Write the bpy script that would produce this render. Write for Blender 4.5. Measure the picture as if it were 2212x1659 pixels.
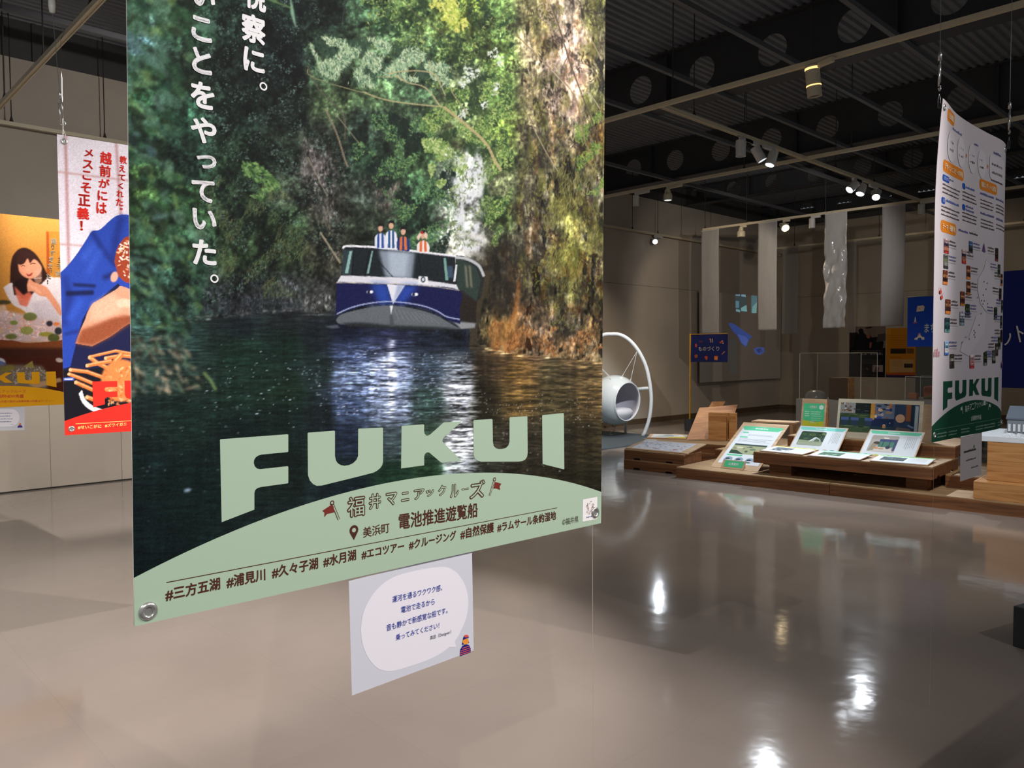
import bpy, bmesh, math, numpy as np
from mathutils import Matrix, Vector
for o in list(bpy.data.objects): bpy.data.objects.remove(o)
SC = bpy.context.scene; COL = SC.collection
# ---------------------------------------------------------------- camera
# World: X runs along the track lights away from the long wall, Y runs along the long wall, Z up, metres.
IW, IH, F = 2212, 1659, 1682.0
CX, CY, EYE = IW/2, IH/2, 1.55
def _n(v): v = np.array(v, float); return v/np.linalg.norm(v)
_A = _n((2860-CX, CY-753, -F)); _B = _n((-510-CX, CY-770, -F)); _B = _n(_B-_A*np.dot(_A, _B))
C2W = np.stack([-_B, _A, np.cross(-_B, _A)], 1).T
CAM = np.array([0, 0, EYE])
cd = bpy.data.cameras.new('camera'); cam = bpy.data.objects.new('camera', cd); COL.objects.link(cam)
cd.sensor_width = 36; cd.lens = 36*F/IW; cd.clip_start = .05; cd.clip_end = 100
cam.matrix_world = Matrix.Translation(CAM) @ Matrix(C2W.tolist()).to_4x4()
SC.camera = cam
# ---------------------------------------------------------------- exposure, world, lamps' light and added spots
vs = SC.view_settings
SC.display_settings.display_device = 'sRGB'
vs.view_transform = 'Standard'; vs.look = 'None'; vs.gamma = 1; vs.use_curve_mapping = False; vs.exposure = 0.0
W = bpy.data.worlds.new('hall_beyond'); SC.world = W; W.use_nodes = True
W.node_tree.nodes['Background'].inputs[0].default_value = (.84, .92, 1, 1)
W.node_tree.nodes['Background'].inputs[1].default_value = .19
def spot(name, loc, aim, watts, deg=50, col=(1, .93, .84), blend=.45, size=.022):
    l = bpy.data.lights.new(name, 'SPOT'); l.energy = watts; l.color = col; l.spot_size = math.radians(deg); l.spot_blend = blend; l.shadow_soft_size = size
    o = bpy.data.objects.new(name, l); COL.objects.link(o); o.location = loc
    o.rotation_euler = (Vector(aim)-Vector(loc)).to_track_quat('-Z', 'Y').to_euler(); return o
WARM, NEUT, COOL = (1, .84, .66), (1, .955, .925), (.86, .93, 1)
for loc, aim, w, deg, col in (
    # the lamps behind the viewer that light the posters
    ((4.2, -.4, 3.95), (-1.17, .75, 1.2), 170, 45, NEUT), ((3.6, 3.0, 3.95), (-1.17, 1.1, 1.2), 130, 45, NEUT), ((1.2, 5.6, 3.95), (-1.1, 1.6, 1.4), 70, 50, NEUT),
    ((-.2, -1.0, 3.95), (-4.3, 1.7, 1.5), 200, 50, NEUT), ((-3.2, -.6, 3.95), (-7.0, 1.2, 1.6), 150, 60, NEUT), ((2.2, 3.2, 3.95), (-1.15, 4.1, 1.8), 120, 50, NEUT),
    # pools on the floor behind the posters and on the foot of the long wall
    ((1.6, -1.2, 3.95), (-3.2, 1.1, 0), 300, 48, NEUT), ((1.7, 1.9, 3.95), (-3.3, .9, 0), 340, 46, NEUT), ((1.4, 4.2, 3.95), (-3.2, 1.0, 0), 400, 46, NEUT), ((-1.5, -2.2, 3.95), (-3.0, 1.2, 0), 430, 58, NEUT), ((-2.2, 5.0, 3.95), (-4.0, .9, 0), 760, 56, NEUT), ((-2.1, 3.2, 3.95), (-5.2, .6, 0), 360, 50, NEUT), ((-2.6, -1.6, 3.95), (-5.0, 1.2, 0), 240, 50, NEUT), ((-6.1, 1.82, 3.95), (-10.0, 2.4, .2), 560, 66, NEUT), ((-5.6, 3.4, 3.95), (-10.2, 2.2, 2.4), 150, 80, NEUT), ((-4.7, 8.9, 3.8), (-4.6, 6.6, 0), 150, 85, COOL), ((-4.2, 9.6, 3.9), (-5.6, 12.2, .95), 110, 40, WARM),  # the upper wall, island floor and case spots are added, no lamp seen
    ((.9, 1.82, 3.95), (.9, 2.6, 0), 40, 75, NEUT), ((-3.1, 6.69, 3.78), (-2.9, 6.3, 0), 120, 60, WARM),
    # display island and egg chair
    ((-4.79, 8.75, 3.78), (-4.2, 8.6, .4), 240, 42, COOL), ((-4.80, 8.95, 3.80), (-8.4, 10.6, .9), 820, 40, COOL), ((-4.80, 11.6, 3.80), (-4.2, 9.3, .5), 420, 44, COOL), ((-4.80, 12.0, 3.80), (-3.0, 8.9, .5), 400, 44, COOL), ((-4.81, 12.1, 3.80), (-6.2, 9.4, .4), 330, 44, COOL),
    ((-1.6, 5.0, 3.9), (-3.6, 8.8, .5), 200, 50, NEUT), ((-1.2, 6.7, 3.9), (-1.5, 8.6, .65), 300, 45, COOL), ((-4.8, 8.6, 3.8), (-6.0, 9.9, .4), 200, 34, NEUT),  # the slab and wooden stand spots are unseen ones, added to brighten them
    # long wall beyond the island, the strips; unseen spots added after the lit lamps
    ((-6.85, 10.1, 3.80), (-8.6, 11.4, 0), 160, 80, WARM), ((-7.1, 14.2, 3.8), (-6.2, 13.6, 2.6), 110, 55, WARM), ((-9.9, 13.9, 3.80), (-7.0, 9.2, .6), 30, 60, COOL), ((-7.6, 9.6, 3.9), (-10.2, 10.8, .8), 190, 80, WARM), ((-6.8, 11.5, 3.9), (-10.2, 16.8, 1.6), 130, 60, WARM), ((-4, 15.5, 3.9), (-6.6, 19.8, 1.4), 50, 90, WARM), ((-4.8, 11.0, 3.8), (-7.2, 14.2, 3.0), 130, 70, NEUT)):
    spot('spot_beam', loc, aim, w, deg, col)
# ---------------------------------------------------------------- where a point of the photograph lies in the room
def ray(x, y): return C2W @ np.array([(x-CX)/F, (CY-y)/F, -1.])
def onz(x, y, z=0.): r = ray(x, y); return CAM+r*(z-EYE)/r[2]
def onY(x, y, Y): r = ray(x, y); return CAM+r*Y/r[1]
def onX(x, y, X): r = ray(x, y); return CAM+r*X/r[0]
def proj(P):
    c = (np.asarray(P, float)-CAM) @ C2W
    return CX+F*c[..., 0]/-c[..., 2], CY-F*c[..., 1]/-c[..., 2]
# ---------------------------------------------------------------- materials
def lin(c): c = np.asarray(c, float)/255; return np.where(c <= .04045, c/12.92, ((c+.055)/1.055)**2.4)
def L4(c): return (*[float(v) for v in lin(c)], 1)
MATS = {}
def mat(name, col=(200, 200, 200), rough=.5, metal=0., emit=0., bump=0., bscale=60., vary=0., vscale=(8, 8, 8), trans=0., alpha=1., coat=0., spec=None):
    if name in MATS: return MATS[name]
    m = bpy.data.materials.new(name); m.use_nodes = True; nt = m.node_tree; b = nt.nodes['Principled BSDF']
    b.inputs['Base Color'].default_value = L4(col); b.inputs['Roughness'].default_value = rough; b.inputs['Metallic'].default_value = metal
    if spec is not None: b.inputs['Specular IOR Level'].default_value = spec
    if coat: b.inputs['Coat Weight'].default_value = coat
    if emit: b.inputs['Emission Color'].default_value = L4(col); b.inputs['Emission Strength'].default_value = emit
    if alpha < 1: b.inputs['Alpha'].default_value = alpha
    tc = nt.nodes.new('ShaderNodeTexCoord'); mp = nt.nodes.new('ShaderNodeMapping'); nt.links.new(tc.outputs['Object'], mp.inputs[0]); mp.inputs['Scale'].default_value = vscale
    ns = nt.nodes.new('ShaderNodeTexNoise'); ns.inputs['Detail'].default_value = 5; nt.links.new(mp.outputs[0], ns.inputs['Vector']); ns.inputs['Scale'].default_value = 1
    rp = nt.nodes.new('ShaderNodeValToRGB'); nt.links.new(ns.outputs[0], rp.inputs[0])
    a = lin(col); k = max(vary, .02)
    rp.color_ramp.elements[0].position = .3; rp.color_ramp.elements[0].color = (*[float(v*(1-k)) for v in a], 1)
    rp.color_ramp.elements[1].position = .7; rp.color_ramp.elements[1].color = (*[float(min(1, v*(1+k))) for v in a], 1)
    nt.links.new(rp.outputs[0], b.inputs['Base Color'])
    if bump:
        n2 = nt.nodes.new('ShaderNodeTexNoise'); n2.inputs['Scale'].default_value = bscale; nt.links.new(tc.outputs['Object'], n2.inputs['Vector'])
        bp = nt.nodes.new('ShaderNodeBump'); bp.inputs['Strength'].default_value = bump; bp.inputs['Distance'].default_value = .01; nt.links.new(n2.outputs[0], bp.inputs['Height']); nt.links.new(bp.outputs[0], b.inputs['Normal'])
    if trans:
        t = nt.nodes.new('ShaderNodeBsdfTranslucent'); nt.links.new(rp.outputs[0], t.inputs[0]); mx = nt.nodes.new('ShaderNodeMixShader'); mx.inputs[0].default_value = trans
        nt.links.new(b.outputs[0], mx.inputs[1]); nt.links.new(t.outputs[0], mx.inputs[2])
        out = mx
        if alpha < 1:
            tp = nt.nodes.new('ShaderNodeBsdfTransparent'); m2 = nt.nodes.new('ShaderNodeMixShader'); m2.inputs[0].default_value = alpha; b.inputs['Alpha'].default_value = 1
            nt.links.new(tp.outputs[0], m2.inputs[1]); nt.links.new(mx.outputs[0], m2.inputs[2]); out = m2
        nt.links.new(out.outputs[0], nt.nodes['Material Output'].inputs[0])
    MATS[name] = m; return m
def print_mat(name='printed_paper', rough=.6, spec=.08):
    if name in MATS: return MATS[name]
    m = bpy.data.materials.new(name); m.use_nodes = True; nt = m.node_tree; b = nt.nodes['Principled BSDF']
    a = nt.nodes.new('ShaderNodeAttribute'); a.attribute_name = 'ink'; nt.links.new(a.outputs['Color'], b.inputs['Base Color'])
    b.inputs['Roughness'].default_value = rough; b.inputs['Specular IOR Level'].default_value = spec
    MATS[name] = m; return m
def wood(name, c0, c1, sx=(1.5, 26, 26), rough=.6):
    if name in MATS: return MATS[name]
    m = bpy.data.materials.new(name); m.use_nodes = True; nt = m.node_tree; b = nt.nodes['Principled BSDF']; b.inputs['Roughness'].default_value = rough
    tc = nt.nodes.new('ShaderNodeTexCoord'); mp = nt.nodes.new('ShaderNodeMapping'); mp.inputs['Scale'].default_value = sx; nt.links.new(tc.outputs['Object'], mp.inputs[0])
    n1 = nt.nodes.new('ShaderNodeTexNoise'); n1.inputs['Scale'].default_value = 1; n1.inputs['Detail'].default_value = 8; n1.inputs['Distortion'].default_value = 1.2; nt.links.new(mp.outputs[0], n1.inputs['Vector'])
    rp = nt.nodes.new('ShaderNodeValToRGB'); nt.links.new(n1.outputs[0], rp.inputs[0])
    e = rp.color_ramp.elements; e[0].position = .33; e[0].color = L4(c0); e[1].position = .62; e[1].color = L4(c1)
    nt.links.new(rp.outputs[0], b.inputs['Base Color'])
    bp = nt.nodes.new('ShaderNodeBump'); bp.inputs['Strength'].default_value = .25; bp.inputs['Distance'].default_value = .004; nt.links.new(n1.outputs[0], bp.inputs['Height']); nt.links.new(bp.outputs[0], b.inputs['Normal'])
    MATS[name] = m; return m
# ---------------------------------------------------------------- mesh building
class MB:
    def __init__(s): s.v, s.f = [], []
    def add(s, v, f): n = len(s.v); s.v += [tuple(map(float, p)) for p in v]; s.f += [tuple(n+i for i in q) for q in f]; return s
    def box(s, x0, y0, z0, x1, y1, z1):
        return s.add([(x0, y0, z0), (x1, y0, z0), (x1, y1, z0), (x0, y1, z0), (x0, y0, z1), (x1, y0, z1), (x1, y1, z1), (x0, y1, z1)],
                     [(3, 2, 1, 0), (4, 5, 6, 7), (0, 1, 5, 4), (1, 2, 6, 5), (2, 3, 7, 6), (3, 0, 4, 7)])
    def prism(s, pts, a, b, ax='y'):
        """outline pts (p,q) swept from a to b along axis ax"""
        g = {'y': lambda p, q, t: (p, t, q), 'x': lambda p, q, t: (t, p, q), 'z': lambda p, q, t: (p, q, t)}[ax]
        n = len(pts); return s.add([g(p, q, a) for p, q in pts]+[g(p, q, b) for p, q in pts], [tuple(range(n)), tuple(range(2*n-1, n-1, -1))]+[(i, i+n, (i+1) % n+n, (i+1) % n) for i in range(n)])
    def tube(s, path, r, n=10, caps=True):
        P = [np.array(p, float) for p in path]; R = r if hasattr(r, '__len__') else [r]*len(P); up = None; rings = []
        for i, p in enumerate(P):
            d = P[min(i+1, len(P)-1)]-P[max(i-1, 0)]; d = d/np.linalg.norm(d)
            if up is None: up = np.cross(d, (0, 0, 1.)) if abs(d[2]) < .9 else np.cross(d, (1., 0, 0))
            up = up-d*np.dot(up, d); up /= np.linalg.norm(up); w = np.cross(d, up)
            rings.append([p+R[i]*(up*math.cos(2*math.pi*k/n)+w*math.sin(2*math.pi*k/n)) for k in range(n)])
        f = [(i*n+k, i*n+(k+1) % n, (i+1)*n+(k+1) % n, (i+1)*n+k) for i in range(len(P)-1) for k in range(n)]
        if caps: f += [tuple(range(n-1, -1, -1)), tuple((len(P)-1)*n+k for k in range(n))]
        return s.add([q for R_ in rings for q in R_], f)
    def lathe(s, prof, n=24, o=(0, 0, 0), ax=(0, 0, 1)):
        """profile (radius, height) turned about axis ax through o"""
        ax = np.array(ax, float); ax /= np.linalg.norm(ax); a = np.cross(ax, (1., 0, 0)) if abs(ax[0]) < .9 else np.cross(ax, (0, 1., 0)); a /= np.linalg.norm(a); b = np.cross(ax, a); o = np.array(o, float)
        v = [o+ax*h+r*(a*math.cos(2*math.pi*k/n)+b*math.sin(2*math.pi*k/n)) for r, h in prof for k in range(n)]
        return s.add(v, [(i*n+k, i*n+(k+1) % n, (i+1)*n+(k+1) % n, (i+1)*n+k) for i in range(len(prof)-1) for k in range(n)])
    def build(s, name, m, parent=None, smooth=False, bevel=0):
        me = bpy.data.meshes.new(name); me.from_pydata(s.v, [], s.f); me.update()
        bm = bmesh.new(); bm.from_mesh(me); bmesh.ops.recalc_face_normals(bm, faces=bm.faces); bm.to_mesh(me); bm.free()
        if smooth:
            for p in me.polygons: p.use_smooth = True
        me.materials.append(m); o = bpy.data.objects.new(name, me); COL.objects.link(o)
        if parent is not None: o.parent = parent
        if bevel:
            q = o.modifiers.new('bevel', 'BEVEL'); q.width = bevel; q.segments = 2; q.limit_method = 'ANGLE'
        return o
def tag(o, label, cat, group=None, kind=None):
    if label: o['label'] = label
    if cat: o['category'] = cat
    if group: o['group'] = group
    if kind: o['kind'] = kind
    return o
def empty(name, loc, label, cat, group=None, M=None, rz=0):
    o = bpy.data.objects.new(name, None); o.empty_display_size = .05; COL.objects.link(o)
    if M is not None: o.matrix_world = M
    else: o.location = loc; o.rotation_euler = (0, 0, rz)
    return tag(o, label, cat, group)
def struct(o): o['kind'] = 'structure'; return o
def copy_tree(o, parent=None):
    c = o.copy(); COL.objects.link(c)
    if parent is not None: c.parent = parent
    for ch in [q for q in bpy.data.objects if q.parent == o]: copy_tree(ch, c)
    return c
# ---------------------------------------------------------------- flat sheets (posters, boards, flags): local x across, y up, z out of the face
class Sheet:
    def __init__(s, name, o, u, v, label, cat, group=None):
        s.o = np.array(o, float); s.u = _n(u); v = np.array(v, float); s.v = _n(v-s.u*np.dot(s.u, v)); s.n = np.cross(s.u, s.v)
        M = Matrix(np.array([[*np.c_[s.u, s.v, s.n, s.o][i]] for i in range(3)]+[[0, 0, 0, 1]]).tolist())
        s.root = empty(name, None, label, cat, group, M=M); s.bend = None
    def uv(s, px, py):
        r = ray(px, py); t = np.dot(s.o-CAM, s.n)/np.dot(r, s.n); d = CAM+r*t-s.o; return float(np.dot(d, s.u)), float(np.dot(d, s.v))
    def P(s, pts): return [s.uv(*p) for p in pts]
    def px(s, x, y):
        return proj(s.o+np.multiply.outer(x, s.u)+np.multiply.outer(y, s.v))
    def z(s, x, y): return s.bend(x, y) if s.bend else np.zeros_like(x)
    def picture(s, name, x0, y0, x1, y1, nx, ny, colour, z=0., thick=.0012, back=(225, 223, 220), m=None):
        """a printed sheet: a fine grid of ink colours on the face, plain paper on the back and edges. colour(X, Y) -> rgb 0..1 (sRGB)"""
        X, Y = np.meshgrid(np.linspace(x0, x1, nx), np.linspace(y0, y1, ny)); x, y = X.ravel(), Y.ravel()
        c = np.clip(colour(x, y), 0, 1); c = np.where(c <= .04045, c/12.92, ((c+.055)/1.055)**2.4)
        Z = z+s.z(x, y)
        i = np.arange(nx*ny).reshape(ny, nx); q = np.stack([i[:-1, :-1], i[:-1, 1:], i[1:, 1:], i[1:, :-1]], -1).reshape(-1, 4)
        bx, by = min(nx, 16), min(ny, 16)
        Xb, Yb = np.meshgrid(np.linspace(x0, x1, bx), np.linspace(y0, y1, by)); xb, yb = Xb.ravel(), Yb.ravel(); Zb = z-thick+s.z(xb, yb); nv = len(x)
        j = nv+np.arange(bx*by).reshape(by, bx); qb = np.stack([j[:-1, :-1], j[1:, :-1], j[1:, 1:], j[:-1, 1:]], -1).reshape(-1, 4)
        co = np.concatenate([np.c_[x, y, Z], np.c_[xb, yb, Zb]]).astype(np.float32)
        # rim
        rv = []; rf = []
        per = [(xx, y0) for xx in np.linspace(x0, x1, 24)]+[(x1, yy) for yy in np.linspace(y0, y1, 24)[1:]]+[(xx, y1) for xx in np.linspace(x1, x0, 24)[1:]]+[(x0, yy) for yy in np.linspace(y1, y0, 24)[1:-1]]
        p = np.array(per); zz = z+s.z(p[:, 0], p[:, 1]); nb = len(co); k = len(p)
        co = np.concatenate([co, np.c_[p, zz], np.c_[p, zz-thick]]).astype(np.float32)
        rim = np.array([[nb+a, nb+k+a, nb+k+(a+1) % k, nb+(a+1) % k] for a in range(k)])
        F_ = np.concatenate([q, qb, rim]).astype(np.int32)
        me = bpy.data.meshes.new(name); me.vertices.add(len(co)); me.vertices.foreach_set('co', co.ravel())
        me.loops.add(F_.size); me.loops.foreach_set('vertex_index', F_.ravel()); me.polygons.add(len(F_)); me.polygons.foreach_set('loop_start', np.arange(0, F_.size, 4, dtype=np.int32)); me.polygons.foreach_set('loop_total', np.full(len(F_), 4, np.int32))
        me.update(calc_edges=True); me.validate()
        at = me.attributes.new('ink', 'FLOAT_COLOR', 'POINT'); A = np.ones((len(co), 4), np.float32); A[:nv, :3] = c; A[nv:, :3] = lin(back); at.data.foreach_set('color', A.ravel())
        me.materials.append(m or print_mat()); o = bpy.data.objects.new(name, me); COL.objects.link(o); o.parent = s.root; return o
    def plain(s, name, x0, y0, x1, y1, col, z=0., thick=.0012, n=(16, 16), m=None, back=None):
        return s.picture(name, x0, y0, x1, y1, n[0], n[1], lambda x, y: np.tile(np.array(col)/255., (len(x), 1)), z, thick, back or col, m)
    def inks(s, name, shapes, z=.0006, parent=None, m=None):
        """flat printed shapes: [(outline in local metres, colour)], in painting order"""
        vs_, fs_, cs = [], [], []
        for k, (pts, col) in enumerate(shapes):
            p = np.array(pts, float); n = len(vs_)
            if s.bend and np.ptp(p, 0).max() > .05:      # fine enough to follow the sheet
                bm = bmesh.new(); bm.faces.new([bm.verts.new((a, b, 0)) for a, b in p]); bmesh.ops.triangulate(bm, faces=bm.faces[:])
                for _ in range(4):
                    e = [q for q in bm.edges if q.calc_length() > .05]
                    if e: bmesh.ops.subdivide_edges(bm, edges=e, cuts=1); bmesh.ops.triangulate(bm, faces=bm.faces[:])
                bm.verts.index_update(); p = np.array([v.co[:2] for v in bm.verts]); fs_ += [tuple(n+v.index for v in q.verts) for q in bm.faces]; bm.free()
                vs_ += [(a, b, c) for (a, b), c in zip(p, z+k*2e-6+s.z(p[:, 0], p[:, 1]))]; cs += [col]*len(p); continue
            zz = z+k*2e-6+s.z(p[:, 0], p[:, 1])
            vs_ += [(a, b, c) for (a, b), c in zip(p, zz)]; fs_.append(tuple(range(n, n+len(p)))); cs += [col]*len(p)
        return s._flat(name, vs_, fs_, cs, parent, m)
    def _flat(s, name, v, f, cols, parent=None, m=None):
        me = bpy.data.meshes.new(name); me.from_pydata(v, [], f); me.update()
        at = me.attributes.new('ink', 'FLOAT_COLOR', 'POINT'); A = np.ones((len(v), 4), np.float32); A[:, :3] = lin(np.array(cols)); at.data.foreach_set('color', A.ravel())
        me.materials.append(m or print_mat()); o = bpy.data.objects.new(name, me); COL.objects.link(o); o.parent = parent or s.root; return o
    def text(s, name, items, z=.0012, parent=None):
        """items: ('box', string, x0, y0, x1, y1, colour, bold) fits the glyphs' box; ('line', string, xa, ya, xb, yb, colour, bold, heightscale) runs along a base line"""
        V, Fc, Cc = [], [], []
        for k, it in enumerate(items):
            kind, st, a, b, c, d, col, bold = it[:8]; v, f = glyphs(st); lo, hi = v.min(0), v.max(0); dl = abs(bold)   # bold < 0: the thin core of the bold letter
            sh = [(0., 0.)] if bold <= 0 else [(dl*math.cos(t), dl*math.sin(t)) for t in np.linspace(0, 2*math.pi, 9)[:8]]+[(0., 0.)]
            lo, hi = lo-dl, hi+dl
            for sx, sy in sh:
                w = v+(sx, sy)
                if kind == 'box': q = np.c_[a+(w[:, 0]-lo[0])/(hi[0]-lo[0])*(c-a), b+(w[:, 1]-lo[1])/(hi[1]-lo[1])*(d-b)]
                else:
                    t = np.array([c-a, d-b]); Ln = np.linalg.norm(t); t /= Ln; k2 = Ln/(hi[0]-lo[0]); hs = it[8] if len(it) > 8 else 1
                    q = np.array([a, b])+np.multiply.outer((w[:, 0]-lo[0])*k2, t)+np.multiply.outer(w[:, 1]*k2*hs, np.array([-t[1], t[0]]))
                n = len(V); zz = z+len(Fc)*2e-9+s.z(q[:, 0], q[:, 1]); V += [(x, y, u) for (x, y), u in zip(q, zz)]; Fc += [tuple(n+i for i in p) for p in f]; Cc += [col]*len(q)
        return s._flat(name, V, Fc, Cc, parent)
    def boxpx(s, st, x0, y0, x1, y1, col, bold):
        """glyph box given by its pixel box"""
        cx, cy = (x0+x1)/2, (y0+y1)/2; xa, _ = s.uv(x0, cy); xb, _ = s.uv(x1, cy); _, yb = s.uv(cx, y1); _, yt = s.uv(cx, y0)
        return ('box', st, xa, yb, xb, yt, col, bold)
    def linepx(s, st, x0, y0, x1, y1, col, bold, hs=1): return ('line', st, *s.uv(x0, y0), *s.uv(x1, y1), col, bold, hs)
_gl = {}
def glyphs(st):
    k = st
    if k not in _gl:
        c = bpy.data.curves.new('letters', 'FONT'); c.body = st; c.resolution_u = 4; o = bpy.data.objects.new('letters', c); COL.objects.link(o)
        bpy.context.view_layer.update(); me = bpy.data.meshes.new_from_object(o.evaluated_get(bpy.context.evaluated_depsgraph_get()))
        v = np.empty(len(me.vertices)*3, np.float32); me.vertices.foreach_get('co', v); _gl[k] = (v.reshape(-1, 3)[:, :2].astype(float), [tuple(p.vertices) for p in me.polygons])
        bpy.data.objects.remove(o); bpy.data.curves.remove(c); bpy.data.meshes.remove(me)
    return _gl[k]
def rrect(x0, y0, x1, y1, r, n=5):
    out = []
    for cx, cy, a in ((x1-r, y0+r, -90), (x1-r, y1-r, 0), (x0+r, y1-r, 90), (x0+r, y0+r, 180)):
        out += [(cx+r*math.cos(math.radians(a+90*i/n)), cy+r*math.sin(math.radians(a+90*i/n))) for i in range(n+1)]
    return out
def ell(x, y, rx, ry, n=24): return [(x+rx*math.cos(2*math.pi*i/n), y+ry*math.sin(2*math.pi*i/n)) for i in range(n)]
def grommet(S, x, y, r=.0125, label='steel eyelet'):
    o = MB().lathe([(r*.42, -.001), (r*.5, .0035), (r*.72, .0045), (r*.95, .0025), (r, .0006)], 24, (x, y, float(S.z(np.array([x]), np.array([y]))[0])), (0, 0, 1))
    o.add(ell(x, y, r*.44, r*.44, 16) and [(a, b, .0012+float(S.z(np.array([x]), np.array([y]))[0])) for a, b in ell(x, y, r*.44, r*.44, 16)], [tuple(range(16))])
    g = o.build('grommet', STEEL, S.root, smooth=True); g['label'] = label; return g
STEEL = mat('brushed_steel', (190, 188, 184), .25, .75)
# ---------------------------------------------------------------- painter
class Canvas:
    """A small software painter: paints printed pictures into an RGB array."""
    def __init__(s, x0, y0, x1, y1, k=1.0, bg=(255,255,255)):
        s.x0, s.y0, s.k = x0, y0, k
        s.w, s.h = int((x1-x0)*k), int((y1-y0)*k)
        s.c = np.ones((s.h, s.w, 3), np.float32)*np.array(bg, np.float32)/255
    def grid(s):
        yy, xx = np.mgrid[0:s.h, 0:s.w].astype(np.float32)
        return xx/s.k+s.x0, yy/s.k+s.y0
    def mask(s, pts, soft=0):
        p = [((x-s.x0)*s.k, (y-s.y0)*s.k) for x, y in pts]
        pad = int(3*soft*s.k)+2
        xs = [q[0] for q in p]; ys = [q[1] for q in p]
        a, b = max(0, int(min(xs))-pad), min(s.w, int(max(xs))+pad+1)
        c, d = max(0, int(min(ys))-pad), min(s.h, int(max(ys))+pad+1)
        if b <= a or d <= c: return None
        S = 2
        X = a+(np.arange((b-a)*S)+.5)/S; Y = c+(np.arange((d-c)*S)+.5)/S
        m = np.zeros((len(Y), len(X)), bool)
        n = len(p)
        for i in range(n):
            (xa, ya), (xb, yb) = p[i], p[(i+1) % n]
            if ya == yb: continue
            r = np.where((Y > min(ya, yb)) & (Y <= max(ya, yb)))[0]
            if len(r) == 0: continue
            xi = xa+(Y[r]-ya)/(yb-ya)*(xb-xa)
            m[r] ^= X[None, :] >= xi[:, None]
        m = m.reshape(d-c, S, b-a, S).mean((1, 3)).astype(np.float32)
        if soft > 0: m = blur(m, soft*s.k)
        return m, a, b, c, d
    def poly(s, pts, col, a=1.0, soft=0):
        r = s.mask(pts, soft)
        if r is None: return
        m, x0, x1, y0, y1 = r
        m = (m*a)[..., None]
        s.c[y0:y1, x0:x1] = s.c[y0:y1, x0:x1]*(1-m)+np.array(col, np.float32)/255*m
    def line(s, pts, w, col, a=1.0, soft=0):
        for (xa, ya), (xb, yb) in zip(pts, pts[1:]):
            L = math.hypot(xb-xa, yb-ya) or 1
            nx, ny = -(yb-ya)/L*w/2, (xb-xa)/L*w/2
            ex, ey = (xb-xa)/L*w*.25, (yb-ya)/L*w*.25
            s.poly([(xa+nx-ex, ya+ny-ey), (xb+nx+ex, yb+ny+ey), (xb-nx+ex, yb-ny+ey), (xa-nx-ex, ya-ny-ey)], col, a, soft)
    def disc(s, x, y, rx, ry, col, a=1.0, rot=0, soft=0, n=22):
        c, t = math.cos(rot), math.sin(rot)
        s.poly([(x+rx*math.cos(u)*c-ry*math.sin(u)*t, y+rx*math.cos(u)*t+ry*math.sin(u)*c) for u in [2*math.pi*i/n for i in range(n)]], col, a, soft)
    def dabs(s, rng, pts, L, W, ang, spread, cols, alpha=.9, edge=1.0):
        """many small leaf strokes"""
        cols = np.array(cols, np.float32)/255
        for x, y in pts:
            l = rng.uniform(*L)*s.k; w = rng.uniform(*W)*s.k; t = ang+rng.normal(0, spread)
            X, Y = (x-s.x0)*s.k, (y-s.y0)*s.k
            R = int(l)+2
            a, b, c, d = int(X)-R, int(X)+R+1, int(Y)-R, int(Y)+R+1
            if a < 0 or c < 0 or b > s.w or d > s.h: continue
            yy, xx = np.mgrid[c:d, a:b].astype(np.float32)
            u = (xx-X)*math.cos(t)+(yy-Y)*math.sin(t); v = -(xx-X)*math.sin(t)+(yy-Y)*math.cos(t)
            q = (u/l)**2+(v/w)**2
            m = (np.clip((1-q)*edge*max(w, 1), 0, 1)*alpha)[..., None]
            i = rng.uniform(0, len(cols)-1); j = int(i); f = i-j
            col = cols[j]*(1-f)+cols[min(j+1, len(cols)-1)]*f
            s.c[c:d, a:b] = s.c[c:d, a:b]*(1-m)+col*m
    def sample(s, px, py):
        x = np.clip((px-s.x0)*s.k-.5, 0, s.w-1.001); y = np.clip((py-s.y0)*s.k-.5, 0, s.h-1.001)
        i, j = x.astype(int), y.astype(int); f, g = (x-i)[:, None], (y-j)[:, None]
        c = s.c
        return (c[j, i]*(1-f)+c[j, i+1]*f)*(1-g)+(c[j+1, i]*(1-f)+c[j+1, i+1]*f)*g
def box1(a, r, ax):
    r = max(1, int(r)); a = np.moveaxis(a, ax, 0)
    p = np.concatenate([np.repeat(a[:1], r+1, 0), a, np.repeat(a[-1:], r, 0)]).cumsum(0, dtype=np.float64)
    return np.moveaxis(((p[2*r+1:]-p[:-2*r-1])/(2*r+1)).astype(np.float32), 0, ax)
def blur(a, sig):
    if sig < .4: return a
    for _ in range(2):
        a = box1(box1(a, round(sig), 0), round(sig), 1)
    return a
def up(g, h, w):
    y = np.linspace(0, g.shape[0]-1.001, h); x = np.linspace(0, g.shape[1]-1.001, w)
    i, j = y.astype(int), x.astype(int)
    f = (y-i); g2 = (x-j); f = (f*f*(3-2*f)).reshape(-1, 1); g2 = (g2*g2*(3-2*g2)).reshape(1, -1)
    if g.ndim == 3: f, g2 = f[..., None], g2[..., None]
    A = g[i][:, j]; B = g[i][:, j+1]; Cc = g[i+1][:, j]; D = g[i+1][:, j+1]
    return (A*(1-g2)+B*g2)*(1-f)+(Cc*(1-g2)+D*g2)*f
def noise(rng, h, w, sy, sx, octs=4):
    o = np.zeros((h, w), np.float32); amp, tot = 1., 0
    for k in range(octs):
        a, b = max(1.0, sy/2**k), max(1.0, sx/2**k)
        o += amp*up(rng.random((int(h/a)+3, int(w/b)+3)).astype(np.float32), h, w); tot += amp; amp *= .6
    o /= tot
    return (o-o.mean())/(o.std()+1e-6)
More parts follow.
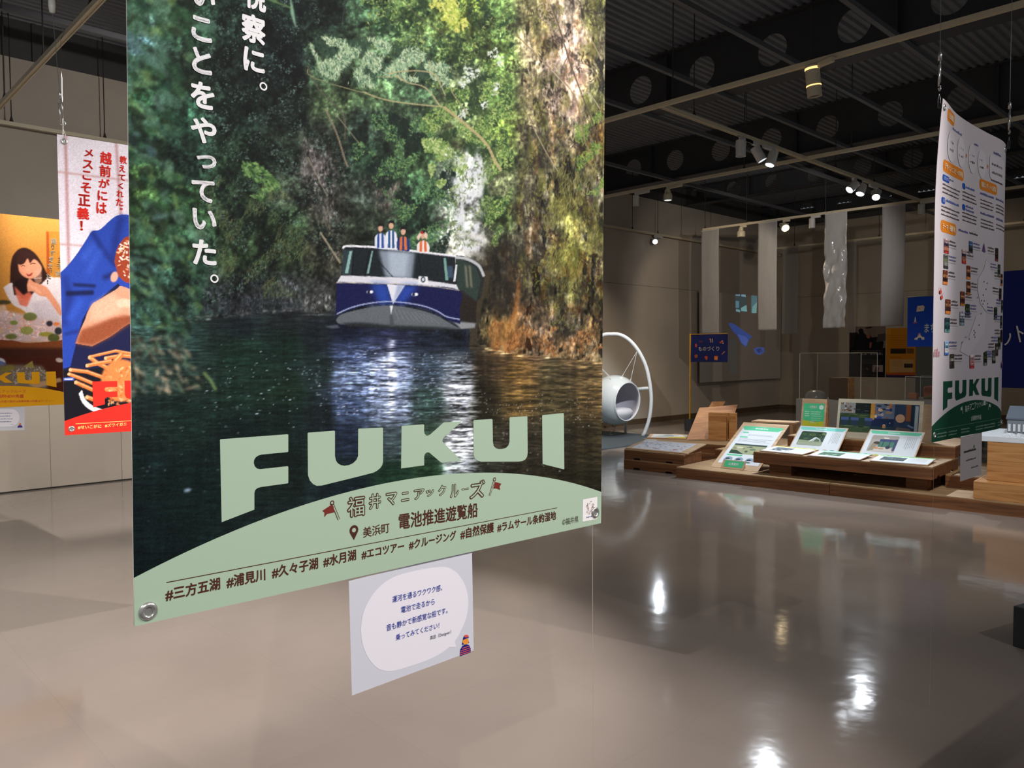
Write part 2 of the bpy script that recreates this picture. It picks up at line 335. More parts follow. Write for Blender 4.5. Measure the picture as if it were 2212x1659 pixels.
def scatter(rng, n, poly, clump=0, thr=.0):
    """random points inside a polygon, gathered in clumps of the given size"""
    P = np.array(poly, float); lo, hi = P.min(0), P.max(0); out = []
    q = rng.uniform(lo, hi, (n*(9 if clump else 4), 2)); ins = np.zeros(len(q), bool)
    for i in range(len(P)):
        (xa, ya), (xb, yb) = P[i], P[(i+1) % len(P)]
        c = ((ya > q[:, 1]) != (yb > q[:, 1]))
        with np.errstate(divide='ignore', invalid='ignore'):
            ins ^= c & (q[:, 0] < (xb-xa)*(q[:, 1]-ya)/(yb-ya+1e-9)+xa)
    if clump:
        a, b = q[:, 0]/clump, q[:, 1]/clump; t = rng.uniform(0, 9, 4)
        ins &= np.sin(a+1.7*np.sin(b*.83+t[0])+t[1])+np.sin(b*1.21+1.9*np.sin(a*.71+t[2])+t[3])+.5*np.sin(a*2.3+b*1.9) > thr
    return q[ins][:n]
def curve(pts, n=8):
    """smooth (Catmull-Rom) polyline through points"""
    P = [pts[0]]+list(pts)+[pts[-1]]; out = []
    for i in range(1, len(P)-2):
        p0, p1, p2, p3 = (np.array(P[i+d], float) for d in (-1, 0, 1, 2))
        for k in range(n):
            t = k/n
            out.append(tuple(.5*((2*p1)+(-p0+p2)*t+(2*p0-5*p1+4*p2-p3)*t*t+(-p0+3*p1-3*p2+p3)*t**3)))
    out.append(tuple(pts[-1])); return out

# ---------------------------------------------------------------- the boat picture of the big poster
BOAT_TONES = """300 -250 60 90 75;300 0 70 100 85;300 100 78 112 116;300 200 58 106 72;300 300 52 92 78;300 400 72 106 58;300 500 66 98 60;300 600 70 110 102;300 700 62 96 88;300 800 48 68 64;300 900 30 46 44;300 1000 20 35 36;300 1150 14 28 30;300 1230 10 24 26;
400 -200 45 70 55;400 50 45 75 55;400 150 35 50 40;400 250 45 78 60;400 350 48 78 64;400 450 58 92 58;400 550 55 94 70;400 650 45 70 62;400 750 40 62 58;400 830 36 52 46;400 900 24 44 38;400 1050 14 32 31;
520 -200 32 50 42;520 50 32 50 42;520 150 28 38 34;520 250 30 45 38;520 350 38 58 42;520 450 55 78 55;520 550 48 68 44;520 620 45 52 45;520 660 40 45 48;520 700 24 34 38;520 760 24 48 38;520 850 26 48 40;520 950 18 33 32;
620 -200 24 34 30;620 30 22 32 30;620 130 18 26 28;620 230 25 33 30;620 330 40 52 42;620 420 60 72 58;620 480 55 78 50;620 560 42 55 38;620 620 48 55 52;620 680 30 36 38;620 750 22 42 35;620 850 25 46 35;620 900 20 36 33;620 1000 20 34 30;
700 -200 30 42 36;700 30 24 34 30;690 90 40 56 44;710 150 84 112 82;720 220 80 102 68;700 300 50 58 48;680 360 82 78 76;700 450 68 70 60;690 550 58 60 48;690 650 58 60 60;690 720 26 34 40;690 800 30 44 44;690 900 24 34 36;
800 -200 70 100 60;800 30 70 100 72;800 120 105 136 98;800 200 90 120 80;790 270 45 60 50;800 340 48 72 54;800 420 56 66 58;800 480 46 56 44;
900 -200 110 140 75;900 30 108 136 75;900 100 96 126 84;900 180 72 102 72;900 260 60 80 58;900 340 74 104 66;900 420 64 98 68;900 500 50 78 58;
1000 -200 130 155 70;1000 30 146 166 70;1000 100 112 138 72;1000 160 130 148 104;1000 230 128 150 98;1000 300 134 156 96;1000 360 176 190 172;1010 430 200 205 202;1000 480 180 188 172;1010 540 196 196 180;
1080 -200 105 140 75;1080 40 105 138 75;1080 120 112 142 70;1080 200 108 142 72;1080 280 118 142 64;1080 340 106 128 66;1080 400 120 128 90;1080 460 84 104 58;1080 550 46 44 36;1080 650 54 48 37;1080 720 108 92 54;1080 770 88 68 44;
1160 -200 130 130 80;1160 30 146 138 94;1160 100 148 134 104;1160 200 122 110 84;1160 300 106 98 74;1160 380 82 78 60;1160 450 74 68 54;1160 520 80 76 62;1160 600 74 68 52;1160 680 94 78 60;1160 750 112 86 62;
1230 -200 150 135 105;1230 30 164 148 128;1230 80 182 156 138;1230 150 178 152 140;1230 220 162 138 122;1230 290 112 102 82;1230 380 92 90 60;1230 450 114 113 58;1230 550 112 110 54;1230 620 88 86 50;1230 700 80 72 58;1230 760 102 80 54;
1290 -200 110 115 70;1290 30 118 118 70;1290 120 128 122 92;1290 220 108 108 70;1290 320 108 90 50;1290 420 128 123 104;1290 520 94 90 55;1290 620 84 74 50;1290 720 118 94 60;1290 770 130 108 74;
750 720 20 26 45;750 760 56 70 104;750 820 96 112 146;750 880 58 72 102;750 950 30 40 58;750 1030 22 34 40;850 725 40 45 72;850 800 120 132 166;850 880 108 120 146;850 960 58 72 76;850 1030 28 56 40;930 730 28 35 50;930 800 58 72 88;930 870 48 68 64;930 950 44 64 50;930 1020 34 60 40;990 740 25 32 45;990 790 106 116 128;990 850 176 182 194;990 950 184 190 198;990 1010 150 162 166;1050 790 60 48 34;1050 850 42 36 24;1050 900 48 44 30;1050 1010 52 52 44;1120 805 116 88 46;1120 870 102 80 42;1120 950 54 49 38;1120 1040 44 41 30;1200 805 84 74 50;1200 870 74 65 42;1200 950 48 44 33;1200 1050 42 38 25;1280 805 114 94 60;1280 870 92 74 45;1280 950 54 47 30;1280 1060 38 36 22"""
def paint_boat_picture():
    rng = np.random.default_rng(7)
    cv = Canvas(225, -300, 1335, 1370, 1.0)
    pts = np.array([[float(v) for v in t.split()] for t in BOAT_TONES.replace('\n', '').split(';')])
    gh, gw = cv.h//8+2, cv.w//8+2
    gy, gx = np.mgrid[0:gh, 0:gw]; gx = gx*8+cv.x0; gy = gy*8+cv.y0
    d = ((gx[..., None]-pts[:, 0])**2+((gy[..., None]-pts[:, 1]))**2+60)
    wt = d**-2.2; wt /= wt.sum(-1, keepdims=True)
    cv.c = np.clip(up((wt @ (pts[:, 2:]/255)).astype(np.float32), cv.h, cv.w), 0, 1)
    X, Y = cv.grid()
    H, W = cv.h, cv.w
    shore = np.interp(X[0], [225, 430, 540, 640, 730, 1030, 1100, 1200, 1335], [690, 690, 680, 672, 676, 742, 762, 772, 786])[None, :]
    land = np.clip((shore-Y)/3+.5, 0, 1)
    rock = np.clip((X-np.interp(Y, [-300, 0, 300, 470, 560, 760], [1150, 1128, 1122, 1096, 1056, 1030])-14*noise(rng, H, W, 50, 30, 3))/26, 0, 1)*land
    # ragged light and dark on the land
    n1 = noise(rng, H, W, 26, 22, 5); n2 = noise(rng, H, W, 6, 6, 3); n3 = noise(rng, H, W, 70, 12, 5); n4 = noise(rng, H, W, 10, 3.5, 3)
    n5 = noise(rng, H, W, 34, 20, 5); f = np.exp(.22*n1+.20*n2-.04); fr = np.exp(.15*n3+.13*n4+.22*n5+.12*n2)
    cv.c *= (land*(f*(1-rock)+fr*rock)+(1-land))[..., None]
    cv.c *= (1-.45*land*(1-rock)*np.clip(noise(rng, H, W, 55, 45, 4)-.3, 0, 1))[..., None]
    crev = np.clip(noise(rng, H, W, 46, 18, 5)-1.0, 0, 1)*rock
    cv.c *= (1-.7*np.clip(crev*1.8, 0, 1))[..., None]
    warm = np.clip(noise(rng, H, W, 40, 18, 4)-.5, 0, 1)*rock
    cv.c += warm[..., None]*np.array([.085, .025, -.02], np.float32)
    moss = np.clip(noise(rng, H, W, 60, 24, 3)-.4, 0, 1)*rock*np.clip((Y+100)/300, .25, 1)*np.clip((700-Y)/150, 0, 1)
    cv.c = cv.c*(1-.5*moss[..., None])+np.array([.45, .45, .16], np.float32)*.5*moss[..., None]
    pale = np.clip(noise(rng, H, W, 26, 12, 5)-1.2, 0, 1)*rock
    cv.c += (pale*.2)[..., None]
    # rock face behind the trees on the left
    for pg, col in (([(655, 290), (690, 300), (720, 350), (735, 420), (730, 500), (700, 480), (668, 420)], (104, 98, 96)), ([(690, 470), (740, 500), (745, 560), (720, 600), (700, 560)], (84, 80, 70)),
                    ([(600, 600), (640, 585), (655, 660), (610, 668)], (78, 82, 84)), ([(430, 620), (600, 600), (640, 672), (440, 686)], (50, 54, 60)), ([(650, 640), (728, 632), (728, 672), (652, 674)], (92, 94, 92)), ([(815, 380), (880, 395), (890, 440), (850, 470), (810, 440)], (84, 76, 70))):
        m, a, b, c, dd = cv.mask(pg, 9)
        q = (m*np.clip(.55+.4*noise(rng, m.shape[0], m.shape[1], 16, 7, 4), 0, 1))[..., None]
        cv.c[c:dd, a:b] = cv.c[c:dd, a:b]*(1-q)+np.array(col, np.float32)/255*q*np.exp(.3*noise(rng, m.shape[0], m.shape[1], 6, 3, 3))[..., None]
    # small leaves, region by region
    D = [(18, 27, 25), (28, 42, 37), (52, 76, 62), (84, 112, 98), (124, 152, 142)]
    LC = [(430, -290), (700, -290), (690, 80), (660, 260), (760, 330), (740, 530), (650, 600), (430, 660)]
    cv.dabs(rng, scatter(rng, 2600, LC, 26, .2), (3, 8), (1.5, 3.5), .9, .7, [(12, 18, 18), (22, 32, 28)], .55)
    cv.dabs(rng, scatter(rng, 5200, LC, 19, .3), (1.5, 4), (.6, 1.4), .9, .7, D, .65)
    cv.dabs(rng, scatter(rng, 1500, LC, 13, 1.2), (1.5, 4.5), (.7, 1.5), .9, .7, [(84, 112, 98), (130, 158, 150)], .7)
    cv.dabs(rng, scatter(rng, 1500, [(440, 380), (600, 400), (720, 520), (640, 640), (480, 640)], 22, .2), (4, 13), (.5, 1.1), 1.9, .5, [(40, 54, 36), (70, 96, 60), (110, 124, 80), (120, 104, 62)], .6)
    G = [(44, 70, 40), (72, 108, 58), (108, 142, 72), (150, 176, 90), (200, 208, 124)]
    T = [(60, 92, 74), (104, 140, 106), (150, 180, 140), (190, 206, 160), (222, 230, 196)]
    TR_ = [(750, -290), (1090, -290), (1110, 120), (1090, 340), (1040, 330), (960, 200), (880, 160), (790, 90)]
    cv.dabs(rng, scatter(rng, 1700, TR_, 24, .3), (3, 9), (1.5, 4), 1.0, .9, [(26, 46, 32), (46, 74, 44)], .6)
    cv.dabs(rng, scatter(rng, 4600, TR_, 20, .1), (1.8, 5), (.8, 1.9), 1.0, .9, G, .75)
    cv.dabs(rng, scatter(rng, 900, [(930, -290), (1000, -290), (1010, 60), (960, 80), (900, 30)], 20, .3), (3, 7), (1.2, 2.6), 1.0, .9, [(150, 172, 60), (206, 208, 96), (224, 220, 130)], .75)
    TA = [(668, 92), (700, 78), (760, 88), (800, 82), (900, 104), (985, 150), (960, 196), (900, 178), (850, 170), (800, 188), (740, 178), (690, 160)]
    cv.dabs(rng, scatter(rng, 1100, TA, 15, -.2), (4, 10), (1, 2.5), 1.25, .7, [(40, 62, 50), (64, 92, 70)], .6)
    cv.dabs(rng, scatter(rng, 2900, TA, 13, .0), (3, 9), (.7, 1.5), 1.25, .6, T, .85)
    MR = [(940, 200), (1100, 160), (1110, 400), (1070, 540), (1040, 480), (1030, 380), (960, 330), (900, 330), (910, 260)]
    cv.dabs(rng, scatter(rng, 1300, MR, 20, .3), (3, 8), (1.5, 4), 1.0, .9, [(34, 54, 34), (56, 80, 44)], .6)
    cv.dabs(rng, scatter(rng, 3000, MR, 17, .2), (2, 5.5), (.9, 2.1), 1.0, .9, G, .8)
    MD = [(760, 250), (900, 240), (980, 340), (990, 430), (960, 560), (880, 520), (850, 440), (760, 340)]
    cv.dabs(rng, scatter(rng, 1200, MD, 22, .4), (3, 8), (1.5, 4), 1.0, .8, [(18, 30, 26), (30, 48, 38)], .6)
    cv.dabs(rng, scatter(rng, 2600, MD, 17, .3), (1.8, 5), (.8, 1.7), 1.0, .8, [(40, 66, 50), (64, 104, 70), (100, 142, 82), (150, 182, 104)], .75)
    cv.dabs(rng, scatter(rng, 500, [(910, 300), (1000, 300), (1010, 400), (940, 420)], 16, .2), (3, 7), (1.4, 2.8), .5, .9, [(90, 124, 60), (140, 166, 90), (200, 212, 146)], .85)
    cv.dabs(rng, scatter(rng, 190, [(520, 350), (560, 352), (606, 400), (590, 440), (545, 425)], 15, .0), (4, 8), (1.6, 3.2), .8, .6, [(52, 86, 46), (92, 130, 70), (140, 176, 104)], .85)
    cv.dabs(rng, scatter(rng, 1500, [(1090, -200), (1300, -290), (1305, 700), (1200, 720), (1130, 600)], 26, .3), (2, 8), (.6, 1.6), 1.7, .6, [(70, 70, 34), (116, 120, 50), (160, 160, 70), (130, 150, 60)], .6)
    cv.dabs(rng, scatter(rng, 1100, [(1090, -200), (1300, -290), (1305, 740), (1100, 740)], 20, .7), (3, 10), (1, 3), 1.3, .7, [(40, 32, 28), (64, 50, 40)], .55)
    cv.dabs(rng, scatter(rng, 500, [(1160, -200), (1270, -290), (1270, 240), (1170, 260)], 18, .6), (2, 8), (.8, 2.2), 1.2, .6, [(196, 172, 156), (214, 194, 182), (176, 140, 116)], .6)
    cv.dabs(rng, scatter(rng, 700, [(1180, 380), (1300, 320), (1290, 560), (1230, 640), (1170, 560)], 24, .1), (5, 13), (.5, 1.2), 1.8, .35, [(90, 86, 40), (130, 126, 56), (176, 166, 88)], .65)
    cv.dabs(rng, scatter(rng, 420, [(1240, 260), (1300, 240), (1304, 420), (1250, 420)], 16, .2), (3, 7), (.9, 2), 1.2, .7, [(70, 104, 50), (120, 150, 64), (160, 180, 80)], .7)
    cv.dabs(rng, scatter(rng, 500, [(1050, 690), (1300, 720), (1300, 778), (1060, 762)], 12, .2), (3, 7), (1, 2.5), 1.7, .5, [(60, 44, 30), (150, 100, 54), (196, 124, 62), (206, 176, 126)], .55)
    # white sky between the leaves
    sky = [(985, 330), (1050, 330), (1046, 400), (1036, 470), (1050, 548), (985, 548), (975, 430)]
    m, a, b, c, dd = cv.mask(sky, 10)
    q = (np.clip(m*(.62+.55*noise(rng, m.shape[0], m.shape[1], 16, 12, 5)), 0, 1)*.92)[..., None]
    cv.c[c:dd, a:b] = cv.c[c:dd, a:b]*(1-q)+np.array([.85, .86, .88], np.float32)*q
    cv.dabs(rng, scatter(rng, 300, [(985, 150), (1090, 90), (1085, 170), (1040, 300), (960, 340), (1000, 220)], 14, .9), (1.5, 4), (1, 2.4), 1, 1, [(180, 192, 170), (230, 233, 236)], .85)
    cv.dabs(rng, scatter(rng, 520, [(965, 330), (1065, 330), (1065, 540), (975, 540)], 14, .3), (2, 7), (.6, 1.7), 1.2, .8, [(52, 78, 46), (104, 126, 74), (156, 166, 112)], .75)
    for y, hh in ((500, 12), (518, 7), (537, 12)): cv.poly([(985, y), (1048, y+8), (1048, y+8+hh), (985, y+hh-2)], (210, 208, 200), .6, 1.5)
    # trunks, branches and vines
    BR = (176, 164, 120)
    for p, w, col in (([(784, 198), (820, 212), (870, 222), (958, 231)], 3, BR), ([(855, 163), (880, 178), (920, 190), (950, 229)], 3, BR), ([(838, 160), (862, 155), (905, 153), (936, 160), (950, 180), (962, 206)], 2.6, BR), ([(960, 232), (1010, 272), (1050, 310), (1068, 345), (1082, 368)], 6, (184, 166, 118)),
                      ([(905, 140), (912, 128)], 1.5, BR), ([(926, 132), (936, 160)], 2, BR), ([(862, 158), (855, 166), (815, 166)], 1.6, BR), ([(890, 170), (900, 155)], 1.4, BR), ([(1015, 250), (980, 205), (975, 190)], 2.2, (170, 160, 110)),
                      ([(664, 142), (690, 195), (740, 245), (745, 300)], 3.0, (92, 88, 74)), ([(703, 235), (728, 290), (745, 345), (752, 360)], 4, (132, 122, 100)), ([(724, 245), (776, 310)], 2, (140, 132, 110)), ([(665, 340), (700, 410), (708, 422)], 2.4, (140, 132, 112)), ([(692, 502), (735, 568)], 3.6, (160, 150, 126)),
                      ([(664, 150), (672, 165), (730, 185), (785, 200)], 1.6, (150, 146, 104)), ([(745, 0), (742, 30), (738, 60)], 1.2, (70, 78, 70)), ([(1190, 10), (1205, 50), (1225, 115), (1240, 160), (1290, 290)], 3, (88, 74, 60)), ([(1110, 70), (1170, 130), (1240, 205), (1262, 300), (1275, 330)], 3, (140, 122, 90)),
                      ([(1140, 250), (1175, 320), (1205, 370)], 2, (170, 156, 130)), ([(1190, 150), (1245, 205), (1270, 200), (1296, 235)], 2, (190, 176, 150)), ([(870, 0), (905, 36), (960, 76), (975, 95)], 2, (96, 92, 70)), ([(1255, 40), (1300, 130)], 1.6, (176, 160, 130)), ([(1232, 110), (1215, 145)], 1.6, (84, 66, 56))):
        cv.line(curve(p, 4), w, col, .85)
    cv.poly([(1028, 560), (1048, 530), (1110, 520), (1112, 640), (1080, 700), (1040, 640)], (44, 38, 30), .55, 8)
    cv.line(curve([(1052, 590), (1038, 640), (1026, 700), (1022, 752)], 5), 15, (66, 56, 42), .9, 1)
    cv.line(curve([(1120, 610), (1116, 660), (1108, 690)], 5), 7, (150, 92, 42), .7, 2)
    cv.poly([(1062, 700), (1090, 690), (1120, 672), (1130, 740), (1100, 765), (1058, 755)], (186, 118, 56), .45, 5)
    for x, y in scatter(rng, 60, [(1040, 742), (1300, 768), (1300, 784), (1045, 762)]): cv.disc(x, y, rng.uniform(3, 8), rng.uniform(1.5, 3), (176, 160, 116), .5, 0, 1, 8)
    for x, y in scatter(rng, 80, [(400, 686), (600, 668), (655, 662), (655, 672), (540, 680), (410, 696)]): cv.disc(x, y, rng.uniform(2, 6), rng.uniform(.6, 1.5), (150, 152, 142), .5, 0, .6, 8)
    # the water: ripples and glints
    wat = 1-land
    r1 = noise(rng, H, W, 3.2, 40, 3); r2 = noise(rng, H, W, 2.2, 12, 2); v1 = noise(rng, H, W, 200, 16, 3)
    lum = cv.c.mean(-1)
    amp = np.clip(.10+lum*1.0, 0, .8)
    cv.c *= np.exp(wat*amp*(.50*r1+.35*r2)+wat*.06*v1-.02*wat)[..., None]
    cv.c *= (1-wat[..., None]*(1-np.exp(-.25*np.clip((1-np.abs(X-1028-8*r1)/18), 0, 1)))[..., None])
    col = np.exp(-((X-843-3*r1)/8)**2)*np.clip((Y-722)/20, 0, 1)*np.clip((930-Y)/90, 0, 1)*wat
    cv.c += (col*.5*np.clip(.7+.5*r1, 0, 1.4))[..., None]
    stripe = np.clip(1-np.abs(X-1002-4*r1-(Y-800)*.03)/(26+6*r2), 0, 1)*np.clip((Y-770)/40, 0, 1)*wat
    cv.c = cv.c*(1-.55*np.clip(stripe*1.6, 0, 1)[..., None])+np.array([.82, .85, .9], np.float32)*(.55*np.clip(stripe*1.6, 0, 1)*np.clip(.72+.33*r1+.2*r2, 0, 1))[..., None]
    band = np.clip(noise(rng, H, W, 3, 16, 3)-.5, 0, 1)*np.clip(1-np.abs(X-800)/90, 0, 1)*np.clip((Y-735)/30, 0, 1)*np.clip((960-Y)/120, 0, 1)*wat
    cv.c += band[..., None]*np.array([.55, .6, .75], np.float32)*.75
    edge = 0*np.clip((X-727)/3, 0, 1)*np.clip((735-X)/4, 0, 1)*np.clip((Y-735)/30, 0, 1)*np.clip((880-Y)/20, 0, 1)
    cv.c *= (1-.5*edge)[..., None]
    cv.dabs(rng, np.column_stack([rng.uniform(440, 740, 130), rng.normal(835, 38, 130)]), (1, 4.5), (.7, 1.4), 0, .05, [(120, 140, 150), (206, 222, 240)], .8)
    cv.dabs(rng, np.column_stack([rng.uniform(730, 1010, 260), rng.uniform(760, 900, 260)]), (1.5, 6), (.6, 1.3), 0, .05, [(150, 168, 210), (226, 232, 246)], .75)
    cv.dabs(rng, np.column_stack([rng.uniform(1040, 1290, 130), rng.normal(885, 20, 130)]), (1, 2.5), (.8, 1.6), 0, .2, [(130, 120, 100), (200, 196, 190)], .7)
    cv.dabs(rng, np.column_stack([rng.uniform(300, 520, 34), rng.normal(965, 60, 34)]), (2, 5.5), (1.2, 2.6), 0, .2, [(60, 80, 86), (150, 172, 182)], .6, .6)
    cv.disc(405, 1059, 8, 3.6, (170, 190, 220), .9, -.2, 2)
    cv.dabs(rng, np.column_stack([rng.uniform(1040, 1210, 50), rng.uniform(890, 1020, 50)]), (2, 4), (1.4, 3), 0, .4, [(110, 104, 90), (190, 190, 184)], .6, .6)
    # ---- the boat
    B = cv
    B.poly([(985, 552), (1001, 553), (1034, 571), (1046, 600), (1040, 640), (1030, 652), (1028, 706), (998, 710), (984, 640)], (40, 44, 44))
    B.poly([(987, 560), (1000, 562), (1028, 578), (1038, 605), (1030, 650), (1000, 628), (988, 624)], (46, 62, 56))
    for x in (1003, 1012): B.poly([(x, 572), (x+5, 575), (x+9, 622), (x+4, 620)], (130, 124, 104), .8, .6)
    B.line(curve([(986, 556), (1010, 560), (1034, 574), (1045, 596)], 5), 6, (176, 180, 182))
    B.poly([(992, 628), (1030, 652), (1028, 700), (994, 690)], (42, 34, 30), .95)
    B.poly([(978, 694), (1028, 698), (1026, 708), (996, 711)], (150, 152, 156), .9, 1)
    B.poly(curve([(738, 594), (745, 534), (800, 535), (870, 541), (983, 553), (986, 616), (880, 606), (780, 602), (736, 602)], 1), (28, 36, 42))
    B.poly([(742, 540), (763, 541), (758, 594), (739, 594)], (46, 62, 70))
    B.poly([(755, 542), (761, 542), (752, 590), (745, 590)], (150, 196, 186), .85)
    B.poly([(803, 542), (806, 542), (797, 591), (792, 591)], (150, 196, 186), .8)
    B.poly([(818, 540), (897, 546), (890, 603), (832, 598)], (140, 152, 168), .9, 3)
    B.poly([(838, 542), (884, 546), (876, 600), (842, 598)], (176, 188, 204), .7, 4)
    B.poly([(958, 557), (963, 557), (969, 605), (962, 605)], (130, 180, 168), .85)
    B.poly([(966, 574), (978, 575), (979, 600), (968, 600)], (62, 84, 110), .9, 1)
    B.poly([(984, 572), (988, 572), (984, 608), (979, 608)], (214, 218, 222))
    B.line([(815, 561), (850, 600)], 1.6, (20, 22, 26)); B.line([(904, 550), (912, 604)], 2, (20, 24, 28)); B.line([(798, 540), (788, 596)], 2.4, (16, 20, 24)); B.line([(764, 540), (760, 596)], 2, (16, 20, 24))
    B.line(curve([(741, 536), (750, 531.5), (800, 533.5), (861, 539), (930, 547), (984, 553.5)], 6), 4.2, (226, 224, 232))
    B.poly([(737, 595), (780, 596.5), (886, 600.5), (986, 615), (991, 627), (906, 615), (780, 610.5), (728, 609)], (208, 206, 216))
    B.poly([(904, 597), (924, 598), (925, 614), (904, 613)], (222, 222, 228)); B.disc(914, 604, 5.2, 6, (30, 34, 48)); B.disc(914, 604, 3, 3.6, (200, 206, 216))
    hull = curve([(727, 610), (780, 611.5), (906, 616), (992, 627), (993, 668), (994, 700)], 5)+curve([(965, 690), (942, 676), (906, 664), (846, 656), (799, 659), (760, 668), (728, 681), (725, 690)], 5)
    B.poly(hull, (22, 24, 78))
    B.poly([(800, 612), (838, 613), (848, 655), (818, 656)], (36, 76, 176), .85, 6); B.poly([(872, 615), (905, 617), (872, 657), (852, 655)], (40, 80, 190), .8, 6)
    B.poly([(836, 614), (875, 616), (849, 657)], (216, 216, 228)); B.poly([(858, 615), (875, 616), (849, 657)], (150, 162, 196), .8, 2)
    B.line(curve([(727, 610.5), (780, 611.5), (906, 616), (992, 627)], 6), 1.8, (170, 164, 150))
    B.line(curve([(728, 678), (760, 664), (799, 655), (846, 651.5), (906, 659), (942, 671), (965, 684), (993, 690)], 6), 2.6, (168, 180, 214), .9)
    gray = curve([(726, 691), (740, 678), (799, 664), (846, 660), (894, 667), (942, 681), (975, 700), (996, 711)], 5)+curve([(940, 712), (846, 708), (780, 705), (735, 700), (726, 692)], 5)
    B.poly(gray, (98, 104, 110))
    B.poly(curve([(735, 699), (780, 697), (846, 703), (930, 706), (990, 711), (930, 714), (840, 710), (760, 707)], 4), (30, 34, 38), .9, 2)
    for i in range(9): B.line([(852+i*9, 668+i*1.6), (862+i*11, 690+i*1.2)], 1, (150, 156, 160), .5)
    B.poly([(842, 660), (849, 660), (845, 680)], (214, 216, 222)); B.poly([(842, 680), (848, 680), (852, 706), (842, 706)], (70, 74, 80), .8, 1)
    for x, y in ((799, 630.5), (896, 636)): B.disc(x, y, 7.5, 3.6, (190, 194, 210)); B.disc(x-2, y, 3.4, 3.2, (20, 26, 60)); B.disc(x+3, y, 3, 2.8, (240, 240, 250))
    B.poly([(700, 705), (728, 702), (735, 708), (716, 709)], (120, 130, 140), .6, 1)
    # ---- four passengers on the roof
    sk = (206, 160, 134)
    def pas(x, y, w, shirt, vest, face=sk, hair=(26, 22, 24), bottom=536):
        B.poly(curve([(x-w, bottom), (x-w*1.02, y+24), (x-w*.6, y+16), (x, y+14), (x+w*.6, y+16), (x+w*1.05, y+26), (x+w, bottom+3)], 4), shirt)
        for sgn in (-1, 1): B.poly([(x+sgn*2, y+13), (x+sgn*w*.55, y+16), (x+sgn*w*.62, bottom), (x+sgn*w*.18, bottom)], vest)
        B.disc(x, y+3, 5.2, 7.6, face); B.poly(curve([(x-6, y+1), (x-5, y-6), (x+1, y-8.5), (x+7, y-5), (x+6.5, y+4), (x+4, y-1), (x-2, y-2)], 4), hair)
    pas(822, 490, 12, (206, 212, 226), (44, 74, 150)); pas(845, 484, 12, (214, 216, 228), (48, 88, 140)); pas(871, 497, 13, (34, 52, 120), (214, 112, 52), bottom=540)
    pas(914, 506, 13, (222, 214, 214), (218, 108, 52), bottom=544); B.poly([(900, 512), (909, 500), (912, 504), (904, 520)], (220, 188, 172)); B.poly([(918, 500), (924, 506), (922, 518), (916, 510)], (220, 188, 172)); B.poly([(908, 500), (914, 500), (914, 505), (908, 505)], (170, 40, 44))
    # ---- out-of-focus leaves in front, along the left edge
    fg = Canvas(225, -300, 1335, 1370, .5)
    fg.c[:] = 0; al = Canvas(225, -300, 1335, 1370, .5); al.c[:] = 0
    pal = np.array([(28, 58, 46), (48, 84, 52), (62, 100, 74), (88, 128, 108), (108, 142, 76), (74, 104, 108)], float)
    reg = [([(225, -300), (470, -300), (440, 90), (400, 170), (430, 280), (420, 330), (360, 330), (300, 330), (225, 300)], 240, (14, 40), (7, 16)), ([(225, 280), (340, 280), (400, 400), (440, 500), (420, 560), (225, 560)], 200, (8, 22), (5, 11)),
           ([(225, 540), (430, 540), (440, 640), (400, 740), (225, 800)], 260, (7, 20), (3, 8)), ([(225, 740), (390, 720), (440, 830), (420, 850), (330, 840), (225, 880)], 150, (8, 20), (2.5, 5)), ([(520, -300), (640, -300), (650, 60), (600, 20), (540, -20)], 60, (14, 34), (4, 9))]
    for pg, n, L, Wd in reg:
        for x, y in scatter(rng, n, pg):
            l, w, t = rng.uniform(*L), rng.uniform(*Wd), rng.normal(.75, .5)
            i = rng.uniform(0, len(pal)-1); j = int(i); col = pal[j]*(1-i+j)+pal[min(j+1, 5)]*(i-j)
            if y > 720: col = np.array([(70, 96, 88), (150, 140, 116), (190, 170, 140), (84, 116, 92)][rng.integers(4)], float)
            if rng.random() < .36: col = col*.36
            fg.disc(x, y, l, w, tuple(col), .75, t, 0, 10); al.disc(x, y, l, w, (255, 255, 255), .75, t, 0, 10)
    F = up(blur(fg.c, 1.2), H, W); A = up(blur(al.c, 1.2), H, W)[..., :1]
    tex = np.exp(.10*noise(rng, H, W, 9, 9, 4))[..., None]
    cv.c = cv.c*(1-A*.92)+F*.92*tex
    for p, col in (([(625, -20), (634, 20), (640, 62)], (150, 190, 160)),): cv.poly(curve(p+[(628, 30)], 4), col, .8, 1)
    cv.line([(530, -20), (632, 18)], 3, (120, 160, 90), .8, 1)
    cv.line(curve([(440, 805), (455, 822), (466, 842)], 4), 6, (120, 150, 90), .8, 1.5); cv.line([(280, 600), (325, 640)], 2, (130, 150, 96), .6, 1)
    cv.c = np.clip(cv.c, 0, 1)**1.1; g = cv.c.mean(-1, keepdims=True); cv.c = g+(cv.c-g)*.88
    cv.c = np.clip(cv.c*.97+.012+.012*noise(rng, H, W, 1.5, 1.5, 1)[..., None], 0, 1)
    return cv
